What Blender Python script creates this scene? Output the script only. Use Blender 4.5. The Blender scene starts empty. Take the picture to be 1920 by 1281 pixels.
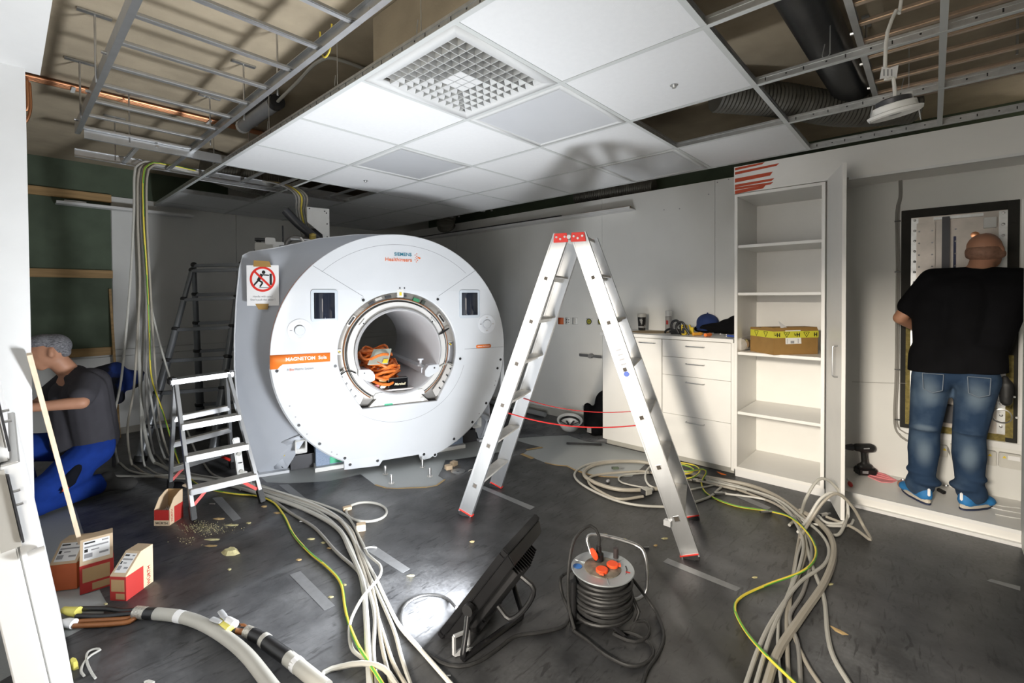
import bpy, bmesh, math, random
from math import sin, cos, pi, radians as R
from mathutils import Vector as V, Matrix, Euler, Quaternion
random.seed(7)
S = bpy.context.scene
COL = S.collection
# ------------------------------------------------------------------ camera
FPX, YAW, PITCH, ROLL, PCX, PCY = 867.917, R(47.60008), R(-0.908354), R(-0.3063), 956.35, 570.827
HC = 1.4535                       # camera height above the floor
_F = V((sin(YAW)*cos(PITCH), cos(YAW)*cos(PITCH), sin(PITCH)))
_r = V((cos(YAW), -sin(YAW), 0)); _u = _r.cross(_F)
_R = _r*cos(ROLL)+_u*sin(ROLL); _U = _u*cos(ROLL)-_r*sin(ROLL)
CAMP = V((0, 0, HC))
cd = bpy.data.cameras.new('camera'); cam = bpy.data.objects.new('camera', cd); COL.objects.link(cam)
cam.matrix_world = Matrix(((_R.x, _U.x, -_F.x, 0), (_R.y, _U.y, -_F.y, 0), (_R.z, _U.z, -_F.z, HC), (0, 0, 0, 1)))
cd.sensor_width = 36; cd.lens = FPX/1920*36
cd.shift_x = (960-PCX)/1920; cd.shift_y = (PCY-640.5)/1920
cd.clip_start = 0.02
S.camera = cam
# ------------------------------------------------------------------ world, exposure
W = bpy.data.worlds.new('daylight'); S.world = W; W.use_nodes = True
W.node_tree.nodes['Background'].inputs[0].default_value = (1.0, 0.93, 0.84, 1)
W.node_tree.nodes['Background'].inputs[1].default_value = 5.0
S.view_settings.view_transform = 'Standard'; S.view_settings.look = 'None'
S.view_settings.gamma = 1; S.view_settings.use_curve_mapping = False
S.view_settings.exposure = 0.38
LAMP_POWER = 60.0
# bright work lamp in the adjoining room, shining in through the doorway behind the camera
ad = bpy.data.lights.new('adjoining_room_lamp', 'AREA'); ad.shape = 'RECTANGLE'; ad.size = 0.60; ad.size_y = 0.40; ad.energy = 132.0; ad.color = (1.0, 0.90, 0.76); ad.spread = R(110)
ao = bpy.data.objects.new('adjoining_room_lamp', ad); COL.objects.link(ao)
ao.location = (-3.0, 0.55, 2.38); ao.rotation_euler = (V((7.0, 0.9, -1.3))).to_track_quat('-Z', 'Y').to_euler()

# ------------------------------------------------------------------ photo pixel -> place on a known plane
def ray(x, y): return _F+_R*((x-PCX)/FPX)-_U*((y-PCY)/FPX)
def atZ(x, y, z=0.0): d = ray(x, y); return CAMP+d*((z-HC)/d.z)
def atX(x, y, X): d = ray(x, y); return CAMP+d*(X/d.x)
def atY(x, y, Y): d = ray(x, y); return CAMP+d*(Y/d.y)
# ------------------------------------------------------------------ materials
MATS = {}
def mat(name, col, rough=0.5, metal=0.0, var=0.06, scale=8.0, bump=0.0, bscale=60.0, coat=0.0, trans=0.0, emis=None, estr=0.0, col2=None, thr=None, stretch=None, spec=None):
    if name in MATS: return MATS[name]
    m = bpy.data.materials.new(name); m.use_nodes = True; nt = m.node_tree; N = nt.nodes; L = nt.links
    b = N['Principled BSDF']; b.inputs['Roughness'].default_value = rough; b.inputs['Metallic'].default_value = metal
    if coat: b.inputs['Coat Weight'].default_value = coat; b.inputs['Coat Roughness'].default_value = 0.08
    if trans: b.inputs['Transmission Weight'].default_value = trans
    if spec is not None: b.inputs['Specular IOR Level'].default_value = spec
    if emis: b.inputs['Emission Color'].default_value = (*emis, 1); b.inputs['Emission Strength'].default_value = estr
    tc = N.new('ShaderNodeTexCoord'); src = tc.outputs['Object']
    if stretch:
        mp = N.new('ShaderNodeMapping'); mp.inputs['Scale'].default_value = stretch; L.new(src, mp.inputs[0]); src = mp.outputs[0]
    nz = N.new('ShaderNodeTexNoise'); nz.inputs['Scale'].default_value = scale; nz.inputs['Detail'].default_value = 5
    L.new(src, nz.inputs['Vector'])
    rp = N.new('ShaderNodeValToRGB'); c2 = col2 or tuple(min(1, c*(1+var)) for c in col); c1 = col if col2 else tuple(c*(1-var) for c in col)
    a, z = thr or (0.3, 0.7)
    rp.color_ramp.elements[0].position = a; rp.color_ramp.elements[1].position = z
    rp.color_ramp.elements[0].color = (*c1, 1); rp.color_ramp.elements[1].color = (*c2, 1)
    L.new(nz.outputs['Fac'], rp.inputs[0]); L.new(rp.outputs[0], b.inputs['Base Color'])
    if bump:
        n2 = N.new('ShaderNodeTexNoise'); n2.inputs['Scale'].default_value = bscale; n2.inputs['Detail'].default_value = 3
        L.new(src, n2.inputs['Vector'])
        bp = N.new('ShaderNodeBump'); bp.inputs['Strength'].default_value = bump; bp.inputs['Distance'].default_value = 0.004
        L.new(n2.outputs['Fac'], bp.inputs['Height']); L.new(bp.outputs[0], b.inputs['Normal'])
    MATS[name] = m
    return m
white_paint = mat('white_paint', (0.74, 0.74, 0.73), 0.55, var=0.02)
wall_white = mat('wall_white', (0.68, 0.68, 0.655), 0.6, var=0.03, scale=3, bump=0.05)
lam_white = mat('white_laminate', (0.78, 0.77, 0.74), 0.38, var=0.015)
tile_white = mat('tile_white', (0.71, 0.72, 0.73), 0.85, var=0.015, scale=40, bump=0.15, bscale=300)
tee_white = mat('tee_white', (0.54, 0.56, 0.555), 0.5, var=0.02)
galv = mat('galvanised', (0.52, 0.53, 0.53), 0.42, 0.9, var=0.12, scale=25)
alu = mat('aluminium', (0.52, 0.53, 0.54), 0.36, 0.85, var=0.06, scale=14, bump=0.05, bscale=40, stretch=(1, 1, 0.15))
alu_tread = mat('aluminium_tread', (0.50, 0.48, 0.44), 0.5, 0.25, var=0.1, scale=20)
steel = mat('steel', (0.58, 0.58, 0.58), 0.3, 0.95, var=0.08)
concrete = mat('concrete', (0.40, 0.335, 0.24), 0.9, var=0.12, scale=5, bump=0.3, bscale=90)
rubber_floor = mat('rubber_floor', (0.044, 0.045, 0.048), 0.40, col2=(0.125, 0.127, 0.131), thr=(0.32, 0.72), scale=5.5, bump=0.22, bscale=30)
vinyl = mat('vinyl_floor', (0.36, 0.38, 0.38), 0.5, var=0.06, scale=300)
green_board = mat('green_board', (0.095, 0.125, 0.085), 0.85, var=0.12, scale=6)
wood = mat('wood', (0.42, 0.27, 0.12), 0.7, var=0.2, scale=5, stretch=(0.6, 8, 8), bump=0.1)
wood_pale = mat('wood_pale', (0.72, 0.58, 0.42), 0.65, var=0.12, scale=6, stretch=(6, 6, 0.6))
card = mat('cardboard', (0.45, 0.29, 0.14), 0.8, var=0.06, scale=10)
card_kraft = mat('cardboard_pale', (0.60, 0.46, 0.31), 0.8, var=0.05)
brown_card = mat('brown_box', (0.30, 0.17, 0.05), 0.75, var=0.08, scale=14)
red_print = mat('red_print', (0.42, 0.025, 0.02), 0.6, var=0.05)
orange_print = mat('orange_side', (0.50, 0.11, 0.03), 0.65, var=0.06)
black = mat('black_plastic', (0.012, 0.012, 0.013), 0.4, var=0.2)
black_rub = mat('black_rubber', (0.016, 0.016, 0.016), 0.55, var=0.3, scale=40)
black_cloth = mat('black_cloth', (0.006, 0.006, 0.007), 0.95, var=0.2, bump=0.1, spec=0.1)
dark_metal = mat('dark_metal', (0.06, 0.06, 0.065), 0.45, 0.5)
red = mat('red_plastic', (0.62, 0.03, 0.02), 0.4)
orange = mat('orange_plastic', (0.85, 0.20, 0.03), 0.4, var=0.03)
orange_cable = mat('orange_cable', (0.75, 0.19, 0.03), 0.5, var=0.15, scale=30)
yellow = mat('yellow_plastic', (0.75, 0.55, 0.03), 0.45)
yellow_soft = mat('yellow_sleeve', (0.80, 0.72, 0.16), 0.5)
cable_yel = mat('cable_yellow', (0.70, 0.55, 0.06), 0.45)
cable_grn = mat('cable_green', (0.10, 0.33, 0.05), 0.45)
cable_grey = mat('cable_grey', (0.42, 0.41, 0.37), 0.5, var=0.05)
cable_warm = mat('cable_warm', (0.36, 0.33, 0.275), 0.5, var=0.05)
cable_white = mat('cable_white', (0.58, 0.57, 0.53), 0.5, var=0.03)
cable_dark = mat('cable_grey_dark', (0.26, 0.25, 0.23), 0.5, var=0.06)
copper = mat('copper', (0.80, 0.38, 0.20), 0.32, 0.95, var=0.1)
copper_wire = mat('copper_wire', (0.27, 0.10, 0.03), 0.45, 0.2)
braid = mat('braid', (0.48, 0.46, 0.41), 0.5, 0.6, var=0.35, scale=160)
mri_white = mat('mri_white', (0.60, 0.62, 0.645), 0.22, var=0.01, coat=0.4)
mri_grey = mat('mri_grey', (0.44, 0.465, 0.51), 0.4, var=0.015)
mri_inner = mat('mri_inner', (0.52, 0.52, 0.53), 0.4, var=0.02)
silver = mat('silver_plate', (0.56, 0.54, 0.51), 0.42, 0.45, var=0.06)
seam_dark = mat('seam_grey', (0.22, 0.23, 0.25), 0.6)
screen = mat('screen_glass', (0.012, 0.016, 0.028), 0.08, var=0.1, coat=0.6)
teal = mat('teal_print', (0.0, 0.16, 0.24), 0.5)
orange_ink = mat('orange_ink', (0.72, 0.14, 0.02), 0.5)
white_ink = mat('white_ink', (0.85, 0.85, 0.85), 0.5)
black_ink = mat('black_ink', (0.015, 0.015, 0.015), 0.6)
grey_ink = mat('grey_ink', (0.3, 0.3, 0.31), 0.6)
paper = mat('paper', (0.80, 0.80, 0.80), 0.8, var=0.02)
tape_brown = mat('tape_brown', (0.36, 0.22, 0.07), 0.4)
tape_clear = mat('tape_translucent', (0.17, 0.175, 0.18), 0.35, var=0.08, scale=30)
foam_blue = mat('foam_blue', (0.16, 0.22, 0.32), 0.85, col2=(0.33, 0.39, 0.50), scale=220)
green_tag = mat('green_tag', (0.08, 0.48, 0.28), 0.6)
blue_cap = mat('blue_cloth', (0.012, 0.030, 0.12), 0.9, var=0.1)
blue_work = mat('blue_workwear', (0.008, 0.036, 0.23), 0.85, var=0.15, scale=12, bump=0.3, bscale=18, spec=0.2)
grey_shirt = mat('grey_shirt', (0.060, 0.058, 0.066), 0.95, var=0.1, scale=9, bump=0.25, bscale=14, spec=0.1)
denim = mat('denim', (0.020, 0.042, 0.085), 0.85, col2=(0.075, 0.115, 0.17), thr=(0.45, 0.75), scale=5, bump=0.4, bscale=26, spec=0.2)
skin = mat('skin', (0.46, 0.23, 0.14), 0.55, var=0.06, scale=12)
hair_grey = mat('hair_grey', (0.05, 0.05, 0.055), 0.7, col2=(0.26, 0.26, 0.28), scale=70, stretch=(1, 3, 3), bump=0.4, bscale=120)
stubble = mat('stubble', (0.29, 0.155, 0.10), 0.7, var=0.2, scale=60)
shoe_blue = mat('shoe_blue', (0.02, 0.17, 0.42), 0.7, var=0.12, scale=30)
shoe_sole = mat('shoe_sole', (0.55, 0.50, 0.42), 0.7)
navy = mat('navy_rubber', (0.02, 0.03, 0.07), 0.6)
flex_duct = mat('flex_duct', (0.085, 0.08, 0.065), 0.55, 0.2, var=0.2)
foil = mat('foil', (0.70, 0.68, 0.66), 0.22, 0.95, var=0.15, scale=30, bump=0.6, bscale=30)
pink = mat('pink_cloth', (0.78, 0.28, 0.30), 0.8)
debris_m = mat('insulation_crumb', (0.42, 0.38, 0.20), 0.9, var=0.2, scale=60)
light_panel = mat('opal_panel', (0.56, 0.575, 0.60), 0.2, var=0.01)
mineral = mat('mineral_wool', (0.20, 0.16, 0.05), 0.95, var=0.35, scale=40, bump=0.5)
clear_plastic = mat('clear_plastic', (0.45, 0.46, 0.47), 0.25, var=0.05)
dirt_metal = mat('panel_metal', (0.46, 0.42, 0.38), 0.4, 0.5, var=0.12, scale=9)
socket_white = mat('socket_white', (0.66, 0.66, 0.64), 0.4)
lamp_glass = mat('lamp_led', (0.9, 0.93, 1.0), 0.3, emis=(0.93, 0.96, 1.0), estr=12.0)
vent_white = mat('vent_white', (0.60, 0.61, 0.61), 0.7, var=0.01)
kraft = mat('kraft_paper', (0.40, 0.28, 0.13), 0.9, var=0.1)

def rubber_sheet():
    m = rubber_floor; nt = m.node_tree; N = nt.nodes; L = nt.links; b = N['Principled BSDF']
    tc = [n for n in N if n.type == 'TEX_COORD'][0]; base = b.inputs['Base Color'].links[0].from_socket
    mp = N.new('ShaderNodeMapping'); mp.inputs['Rotation'].default_value = (0, 0, 0.5); mp.inputs['Scale'].default_value = (5, 22, 1); L.new(tc.outputs['Object'], mp.inputs[0])
    n1 = N.new('ShaderNodeTexNoise'); n1.inputs['Scale'].default_value = 1.6; n1.inputs['Detail'].default_value = 6; n1.inputs['Distortion'].default_value = 1.2; L.new(mp.outputs[0], n1.inputs['Vector'])
    r1 = N.new('ShaderNodeValToRGB'); r1.color_ramp.elements[0].position = 0.34; r1.color_ramp.elements[1].position = 0.43; r1.color_ramp.elements[0].color = (0.35, 0.35, 0.35, 1); r1.color_ramp.elements[1].color = (1, 1, 1, 1); L.new(n1.outputs['Fac'], r1.inputs[0])
    n2 = N.new('ShaderNodeTexNoise'); n2.inputs['Scale'].default_value = 60; n2.inputs['Detail'].default_value = 4; L.new(tc.outputs['Object'], n2.inputs['Vector'])
    r2 = N.new('ShaderNodeValToRGB'); r2.color_ramp.elements[0].position = 0.25; r2.color_ramp.elements[1].position = 0.75; r2.color_ramp.elements[0].color = (0.75, 0.75, 0.75, 1); r2.color_ramp.elements[1].color = (1.2, 1.2, 1.2, 1); L.new(n2.outputs['Fac'], r2.inputs[0])
    a = N.new('ShaderNodeMixRGB'); a.blend_type = 'MULTIPLY'; a.inputs[0].default_value = 0.8; L.new(base, a.inputs[1]); L.new(r1.outputs[0], a.inputs[2])
    c = N.new('ShaderNodeMixRGB'); c.blend_type = 'MULTIPLY'; c.inputs[0].default_value = 1; L.new(a.outputs[0], c.inputs[1]); L.new(r2.outputs[0], c.inputs[2]); L.new(c.outputs[0], b.inputs['Base Color'])
    rr = N.new('ShaderNodeMapRange'); rr.inputs[3].default_value = 0.32; rr.inputs[4].default_value = 0.6; L.new(n2.outputs['Fac'], rr.inputs[0]); L.new(rr.outputs[0], b.inputs['Roughness'])
rubber_sheet()
def fade_spots(m, spots, col, amt=0.8):
    """worn, faded patches of the cloth itself at given places (object space)"""
    nt = m.node_tree; N = nt.nodes; L = nt.links; b = N['Principled BSDF']; cur = b.inputs['Base Color'].links[0].from_socket
    tc = [n for n in N if n.type == 'TEX_COORD'][0]
    for c, s in spots:
        mp = N.new('ShaderNodeMapping'); mp.vector_type = 'POINT'
        mp.inputs['Location'].default_value = [-c[i]/s[i] for i in range(3)]; mp.inputs['Scale'].default_value = [1/q for q in s]; L.new(tc.outputs['Object'], mp.inputs[0])
        ln = N.new('ShaderNodeVectorMath'); ln.operation = 'LENGTH'; L.new(mp.outputs[0], ln.inputs[0])
        mr = N.new('ShaderNodeMapRange'); mr.interpolation_type = 'SMOOTHSTEP'; mr.inputs[1].default_value = 1.0; mr.inputs[2].default_value = 0.1; mr.inputs[3].default_value = 0; mr.inputs[4].default_value = amt; L.new(ln.outputs['Value'], mr.inputs[0])
        mx = N.new('ShaderNodeMixRGB'); mx.inputs[2].default_value = (*col, 1); L.new(mr.outputs[0], mx.inputs[0]); L.new(cur, mx.inputs[1]); cur = mx.outputs[0]
    L.new(cur, b.inputs['Base Color'])

# ------------------------------------------------------------------ mesh helpers
def frame(axis, up=V((0, 0, 1))):
    z = axis.normalized(); x = up.cross(z)
    if x.length < 1e-4: x = V((1, 0, 0)).cross(z)
    if x.length < 1e-4: x = V((0, 1, 0)).cross(z)
    x.normalize(); y = z.cross(x)
    return x, y, z
class MB:
    def __init__(s): s.v = []; s.f = []; s.mi = []
    def add(s, vs, fs, mi=0):
        n = len(s.v); s.v += [V(v) for v in vs]; s.f += [tuple(i+n for i in f) for f in fs]; s.mi += [mi]*len(fs); return s
    def box(s, c, d, M=None, mi=0):
        c = V(c); hx, hy, hz = d[0]/2, d[1]/2, d[2]/2
        vs = [V((a*hx, b*hy, e*hz)) for e in (-1, 1) for b in (-1, 1) for a in (-1, 1)]
        if M is not None: vs = [M@v for v in vs]
        return s.add([c+v for v in vs], [(0, 2, 3, 1), (4, 5, 7, 6), (0, 1, 5, 4), (2, 6, 7, 3), (0, 4, 6, 2), (1, 3, 7, 5)], mi)
    def b2(s, p, q, mi=0):
        p = V(p); q = V(q); return s.box((p+q)/2, [abs(q[i]-p[i]) for i in range(3)], mi=mi)
    def bar(s, p, q, w, h, up=(0, 0, 1), mi=0):
        p = V(p); q = V(q); x, y, z = frame(q-p, V(up))
        vs = [e+x*(a*w/2)+y*(b*h/2) for e in (p, q) for b in (-1, 1) for a in (-1, 1)]
        return s.add(vs, [(0, 2, 3, 1), (4, 5, 7, 6), (0, 1, 5, 4), (2, 6, 7, 3), (0, 4, 6, 2), (1, 3, 7, 5)], mi)
    def tube(s, pts, r, n=8, closed=False, mif=None, mi=0, flat=1.0):
        pts = [V(p) for p in pts]; k = len(pts); up = V((0, 0, 1)); rings = []
        x0 = None
        for i, p in enumerate(pts):
            if closed: t = pts[(i+1) % k]-pts[i-1]
            else: t = pts[min(i+1, k-1)]-pts[max(i-1, 0)]
            if t.length < 1e-9: t = V((0, 0, 1))
            t.normalize()
            if x0 is None: x, y, _ = frame(t)
            else:
                x = x0-t*x0.dot(t)
                if x.length < 1e-4: x, y, _ = frame(t)
                x.normalize(); y = t.cross(x)
            x0 = x; rr = r[i] if isinstance(r, (list, tuple)) else r
            rings.append([p+x*(rr*cos(2*pi*a/n))+y*(rr*flat*sin(2*pi*a/n)) for a in range(n)])
        vs = [v for g in rings for v in g]; fs = []; ms = []
        for i in range(k if closed else k-1):
            j = (i+1) % k
            for a in range(n):
                b = (a+1) % n; fs.append((i*n+a, i*n+b, j*n+b, j*n+a)); ms.append(mif(i, a) if mif else mi)
        if not closed:
            fs += [tuple(range(n-1, -1, -1)), tuple((k-1)*n+a for a in range(n))]; ms += [mi, mi]
        m = len(s.v); s.v += vs; s.f += [tuple(i+m for i in f) for f in fs]; s.mi += ms
        return s
    def cyl(s, p, q, r1, r2=None, n=20, mi=0): return s.tube([p, q], [r1, r1 if r2 is None else r2], n, mi=mi)
    def lathe(s, prof, c=(0, 0, 0), axis=(0, 0, 1), n=28, mi=0, up=(0, 0, 1), closed=False):
        c = V(c); x, y, z = frame(V(axis), V(up)); k = len(prof)
        vs = [c+x*(r*cos(2*pi*a/n))+y*(r*sin(2*pi*a/n))+z*h for r, h in prof for a in range(n)]
        fs = []
        for i in range(k if closed else k-1):
            j = (i+1) % k
            for a in range(n):
                b = (a+1) % n; fs.append((i*n+a, i*n+b, j*n+b, j*n+a))
        if not closed:
            if prof[0][0] > 1e-6: fs.append(tuple(range(n-1, -1, -1)))
            if prof[-1][0] > 1e-6: fs.append(tuple((k-1)*n+a for a in range(n)))
        return s.add(vs, fs, mi)
    def sph(s, c, r, nu=16, nv=10, M=None, mi=0):
        c = V(c); r = V((r, r, r)) if not hasattr(r, '__len__') else V(r)
        vs = []; fs = []
        for j in range(1, nv):
            for i in range(nu):
                t = pi*j/nv; f = 2*pi*i/nu; vs.append(V((r.x*sin(t)*cos(f), r.y*sin(t)*sin(f), r.z*cos(t))))
        vs += [V((0, 0, r.z)), V((0, 0, -r.z))]
        if M is not None: vs = [M@v for v in vs]
        n = (nv-1)*nu
        for j in range(nv-2):
            for i in range(nu): a = (i+1) % nu; fs.append((j*nu+i, (j+1)*nu+i, (j+1)*nu+a, j*nu+a))
        for i in range(nu): a = (i+1) % nu; fs.append((n, i, a)); fs.append((n+1, (nv-2)*nu+a, (nv-2)*nu+i))
        return s.add([c+v for v in vs], fs, mi)
    def prism(s, pts, ext, mi=0):
        pts = [V(p) for p in pts]; e = V(ext); n = len(pts)
        fs = [tuple(range(n-1, -1, -1)), tuple(range(n, 2*n))]+[(i, (i+1) % n, n+(i+1) % n, n+i) for i in range(n)]
        return s.add(pts+[p+e for p in pts], fs, mi)
    def poly(s, pts, mi=0): return s.add(pts, [tuple(range(len(pts)))], mi)
    def build(s, name, m, parent=None, world=False, smooth=True, bevel=0.0, ang=40, fix=True):
        me = bpy.data.meshes.new(name); me.from_pydata([tuple(v) for v in s.v], [], s.f)
        ms = m if isinstance(m, (list, tuple)) else [m]
        for q in ms: me.materials.append(q)
        if len(ms) > 1:
            me.polygons.foreach_set('material_index', s.mi)
        if fix:
            bm = bmesh.new(); bm.from_mesh(me); bmesh.ops.recalc_face_normals(bm, faces=bm.faces)
            if bevel:
                es = [e for e in bm.edges if len(e.link_faces) == 2 and e.calc_face_angle(0) > R(35)]
                bmesh.ops.bevel(bm, geom=es, offset=bevel, segments=2, affect='EDGES', clamp_overlap=True)
            bm.to_mesh(me); bm.free()
        me.validate()
        if smooth:
            me.polygons.foreach_set('use_smooth', [True]*len(me.polygons)); me.set_sharp_from_angle(angle=R(ang))
        return link(name, me, parent, world)
def link(name, me, parent=None, world=False):
    o = bpy.data.objects.new(name, me); COL.objects.link(o)
    if parent is not None:
        o.parent = parent
        if world:
            mw = parent.matrix_basis.copy(); par = parent.parent
            while par is not None:
                mw = par.matrix_basis @ parent.matrix_parent_inverse @ mw; par = par.parent
            o.matrix_parent_inverse = mw.inverted()
    return o
def tag(o, label=None, cat=None, group=None, kind=None):
    if label: o['label'] = label
    if cat: o['category'] = cat
    if group: o['group'] = group
    if kind: o['kind'] = kind
    return o
def thing(name, label, cat, loc=(0, 0, 0), rz=0.0, group=None):
    o = bpy.data.objects.new(name, None); COL.objects.link(o); o.empty_display_size = 0.1
    o.location = loc; o.rotation_euler = (0, 0, rz); o.matrix_basis
    return tag(o, label, cat, group)
def struct(o): o['kind'] = 'structure'; return o
def inst(src, parent=None, loc=None, name=None, rot=None):
    o = src.copy(); COL.objects.link(o)
    if parent is not None: o.parent = parent
    if loc is not None: o.location = loc
    if rot is not None: o.rotation_euler = rot
    return o
def smoothpath(pts, step=0.03):
    pts = [V(p) for p in pts]; out = []
    P = [pts[0]*2-pts[1]]+pts+[pts[-1]*2-pts[-2]]
    for i in range(1, len(P)-2):
        a, b, c, d = P[i-1], P[i], P[i+1], P[i+2]; n = max(2, int((c-b).length/step))
        for k in range(n):
            t = k/n; out.append(((b*2)+(c-a)*t+(a*2-b*5+c*4-d)*t*t+(b*3-a-c*3+d)*t**3)/2)
    out.append(pts[-1]); return out
def baked(o):
    dg = bpy.context.evaluated_depsgraph_get(); dg.update()
    me = bpy.data.meshes.new_from_object(o.evaluated_get(dg)); o.modifiers.clear(); o.data = me; return o
def blob(name, prims, m, parent=None, world=False, vox=0.014, it=6, fac=0.5, cut=None):
    """one continuous skin around tapered limbs ('c', p, q, r1, r2) and ellipsoids ('e', centre, radii[, rotation])"""
    b = MB()
    for q in prims:
        if q[0] == 'c':
            p0, p1, r0, r1 = V(q[1]), V(q[2]), q[3], q[4]
            b.tube([p0, p1], [r0, r1], 14); b.sph(p0, r0, 14, 10); b.sph(p1, r1, 14, 10)
        else: b.sph(q[1], q[2], 18, 12, q[3] if len(q) > 3 else None)
    o = b.build(name, m, parent, world, fix=False)
    r = o.modifiers.new('skin', 'REMESH'); r.mode = 'VOXEL'; r.voxel_size = vox; r.use_smooth_shade = True
    sm = o.modifiers.new('smooth', 'SMOOTH'); sm.iterations = it; sm.factor = fac
    baked(o)
    if cut:
        bm = bmesh.new(); bm.from_mesh(o.data)
        for co, no in cut:
            bmesh.ops.bisect_plane(bm, geom=bm.verts[:]+bm.edges[:]+bm.faces[:], plane_co=co, plane_no=no, clear_outer=True)
            bmesh.ops.holes_fill(bm, edges=[e for e in bm.edges if e.is_boundary], sides=0)
        bm.to_mesh(o.data); bm.free()
    if not o.data.materials: o.data.materials.append(m)
    o.data.polygons.foreach_set('use_smooth', [True]*len(o.data.polygons))
    return o
def shape2d(name, outer, holes, m, parent=None, ext=0.02, to=None, res_bevel=0.0, world=False):
    """flat plate with holes: outlines in 2D, filled and given thickness; 'to' maps (a, b, h) to a point"""
    cu = bpy.data.curves.new(name, 'CURVE'); cu.dimensions = '2D'; cu.fill_mode = 'BOTH'; cu.extrude = ext/2
    if res_bevel: cu.bevel_depth = res_bevel; cu.bevel_resolution = 2
    for ring in [outer]+list(holes):
        sp = cu.splines.new('POLY'); sp.points.add(len(ring)-1); sp.use_cyclic_u = True
        for i, p in enumerate(ring): sp.points[i].co = (p[0], p[1], 0, 1)
    t = bpy.data.objects.new(name, cu); COL.objects.link(t)
    dg = bpy.context.evaluated_depsgraph_get(); dg.update()
    me = bpy.data.meshes.new_from_object(t.evaluated_get(dg)); bpy.data.objects.remove(t); bpy.data.curves.remove(cu)
    if to:
        for v in me.vertices: v.co = to(v.co.x, v.co.y, v.co.z)
    me.materials.clear(); me.materials.append(m)
    me.polygons.foreach_set('use_smooth', [True]*len(me.polygons)); me.set_sharp_from_angle(angle=R(35))
    bm = bmesh.new(); bm.from_mesh(me); bmesh.ops.remove_doubles(bm, verts=bm.verts, dist=1e-5); bmesh.ops.recalc_face_normals(bm, faces=bm.faces); bm.to_mesh(me); bm.free()
    return link(name, me, parent, world)
def text(name, s, size, m, M, parent=None, ext=0.0006, world=False, bold=0.0, align='CENTER', shear=0.0):
    cu = bpy.data.curves.new(name, 'FONT'); cu.body = s; cu.size = size; cu.extrude = ext; cu.align_x = align; cu.align_y = 'CENTER'; cu.offset = bold; cu.shear = shear
    t = bpy.data.objects.new(name, cu); COL.objects.link(t)
    dg = bpy.context.evaluated_depsgraph_get(); dg.update()
    me = bpy.data.meshes.new_from_object(t.evaluated_get(dg)); bpy.data.objects.remove(t); bpy.data.curves.remove(cu)
    me.transform(M); me.materials.clear(); me.materials.append(m)
    return link(name, me, parent, world)
def basis(o, x, y):
    """4x4 with the given origin, x and y directions"""
    x = V(x).normalized(); y = V(y); y = (y-x*x.dot(y)).normalized(); z = x.cross(y)
    return Matrix(((x.x, y.x, z.x, o[0]), (x.y, y.y, z.y, o[1]), (x.z, y.z, z.z, o[2]), (0, 0, 0, 1)))
def rrect(w, h, r, n=5, c=(0, 0)):
    out = []
    for sx, sy, a0 in ((1, 1, 0), (-1, 1, 90), (-1, -1, 180), (1, -1, 270)):
        for i in range(n+1):
            a = R(a0+90*i/n); out.append((c[0]+sx*(w/2-r)+r*cos(a), c[1]+sy*(h/2-r)+r*sin(a)))
    return out
def arc(cx, cy, r, a0, a1, n=40): return [(cx+r*cos(R(a0+(a1-a0)*i/n)), cy+r*sin(R(a0+(a1-a0)*i/n))) for i in range(n+1)]
# ================================================================== ROOM SHELL
ZC, ZS = 2.495, 2.86               # suspended ceiling, concrete slab
XF, XW, YB = 3.93, 4.55, 6.47      # cabinet fronts, right wall, back wall
def sbox(name, p, q, m, bevel=0.0):
    return struct(MB().b2(p, q).build(name, m, bevel=bevel))
floor = sbox('floor', (-4, -3, -0.15), (5.3, 6.6, -0.002), vinyl)
sbox('ceiling', (-0.75, -2.5, ZS), (5.3, 6.6, ZS+0.1), concrete)
wall_back = sbox('wall_back', (-0.75, YB, -0.002), (5.3, YB+0.12, ZS), wall_white)
wall_right = sbox('wall_right', (XW, 0.585, -0.002), (XW+0.08, YB, 2.545), wall_white)
sbox('wall_right_void', (5.0, -0.6, -0.002), (5.1, YB, ZS), green_board)
sbox('wall_niche', (4.50, -0.6, -0.002), (4.58, 0.585, 2.5), wall_white)
sbox('wall_niche_side', (XF+0.02, -0.72, -0.002), (4.6, -0.60, 2.5), wall_white)
sbox('wall_front', (2.7, -0.52, -0.002), (XF+0.02, -0.385, ZS), wall_white)
sbox('wall_front_return', (2.6, -1.7, -0.002), (2.7, -0.385, ZS), wall_white)
sbox('wall_front_rear', (-0.75, -1.82, -0.002), (2.7, -1.7, ZS), wall_white)
sbox('wall_leak_blocker', (3.4, -0.86, -0.002), (5.1, -0.74, ZS), wall_white)  # unseen, added to stop world light leaking past the niche side wall
sbox('wall_left', (-0.75, 3.15, -0.002), (-0.6, YB, ZS), wall_white)
pier = sbox('wall_pier', (-0.75, 3.03, -0.002), (0.083, 3.15, ZC), white_paint)
sbox('wall_left_return', (-0.75, 1.24, -0.002), (-0.6, 3.03, ZC), white_paint)
sbox('wall_left_near', (-0.75, -1.7, -0.002), (-0.6, 0.10, ZC), white_paint)
sbox('wall_left_lintel', (-0.75, 0.10, 2.02), (-0.6, 1.24, ZC), white_paint)
sbox('ceiling_soffit', (-0.75, -1.7, ZC), (0.083, 3.15, ZS), white_paint)
sbox('trim_1', (0.083, -0.4, ZC), (0.132, 3.07, ZC+0.012), white_paint)
sbox('trim_2', (0.120, -0.4, ZC+0.012), (0.131, 3.06, ZC+0.06), white_paint)
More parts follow.
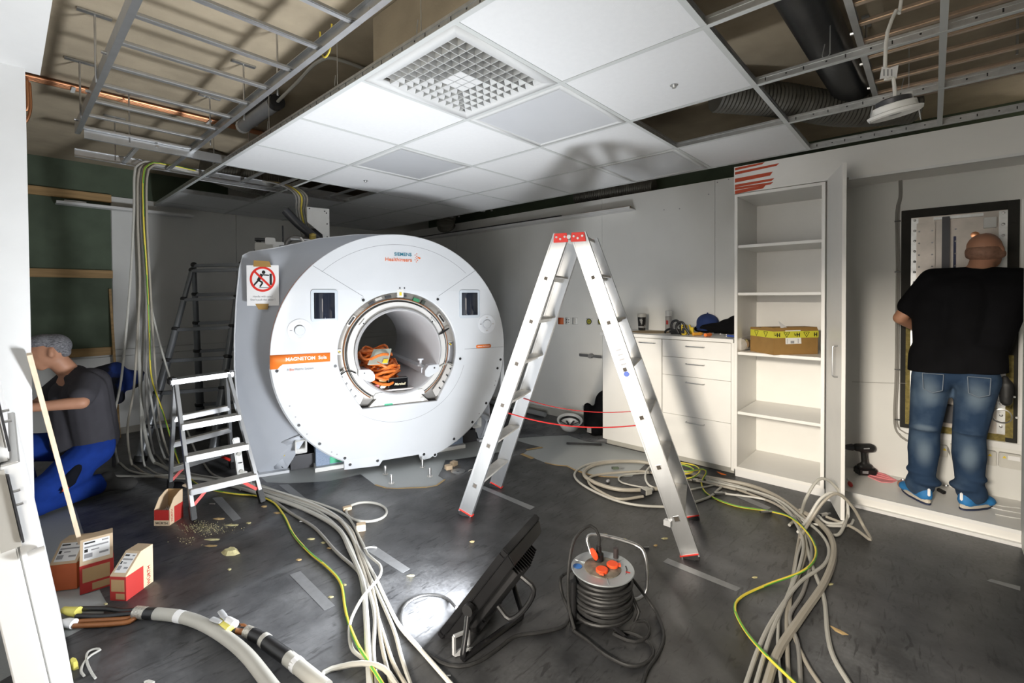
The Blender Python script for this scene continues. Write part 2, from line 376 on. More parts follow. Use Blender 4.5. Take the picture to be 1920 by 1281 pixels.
# back wall: green board field, white boards around it, timber battens
gb = MB().b2((-0.6, YB-0.012, 0.94), (0.785, YB, 2.50)).build('green_board', green_board, wall_back)
MB().b2((-0.6, YB-0.012, 2.55), (1.9, YB, ZS)).build('green_board', green_board, wall_back)
for x0, x1, z0, z1 in ((0.79, 1.98, 0.915, 2.545), (1.985, 3.18, 0.915, 2.545), (3.185, 4.54, 0.915, 2.545), (-0.6, 1.98, 0.01, 0.84), (1.985, 3.18, 0.01, 0.84), (3.185, 4.54, 0.01, 0.84), (0.79, 1.98, 0.844, 0.911), (1.985, 4.54, 0.844, 0.911)):
    MB().b2((x0, YB-0.02, z0), (x1, YB, z1)).build('wall_panel', wall_white, wall_back, bevel=0.002)
for z in (2.515, 1.715, 0.905):
    MB().b2((-0.6, YB-0.045, z-0.042), (0.79, YB-0.012, z+0.042)).build('timber_batten', wood, wall_back, bevel=0.003)
struct(MB().b2((-0.6, YB-0.035, 0.0), (4.5, YB-0.02, 0.07)).build('baseboard_back', cable_warm))
# right wall boards with fine joints
for y0, y1 in ((0.6, 1.52), (1.522, 2.74), (2.742, 3.98), (3.982, 5.2), (5.202, 6.44)):
    MB().b2((XW-0.012, y0, 0.08), (XW, y1, 2.545)).build('wall_panel', wall_white, wall_right, bevel=0.0015)
struct(MB().b2((XW-0.035, 2.4, 0.0), (XW-0.012, 6.44, 0.085)).build('baseboard_right', cable_grey))
for y, z in ((2.02, 2.33), (1.86, 2.32), (1.58, 2.42), (1.5, 2.52), (1.4, 2.53)):
    MB().cyl((XW-0.014, y, z), (XW-0.0115, y, z), 0.006, n=10).build('screw_head', grey_ink, wall_right)
# cable ledges (L-shaped) on right wall and back wall
def ledge(name, label, p, q, w, up, parent=None):
    t = thing(name, label, 'cable ledge', p)
    d = (V(q)-V(p)).normalized(); n = V((0, 0, 1)).cross(d)
    L = (V(q)-V(p)).length
    m = Matrix(((d.x, n.x, 0), (d.y, n.y, 0), (0, 0, 1)))
    MB().box(m@V((L/2, w/2, 0)), (L, w, 0.012), m).build('shelf', white_paint, t, bevel=0.002)
    MB().box(m@V((L/2, w-0.006, up/2)), (L, 0.012, up), m).build('upstand', white_paint, t, bevel=0.002)
    return t
tl = ledge('cable_ledge', 'long white cable ledge high on right wall below the ceiling edge', (XW-0.012, 2.33, 2.37), (XW-0.012, 6.40, 2.37), 0.14, 0.02)
for o in list(tl.children): pass
MB().box((-0.03, 0.36, 0.03), (0.03, 0.62, 0.025)).build('timber_strip', wood, tl)
MB().tube([(-0.10, 0.9, 0.028), (-0.10, 4.0, 0.028)], 0.014).build('conduit', dark_metal, tl)
tl2 = ledge('cable_ledge', 'short white cable ledge mounted on the back wall below timber batten', (0.363, YB-0.046, 2.40), (1.5, YB-0.046, 2.40), -0.12, 0.02)
MB().box((0.14, -0.06, 0.022), (0.16, 0.08, 0.03)).build('block', white_paint, tl2)
# bulkhead above shelving and niche
bulk = sbox('bulkhead', (XF-0.005, -0.62, 2.262), (XF+0.025, 1.17, ZC-0.022), lam_white)
sbox('trim_3', (XF-0.005, -0.5, 2.245), (XF+0.03, 0.43, 2.262), white_paint)
sbox('bulkhead_soffit', (XF+0.025, -0.5, 2.30), (4.5, 0.56, 2.32), lam_white)
# niche platform
sbox('niche_floor', (XF+0.004, -0.6, 0.0), (4.5, 0.50, 0.092), lam_white)
sbox('trim_4', (XF-0.008, -0.6, 0.072), (XF+0.02, 0.42, 0.094), white_paint)
sbox('trim_5', (XF-0.022, -0.5, 0.0), (XF+0.004, 0.55, 0.022), white_paint)
# red marker strokes on the bulkhead
scr = [((1378, 317.5), (1434, 306), 4.5), ((1378, 325.5), (1461, 308.5), 5), ((1378, 339), (1449, 325.5), 7.5), ((1378, 349), (1452, 336.5), 5), ((1378, 354), (1450, 343.5), 4.5), ((1378, 361), (1436, 350), 6.5)]
ms = MB()
for (x0, y0), (x1, y1), w in scr:
    dx = XF-0.0062
    a, b, c, d = (atX(x, y, dx) for x, y in ((x0, y0-w/2), (x1, y1-w/2), (x1-5, y1+w/2), (x0, y0+w/2)))
    ms.poly([a, b, c, d])
so = ms.build('marker_strokes', mat('red_marker', (0.46, 0.06, 0.015), 0.6), bulk, world=True, smooth=False); so['label'] = 'red marker strokes'
# ------------------------------------------------------------------ floor covering with torn openings
def fp(l, z=0.0): return [(lambda w: (w.x, w.y))(atZ(x, y, z)) for x, y in l]
U_ = V((cos(R(-20.5)), sin(R(-20.5)), 0)); V_ = V((-sin(R(-20.5)), cos(R(-20.5)), 0)); M0 = V((2.252, 3.271, 0))
def ml(u, v): w = M0+U_*u+V_*v; return (w.x, w.y)
h1 = fp([(500, 905), (542, 907), (580, 905), (616, 903), (645, 897), (676, 890), (690, 900), (703, 910), (723, 916), (747, 917), (798, 915), (820, 911), (835, 900), (822, 892), (828, 882), (835, 863), (848, 863), (890, 857), (937, 848), (946, 832), (925, 815)])+[ml(1.1, 0.9), ml(1.1, 1.7), ml(-1.1, 1.7), ml(-1.1, 0.5)]
h2 = fp([(966, 822), (1000, 819), (1036, 817), (1064, 816), (1100, 828)])+[(XF+0.08, 2.37), (XF+0.08, 1.85)]+fp([(1222, 862), (1206, 875), (1185, 894), (1160, 895), (1130, 894), (1104, 890), (1077, 881), (1063, 874), (1040, 872), (1022, 868), (1002, 860), (980, 851), (988, 845), (1018, 840), (990, 833), (966, 826)])
h3 = fp([(95, 1225), (119, 1199), (156, 1180), (194, 1152), (200, 1130), (188, 1108), (165, 1025), (135, 930)])+[(0.12, 4.55), (0.12, 3.2), (-0.3, 3.0), (-0.3, 2.5)]
out = [(-0.55, -2.6), (XF-0.024, -2.6), (XF-0.024, 0.56), (XF+0.06, 0.60), (XF+0.06, 2.38), (XW-0.04, 2.40), (XW-0.04, YB-0.04), (-0.55, YB-0.04)]
cov = shape2d('floor_covering', out, [h1, h2, h3], rubber_floor, ext=0.003, to=lambda a, b, h: V((a, b, 0.0005+h)))
tag(cov, 'dark grey protective sheet laid over the pale floor with torn openings', 'floor covering', kind='structure')
ke = MB()
def edge_strip(pts, w0=0.012):
    for i in range(len(pts)-1):
        a, b = V((*pts[i], 0.0025)), V((*pts[i+1], 0.0025)); d = (b-a).normalized(); n = V((-d.y, d.x, 0))
        w = w0*(0.6+0.8*random.random()); ke.prism([a-n*0.004, b-n*0.004, b+n*w, a+n*w], (0, 0, 0.001))
edge_strip(h1[7:12]); edge_strip(h1[11:13]); edge_strip(h2[10:17], 0.018); edge_strip(h2[17:19], 0.05); edge_strip(h2[19:21], 0.03)
o = ke.build('torn_paper_edge', kraft, cov, smooth=False); o['label'] = 'torn brown paper edge'
# ------------------------------------------------------------------ suspended ceiling
grid = struct(thing('ceiling_grid', 'white suspended ceiling grid with missing tiles', 'ceiling', (0, 0, ZC))); del grid['category']
TS = 0.684; GX = 1.1675; GY = 0.6596
def tee(p, q):
    b = MB(); b.bar(V(p)+V((0, 0, 0.0)), V(q), 0.024, 0.0025, mi=0)
    b.bar(V(p)+V((0, 0, 0.019)), V(q)+V((0, 0, 0.019)), 0.002, 0.036, mi=1)
    b.bar(V(p)+V((0, 0, 0.035)), V(q)+V((0, 0, 0.035)), 0.008, 0.012, mi=1)
    return b.build('ceiling_tee', [tee_white, galv], grid, smooth=False)
def tee_b(p, q):
    o_ = tee(p, q); o_.location.z = 0.0009; return o_
for j in range(5): tee((GX+TS*j, -0.38, 0), (GX+TS*j, YB-0.03, 0))
for i in range(-1, 9):
    for j in range(4): tee_b((GX+TS*j+0.002, GY+TS*i, 0), (GX+TS*(j+1)-0.002, GY+TS*i, 0))
# punched slots in the web seen on the edge tees
sl = MB()
for j, y0, y1, s in ((0, 0.4, 4.8, -1), (4, -0.35, 0.62, -1), (2, -0.35, 0.62, -1), (3, -0.35, 0.62, -1)):
    y = y0
    while y < y1:
        sl.b2((GX+TS*j+s*0.0012-0.0006, y, 0.012), (GX+TS*j+s*0.0012+0.0006, y+0.005, 0.028)); sl.b2((GX+TS*j+s*0.0012-0.0006, y+0.07, 0.017), (GX+TS*j+s*0.0012+0.0006, y+0.077, 0.024)); y += 0.16
sl.build('tee_slot', black, grid, smooth=False)['kind'] = 'stuff'
tile_src = None
for j in range(4):
    for i in range(9):
        if (j, i) in ((0, 5), (0, 6), (1, 5), (2, 0), (0, 1), (1, 1), (1, 3), (3, 1)): continue
        c = (GX+TS*(j+.5), GY+TS*(i+.5), 0.0)
        if i == 8:
            MB().b2((c[0]-0.334, GY+TS*8+0.008, 0.0013), (c[0]+0.334, YB-0.05, 0.018)).build('ceiling_tile', tile_white, grid); continue
        if tile_src is None:
            tile_src = MB().b2((-0.3315, -0.3315, 0.0022), (0.3315, 0.3315, 0.018)).build('ceiling_tile', tile_white, grid, bevel=0.001); tile_src.location = c
        else: inst(tile_src, grid, c)
for (j, i, dx, dy) in ((1, 0, 0.06, -0.05), (1, 4, 0.0, 0.0)):
    MB().lathe([(0.0, -0.012), (0.010, -0.012), (0.014, 0.0), (0.02, 0.001)], (GX+TS*(j+.5)+dx, GY+TS*(i+.5)+dy, 0.0), n=12).build('sprinkler_cap', galv, grid)
# luminaires: opal panels
LAB = ('square opal ceiling light panel beside the air diffuser', 'square opal ceiling light panel above the scanner', 'square opal ceiling light panel at ceiling edge near tall shelving')
for n, (j, i) in enumerate(((1, 1), (1, 3), (3, 1))):
    c = (GX+TS*(j+.5), GY+TS*(i+.5), ZC)
    t = thing('ceiling_light', LAB[n], 'ceiling light', c, group='ceiling light panels')
    shape2d('frame', rrect(0.662, 0.662, 0.004, 2), [rrect(0.59, 0.59, 0.004, 2)], vent_white, t, ext=0.02, to=lambda a, b, h: V((a, b, h+0.0085)))
    MB().b2((-0.297, -0.297, 0.001), (0.297, 0.297, 0.012)).build('opal_diffuser', light_panel, t)
    MB().b2((-0.3, -0.3, 0.0125), (0.3, 0.3, 0.05)).build('housing', vent_white, t)
# air diffuser with triangular vanes
t = thing('air_diffuser', 'white square ceiling air diffuser with rows of small angled vanes', 'air vent', (GX+TS*.5, GY+TS*1.5, ZC))
shape2d('frame', rrect(0.662, 0.662, 0.004, 2), [rrect(0.545, 0.545, 0.004, 2)], vent_white, t, ext=0.02, to=lambda a, b, h: V((a, b, h+0.0085)))
NC = 11; cs = 0.545/NC
for k in range(1, NC):
    x = -0.2725+k*cs
    for ax in (0, 1):
        p, q = ((x, -0.2725, 0.016), (x, 0.2725, 0.016)) if ax == 0 else ((-0.2725, x, 0.016), (0.2725, x, 0.016))
        MB().bar(p, q, 0.0025, 0.036).build('vane', vent_white, t)
MB().b2((-2*cs+cs/2, -2*cs+cs/2, -0.002), (2*cs-cs/2, 2*cs-cs/2, 0.004)).build('centre_plate', vent_white, t)
wsrc = {}
for a in range(NC):
    for b in range(NC):
        x = -0.2725+(a+.5)*cs; y = -0.2725+(b+.5)*cs
        if abs(x) < 1.4*cs and abs(y) < 1.4*cs: continue
        dr = (1 if x > 0 else -1, 0) if abs(x) >= abs(y) else (0, 1 if y > 0 else -1)
        if dr not in wsrc:
            h = cs/2-0.001; e = V((dr[0], dr[1], 0)); s_ = V((-e.y, e.x, 0))
            tri = [e*h+s_*h, e*h-s_*h, e*h*0.4-s_*h*0.75+V((0, 0, 0.012)), -e*h*0.15+V((0, 0, 0.026)), e*h*0.4+s_*h*0.75+V((0, 0, 0.012))]
            m = MB().prism(tri, (0, 0, 0.002)); wsrc[dr] = m.build('deflector', vent_white, t, smooth=False); wsrc[dr].location = (x, y, 0)
        else: inst(wsrc[dr], t, (x, y, 0))
MB().b2((-0.235, -0.33, 0.10), (0.30, 0.40, 0.362)).build('plenum_box', concrete, t); MB().b2((-0.23, -0.28, 0.06), (0.28, 0.28, 0.0995)).build('plenum_throat', black, t)
# ================================================================== THINGS ABOVE THE CEILING LINE
def cable_ladder(name, label, p, q, w, nr, side, z, first=0.12, step=0.29, rung=alu):
    """two rails from p to q, rungs across; side = direction from the first rail to the second"""
    t = thing(name, label, 'cable ladder', (p[0], p[1], z), group='cable ladders')
    d = V((q[0]-p[0], q[1]-p[1], 0)); L = d.length; d.normalize(); s = V((side[0], side[1], 0))
    for k in (0, 1):
        b = MB(); o = s*(w*k)
        sg = 1 if k == 0 else -1
        b.bar(o, o+d*L, 0.003, 0.06); b.bar(o+s*(0.012*sg)+V((0, 0, -0.03)), o+d*L+s*(0.012*sg)+V((0, 0, -0.03)), 0.026, 0.003); b.bar(o+s*(0.008*sg)+V((0, 0, 0.03)), o+d*L+s*(0.008*sg)+V((0, 0, 0.03)), 0.018, 0.003)
        b.build('rail', alu, t, smooth=False)
    for k in range(nr):
        c = d*(first+k*step)
        if c.length > L: break
        MB().bar(c+V((0, 0, -0.012)), c+s*w+V((0, 0, -0.012)), 0.03, 0.018).build('rung', rung, t, bevel=0.004)
    for k in range(0, nr, 2):
        c = d*(first+k*step+0.1)
        for kk in (0, 1):
            o = s*(w*kk+(-0.008 if kk == 0 else 0.008))
            MB().cyl(c+o-s*0.012, c+o+s*0.012, 0.009, n=8).build('rail_bolt', steel, t)
    return t
cl1 = cable_ladder('cable_ladder', 'aluminium cable ladder hung overhead running towards the green board wall', (0.335, 4.16), (0.335, 0.0), 0.64, 14, (1, 0), 2.572)
cl2 = cable_ladder('cable_ladder', 'aluminium cable ladder crossing above the hanging grey cables', (0.37, 4.06), (4.0, 4.06), 0.60, 13, (0, 1), 2.53, first=0.28, step=0.28)
cl3 = cable_ladder('cable_ladder', 'aluminium cable ladder beside the black pipe above the open ceiling grid', (1.7, 0.27), (3.85, 0.27), 0.75, 12, (0, -1), 2.66, first=0.1, step=0.19, rung=mat('rung_warm', (0.62, 0.5, 0.40), 0.35, 0.9))
# threaded rods with ceiling plates
def hanger(x, y, z, d=(1, 0), lab='thin steel hanger rod fixed to slab beside the left cable ladder'):
    t = thing('hanger_rod', lab, 'hanger rod', (x, y, ZS), group='hanger rods under the slab')
    MB().cyl((0, 0, -0.004), (0, 0, z-ZS), 0.005, n=8).build('rod', steel, t)
    b = MB().box((0, 0, -0.006), (0.13 if d[0] else 0.03, 0.03 if d[0] else 0.13, 0.008)); b.build('ceiling_plate', galv, t)
for (x, y) in ((0.325, 3.05), (0.325, 3.72), (0.99, 2.55), (0.99, 3.05), (0.99, 3.72), (0.60, 4.06), (0.60, 4.66), (1.35, 4.06)):
    hanger(x, y, 2.52)
for (x, y) in ((2.2, 0.26), (3.0, 0.26), (3.4, -0.3)):
    hanger(x, y, 2.64, lab='thin steel hanger rod fixed to slab above the open ceiling grid')
def wire(x, y):
    o = MB().tube([(x, y, ZS), (x, y, ZC+0.05), (x+0.004, y+0.02, ZC+0.03), (x, y+0.03, ZC+0.05), (x, y+0.02, ZC+0.10)], 0.0022, 6).build('ceiling_hanger_wire', galv)
    tag(o, 'thin wire hanger holding the suspended ceiling edge', 'hanger wire', 'ceiling hanger wires')
for y in (1.55, 2.25, 3.15, 4.3): wire(GX, y)
wire(GX+TS, 4.1); wire(GX+2*TS, 0.35); wire(GX+TS*3, 0.1)
# copper pipes along the slab
for k in range(4):
    y = 4.13+k*0.022; z = 2.835
    pts = [(-0.45, y, z), (1.72, y, z)]
    if k in (0, 3):
        pts = [(0.05, y+0.02, 2.62-0.02*k), (0.105, y+0.02, 2.62-0.02*k), (0.122+0.004*k, y+0.01, 2.65), (0.122+0.004*k, y, 2.81), (0.15, y, z), (1.72, y, z)]
        pts = smoothpath(pts, 0.02)
    o = MB().tube(pts, 0.0085, 8).build('copper_pipe', copper); tag(o, 'bare copper pipe running along the concrete slab', 'pipe', 'copper pipes under the slab')
for x in (0.33, 1.1):
    o = MB().box((x, 4.163, 2.823), (0.02, 0.10, 0.005)).build('pipe_clip', socket_white); tag(o, 'white clip strapping the copper pipes together', 'pipe clip', 'copper pipe clips')
# tubular service lamp with conduit
t = thing('tube_lamp', 'grey tubular service lamp fixed to slab beside the ceiling edge', 'lamp', (1.25, 3.88, 2.76))
MB().lathe([(0.03, 0), (0.045, 0.015), (0.045, 0.62), (0.03, 0.64)], (0, 0, 0), (0, -1, 0), 16).build('diffuser_tube', mat('lamp_tube', (0.33, 0.34, 0.36), 0.25), t)
MB().lathe([(0.05, -0.01), (0.05, 0.02)], (0, 0, 0), (0, -1, 0), 12).build('end_cap', white_paint, t)
MB().lathe([(0.05, 0.61), (0.05, 0.66)], (0, 0, 0), (0, -1, 0), 12).build('end_cap', dark_metal, t)
MB().b2((-0.02, -0.5, 0.03), (0.02, -0.1, 0.1)).build('bracket', dark_metal, t)
MB().tube(smoothpath([(0, -0.66, 0.0), (0, -0.95, 0.03), (0, -1.25, 0.06), (0.1, -1.32, 0.08), (0.5, -1.32, 0.08)]), 0.010, 8).build('conduit', cable_grey, t)
# black insulated pipe, flexible ducts
o = MB().tube([(1.7, 0.44, 2.74), (3.45, 0.39, 2.735), (3.66, 0.385, 2.73)], 0.095, 20).build('black_pipe', mat('black_lagging', (0.012, 0.013, 0.015), 0.35, bump=0.3, bscale=20)); tag(o, 'large black insulated pipe above the open ceiling grid', 'pipe')
def duct(name, label, pts, r, m=flex_duct):
    P = smoothpath(pts, 0.012); rr = [r*(1.0+(0.045 if i % 2 else -0.03)) for i in range(len(P))]
    o = MB().tube(P, rr, 20).build(name, m, ang=20); return tag(o, label, 'duct', 'flexible air ducts')
duct('flexible_duct', 'ribbed grey flexible duct seen through open ceiling cell by black pipe', [(3.0, 1.0, 2.70), (3.3, 0.72, 2.68), (3.62, 0.42, 2.63), (3.85, 0.1, 2.63)], 0.10)
duct('flexible_duct', 'ribbed grey flexible duct at the top edge of the open ceiling grid', [(1.72, 0.62, 2.72), (1.95, 0.45, 2.70), (2.2, 0.28, 2.74)], 0.075)
duct('flexible_duct', 'ribbed grey flexible duct hanging below ceiling edge behind the scanner', [(4.15, 4.9, 2.8), (4.13, 4.92, 2.6), (4.12, 4.95, 2.48), (4.16, 4.98, 2.42)], 0.12)
duct('flexible_duct', 'ribbed grey flexible duct over the right wall above the cable ledge', [(4.7, 2.2, 2.62), (4.7, 2.6, 2.64), (4.72, 3.2, 2.66)], 0.08)
duct('flexible_duct', 'ribbed grey flexible duct in plenum behind hanging cables', [(1.3, 5.0, 2.70), (1.7, 5.1, 2.66), (2.2, 5.2, 2.68)], 0.14)
# downlight dangling from its cable
dc = V((0, 0, HC))+ray(1678, 214)*1.45
t = thing('downlight', 'white recessed downlight dangling on a white cable', 'downlight', dc)
ax = V((0.18, -0.12, -1)).normalized()
MB().lathe([(0.0, 0.0), (0.020, 0.0), (0.022, -0.003), (0.05, 0.001), (0.062, 0.006), (0.068, 0.002), (0.07, -0.006), (0.058, -0.010), (0.056, -0.028), (0.05, -0.03)], (0, 0, 0), ax, 36).build('trim_ring', socket_white, t)
MB().lathe([(0.0, 0.0015), (0.016, 0.001), (0.017, -0.004)], (0, 0, 0), ax, 20).build('lens', clear_plastic, t)
MB().lathe([(0.045, -0.028), (0.045, -0.045), (0.03, -0.05)], (0, 0, 0), ax, 12).build('heat_sink', dark_metal, t)
MB().lathe([(0.016, -0.03), (0.016, -0.066), (0.0, -0.068)], V((0.034, -0.034, 0)), ax, 14).build('junction_box', socket_white, t)
for s in (-1, 1):
    f = V((0.5, -0.85, 0))*0.062*s
    MB().tube([f+V((0, 0, 0.03)), f*1.1+V((0, 0, -0.005)), f*1.15+V((0.012, 0, -0.02)), f*1.1+V((0.024, 0, -0.005))], 0.0016, 6).build('spring_clip', steel, t)
cpts = [dc+V((0, 0, 0.045)), dc+V((-0.012, 0.004, 0.11))]+[V((0, 0, HC))+ray(x, y)*1.45 for x, y in ((1661, 150), (1660, 110), (1664, 60), (1680, 20), (1690, 0))]
cpts.append(V((cpts[-1].x+0.02, cpts[-1].y, ZS)))
MB().tube(smoothpath([p-dc for p in cpts]), 0.0052, 8).build('power_cable', cable_white, t)
tg = V((0, 0, HC))+ray(1668, 135)*1.445-dc
rx, ry = _R, V((0, 0, 1))
MB().prism([tg+rx*a+ry*b for a, b in ((-0.03, -0.022), (-0.004, -0.018), (0.022, -0.02), (0.028, 0.022), (0.0, 0.012), (-0.024, 0.016))], _F*0.001).build('cable_label', paper, t)
for k in range(3):
    a = -0.02+k*0.012; MB().prism([tg-_F*0.0008+rx*(a+dx)+ry*b for dx, b in ((0, -0.012), (0.004, -0.012), (0.004, 0.008), (0, 0.008))], _F*0.0005).build('label_print', grey_ink, t)
# thin yellow cable loop over the left ladder
o = MB().tube(smoothpath([atX(x_, y_, 1.004) for x_, y_ in ((600, 60), (601, 90), (607, 107), (615, 102), (620, 85), (622, 45))], 0.01), 0.004, 6).build('earth_wire', cable_yel); tag(o, 'short yellow-green earth wire looping under the cable ladder', 'wire')
# ================================================================== FITTED FURNITURE
def handle(parent, c, L, axis, out, m=steel):
    c = V(c); a = V(axis)*(L/2); o = V(out)
    pts = [c-a, c-a+o*0.028, c+a+o*0.028, c+a]
    P = [pts[0], pts[0]+o*0.02, pts[0]+o*0.026+a*0.06, pts[1]+a*0.12, pts[2]-a*0.12, pts[3]+o*0.026-a*0.06, pts[3]+o*0.02, pts[3]]
    MB().tube(P, 0.0048, 8).build('handle', m, parent)
# tall open shelf unit
Y0, Y1, ZB, ZT = 0.565, 1.168, 0.067, 2.258
t = thing('shelf_unit', 'tall white open shelf unit set into the wall', 'shelf unit', (XF, Y1, 0.0))
def lb(p, q, name, m=lam_white, bev=0.002): return MB().b2(V(p)-V((XF, Y1, 0)), V(q)-V((XF, Y1, 0))).build(name, m, t, bevel=bev)
lb((XF, Y1-0.022, ZB), (4.49, Y1, ZT), 'side_panel'); lb((XF, Y0, ZB), (4.49, Y0+0.022, ZT), 'side_panel')
lb((XF, Y0+0.022, ZT-0.022), (4.49, Y1-0.022, ZT), 'top_panel'); lb((XF, Y0+0.022, ZB), (4.49, Y1-0.022, ZB+0.022), 'bottom_panel')
lb((4.475, Y0+0.022, ZB+0.022), (4.49, Y1-0.022, ZT-0.022), 'back_panel')
for z in (1.854, 1.478, 1.007, 0.531): lb((XF+0.012, Y0+0.023, z-0.022), (4.474, Y1-0.023, z), 'shelf')
lb((XF+0.03, Y0, 0.0), (XF+0.05, Y1, ZB), 'plinth', white_paint)
pin = MB()
for yy in (Y1-0.0215, Y0+0.0215):
    for x in (XF+0.04, 4.43):
        z = 0.2
        while z < 2.15: pin.box(V((x, yy, z))-V((XF, Y1, 0)), (0.005, 0.001, 0.005)); z += 0.032
pin.build('pin_hole', grey_ink, t, smooth=False)['kind'] = 'stuff'
# open cupboard door beside the niche
hp, fp_ = V((XF+0.005, 0.545, 0)), V((3.505, 0.405, 0)); dd = (fp_-hp); DL = dd.length; dd.normalize(); dn = V((dd.y, -dd.x, 0))
t = thing('cupboard_door', 'tall white cupboard door swung open beside the shelf unit', 'door', hp)
MB().bar(dd*0.0+V((0, 0, 1.16)), dd*DL+V((0, 0, 1.16)), 2.22, 0.021, up=tuple(dn)).build('leaf', lam_white, t, bevel=0.002)
hx = dd*(DL-0.115)-dn*0.011
lf = -dn if (-dn).dot(V((0, 1, 0))) > 0 else dn
handle(t, dd*(DL-0.10)+lf*0.011+V((0, 0, 1.03)), 0.20, (0, 0, 1), lf)
# base cabinets and worktop
def cab(name, label, y0, y1):
    t = thing(name, label, 'cabinet', (XF, y1, 0)); o = V((XF, y1, 0))
    b = MB().b2(V((XF+0.02, y0, 0.068))-o, V((XF+0.58, y0+0.018, 1.076))-o).b2(V((XF+0.02, y1-0.018, 0.068))-o, V((XF+0.58, y1, 1.076))-o).b2(V((XF+0.02, y0+0.018, 0.068))-o, V((XF+0.58, y1-0.018, 0.086))-o).b2(V((XF+0.56, y0+0.018, 0.086))-o, V((XF+0.575, y1-0.018, 1.076))-o).b2(V((XF+0.024, y0+0.018, 1.05))-o, V((XF+0.1, y1-0.018, 1.076))-o)
    b.build('carcass', lam_white, t)
    MB().b2(V((XF+0.08, y0, 0.0))-o, V((XF+0.10, y1, 0.068))-o).build('plinth', galv if False else cable_grey, t)
    return t, o
t, o = cab('sink_cabinet', 'white base cabinet with one door below the round cut-out', 1.770, 2.373)
d = MB().b2(V((XF, 1.772, 0.07))-o, V((XF+0.019, 2.371, 1.072))-o).build('door', lam_white, t, bevel=0.0015)
handle(d, V((XF, 1.905, 1.035))-o, 0.15, (0, 1, 0), (-1, 0, 0))
t, o = cab('drawer_cabinet', 'white base cabinet with four drawers beside the shelf unit', 1.190, 1.767)
for z0, z1 in ((0.925, 1.072), (0.766, 0.922), (0.426, 0.763), (0.07, 0.423)):
    d = MB().b2(V((XF, 1.192, z0))-o, V((XF+0.019, 1.765, z1))-o).build('drawer_front', lam_white, t, bevel=0.0015)
    handle(d, V((XF, 1.475, z1-0.045))-o, 0.15, (0, 1, 0), (-1, 0, 0))
wt = MB().b2((XF-0.012, 1.172, 1.078), (XW-0.012, 2.395, 1.106)).build('worktop', lam_white, bevel=0.002); tag(wt, 'white worktop along the right wall over the base cabinets', 'worktop')
oc = MB(); oc.lathe([(0.0, 0.0), (0.19, 0.0), (0.19, 0.0015), (0.0, 0.0015)], (4.25, 2.02, 1.106), n=40); o = oc.build('sink_cutout', mat('raw_board', (0.36, 0.26, 0.14), 0.8), wt); o['label'] = 'round raw-board sink cut-out'
sp = MB().b2((XF-0.001, 1.168, 0.05), (XF+0.56, 1.189, 1.077)).build('filler_panel', lam_white); tag(sp, 'narrow white filler panel between drawer cabinet and shelf unit', 'panel')
# ------------------------------------------------------------------ things on the worktop
WZ = 1.106
def onwt(x, y): return atZ(x, y, WZ)
c = V((4.40, 0, WZ)); c = atX(1203.5, 615, 4.40); c.z = WZ
t = thing('travel_mug', 'black patterned travel mug with a grey lid at the worktop back', 'cup', c)
MB().lathe([(0.0, 0.0), (0.033, 0.0), (0.036, 0.01), (0.041, 0.10), (0.043, 0.135), (0.0, 0.135)], n=28).build('cup_body', mat('mug_print', (0.012, 0.012, 0.012), 0.35, col2=(0.30, 0.30, 0.29), scale=38, thr=(0.56, 0.62)), t)
MB().lathe([(0.045, 0.135), (0.046, 0.155), (0.042, 0.172), (0.0, 0.174)], n=28).build('lid', mat('mug_lid', (0.42, 0.41, 0.38), 0.5), t)
MB().lathe([(0.0375, 0.03), (0.0385, 0.03), (0.0395, 0.042), (0.038, 0.042)], n=28).build('band', mat('mug_band', (0.4, 0.4, 0.4), 0.4), t)
c = atX(1253.5, 618, 4.42); c.z = WZ
t = thing('spray_can', 'white capped clear canister standing at the worktop back', 'canister', c)
MB().lathe([(0.0, 0), (0.030, 0), (0.031, 0.005), (0.031, 0.145), (0.026, 0.15)], n=24).build('can_body', mat('can_body', (0.42, 0.41, 0.40), 0.25), t)
MB().lathe([(0.034, 0.15), (0.034, 0.20), (0.030, 0.205), (0, 0.205)], n=24).build('cap', socket_white, t)
MB().box((-0.0315, 0, 0.09), (0.002, 0.02, 0.04)).build('label_mark', red_print, t)
# black curved clamps (pipe hooks)
c = atZ(1262, 627, WZ)
t = thing('pipe_clamp_set', 'pair of black curved hook clamps lying on the worktop', 'clamp', c)
def hk(off, s, nm):
    P = [V((0, 0.02, 0.02)), V((0, 0.045, 0.07)), V((0, 0.03, 0.115)), V((0, -0.005, 0.125)), V((0, -0.03, 0.105)), V((0, -0.035, 0.075)), V((0, -0.06, 0.045)), V((0, -0.08, 0.012))]
    MB().tube(smoothpath([V(off)+p*s for p in P], 0.008), 0.011, 8).build(nm, black, t)
hk((0.02, -0.02, 0), 1.0, 'hook'); hk((-0.03, -0.085, -0.004), 0.95, 'hook')
MB().tube(smoothpath([(0.02, 0.035, 0.05), (0.02, 0.075, 0.03), (0.02, 0.085, 0.006)], 0.008), 0.010, 8).build('arm', black, t)
MB().bar((0.0, 0.03, 0.024), (0.0, -0.12, 0.03), 0.05, 0.045).build('body', black, t, bevel=0.012)
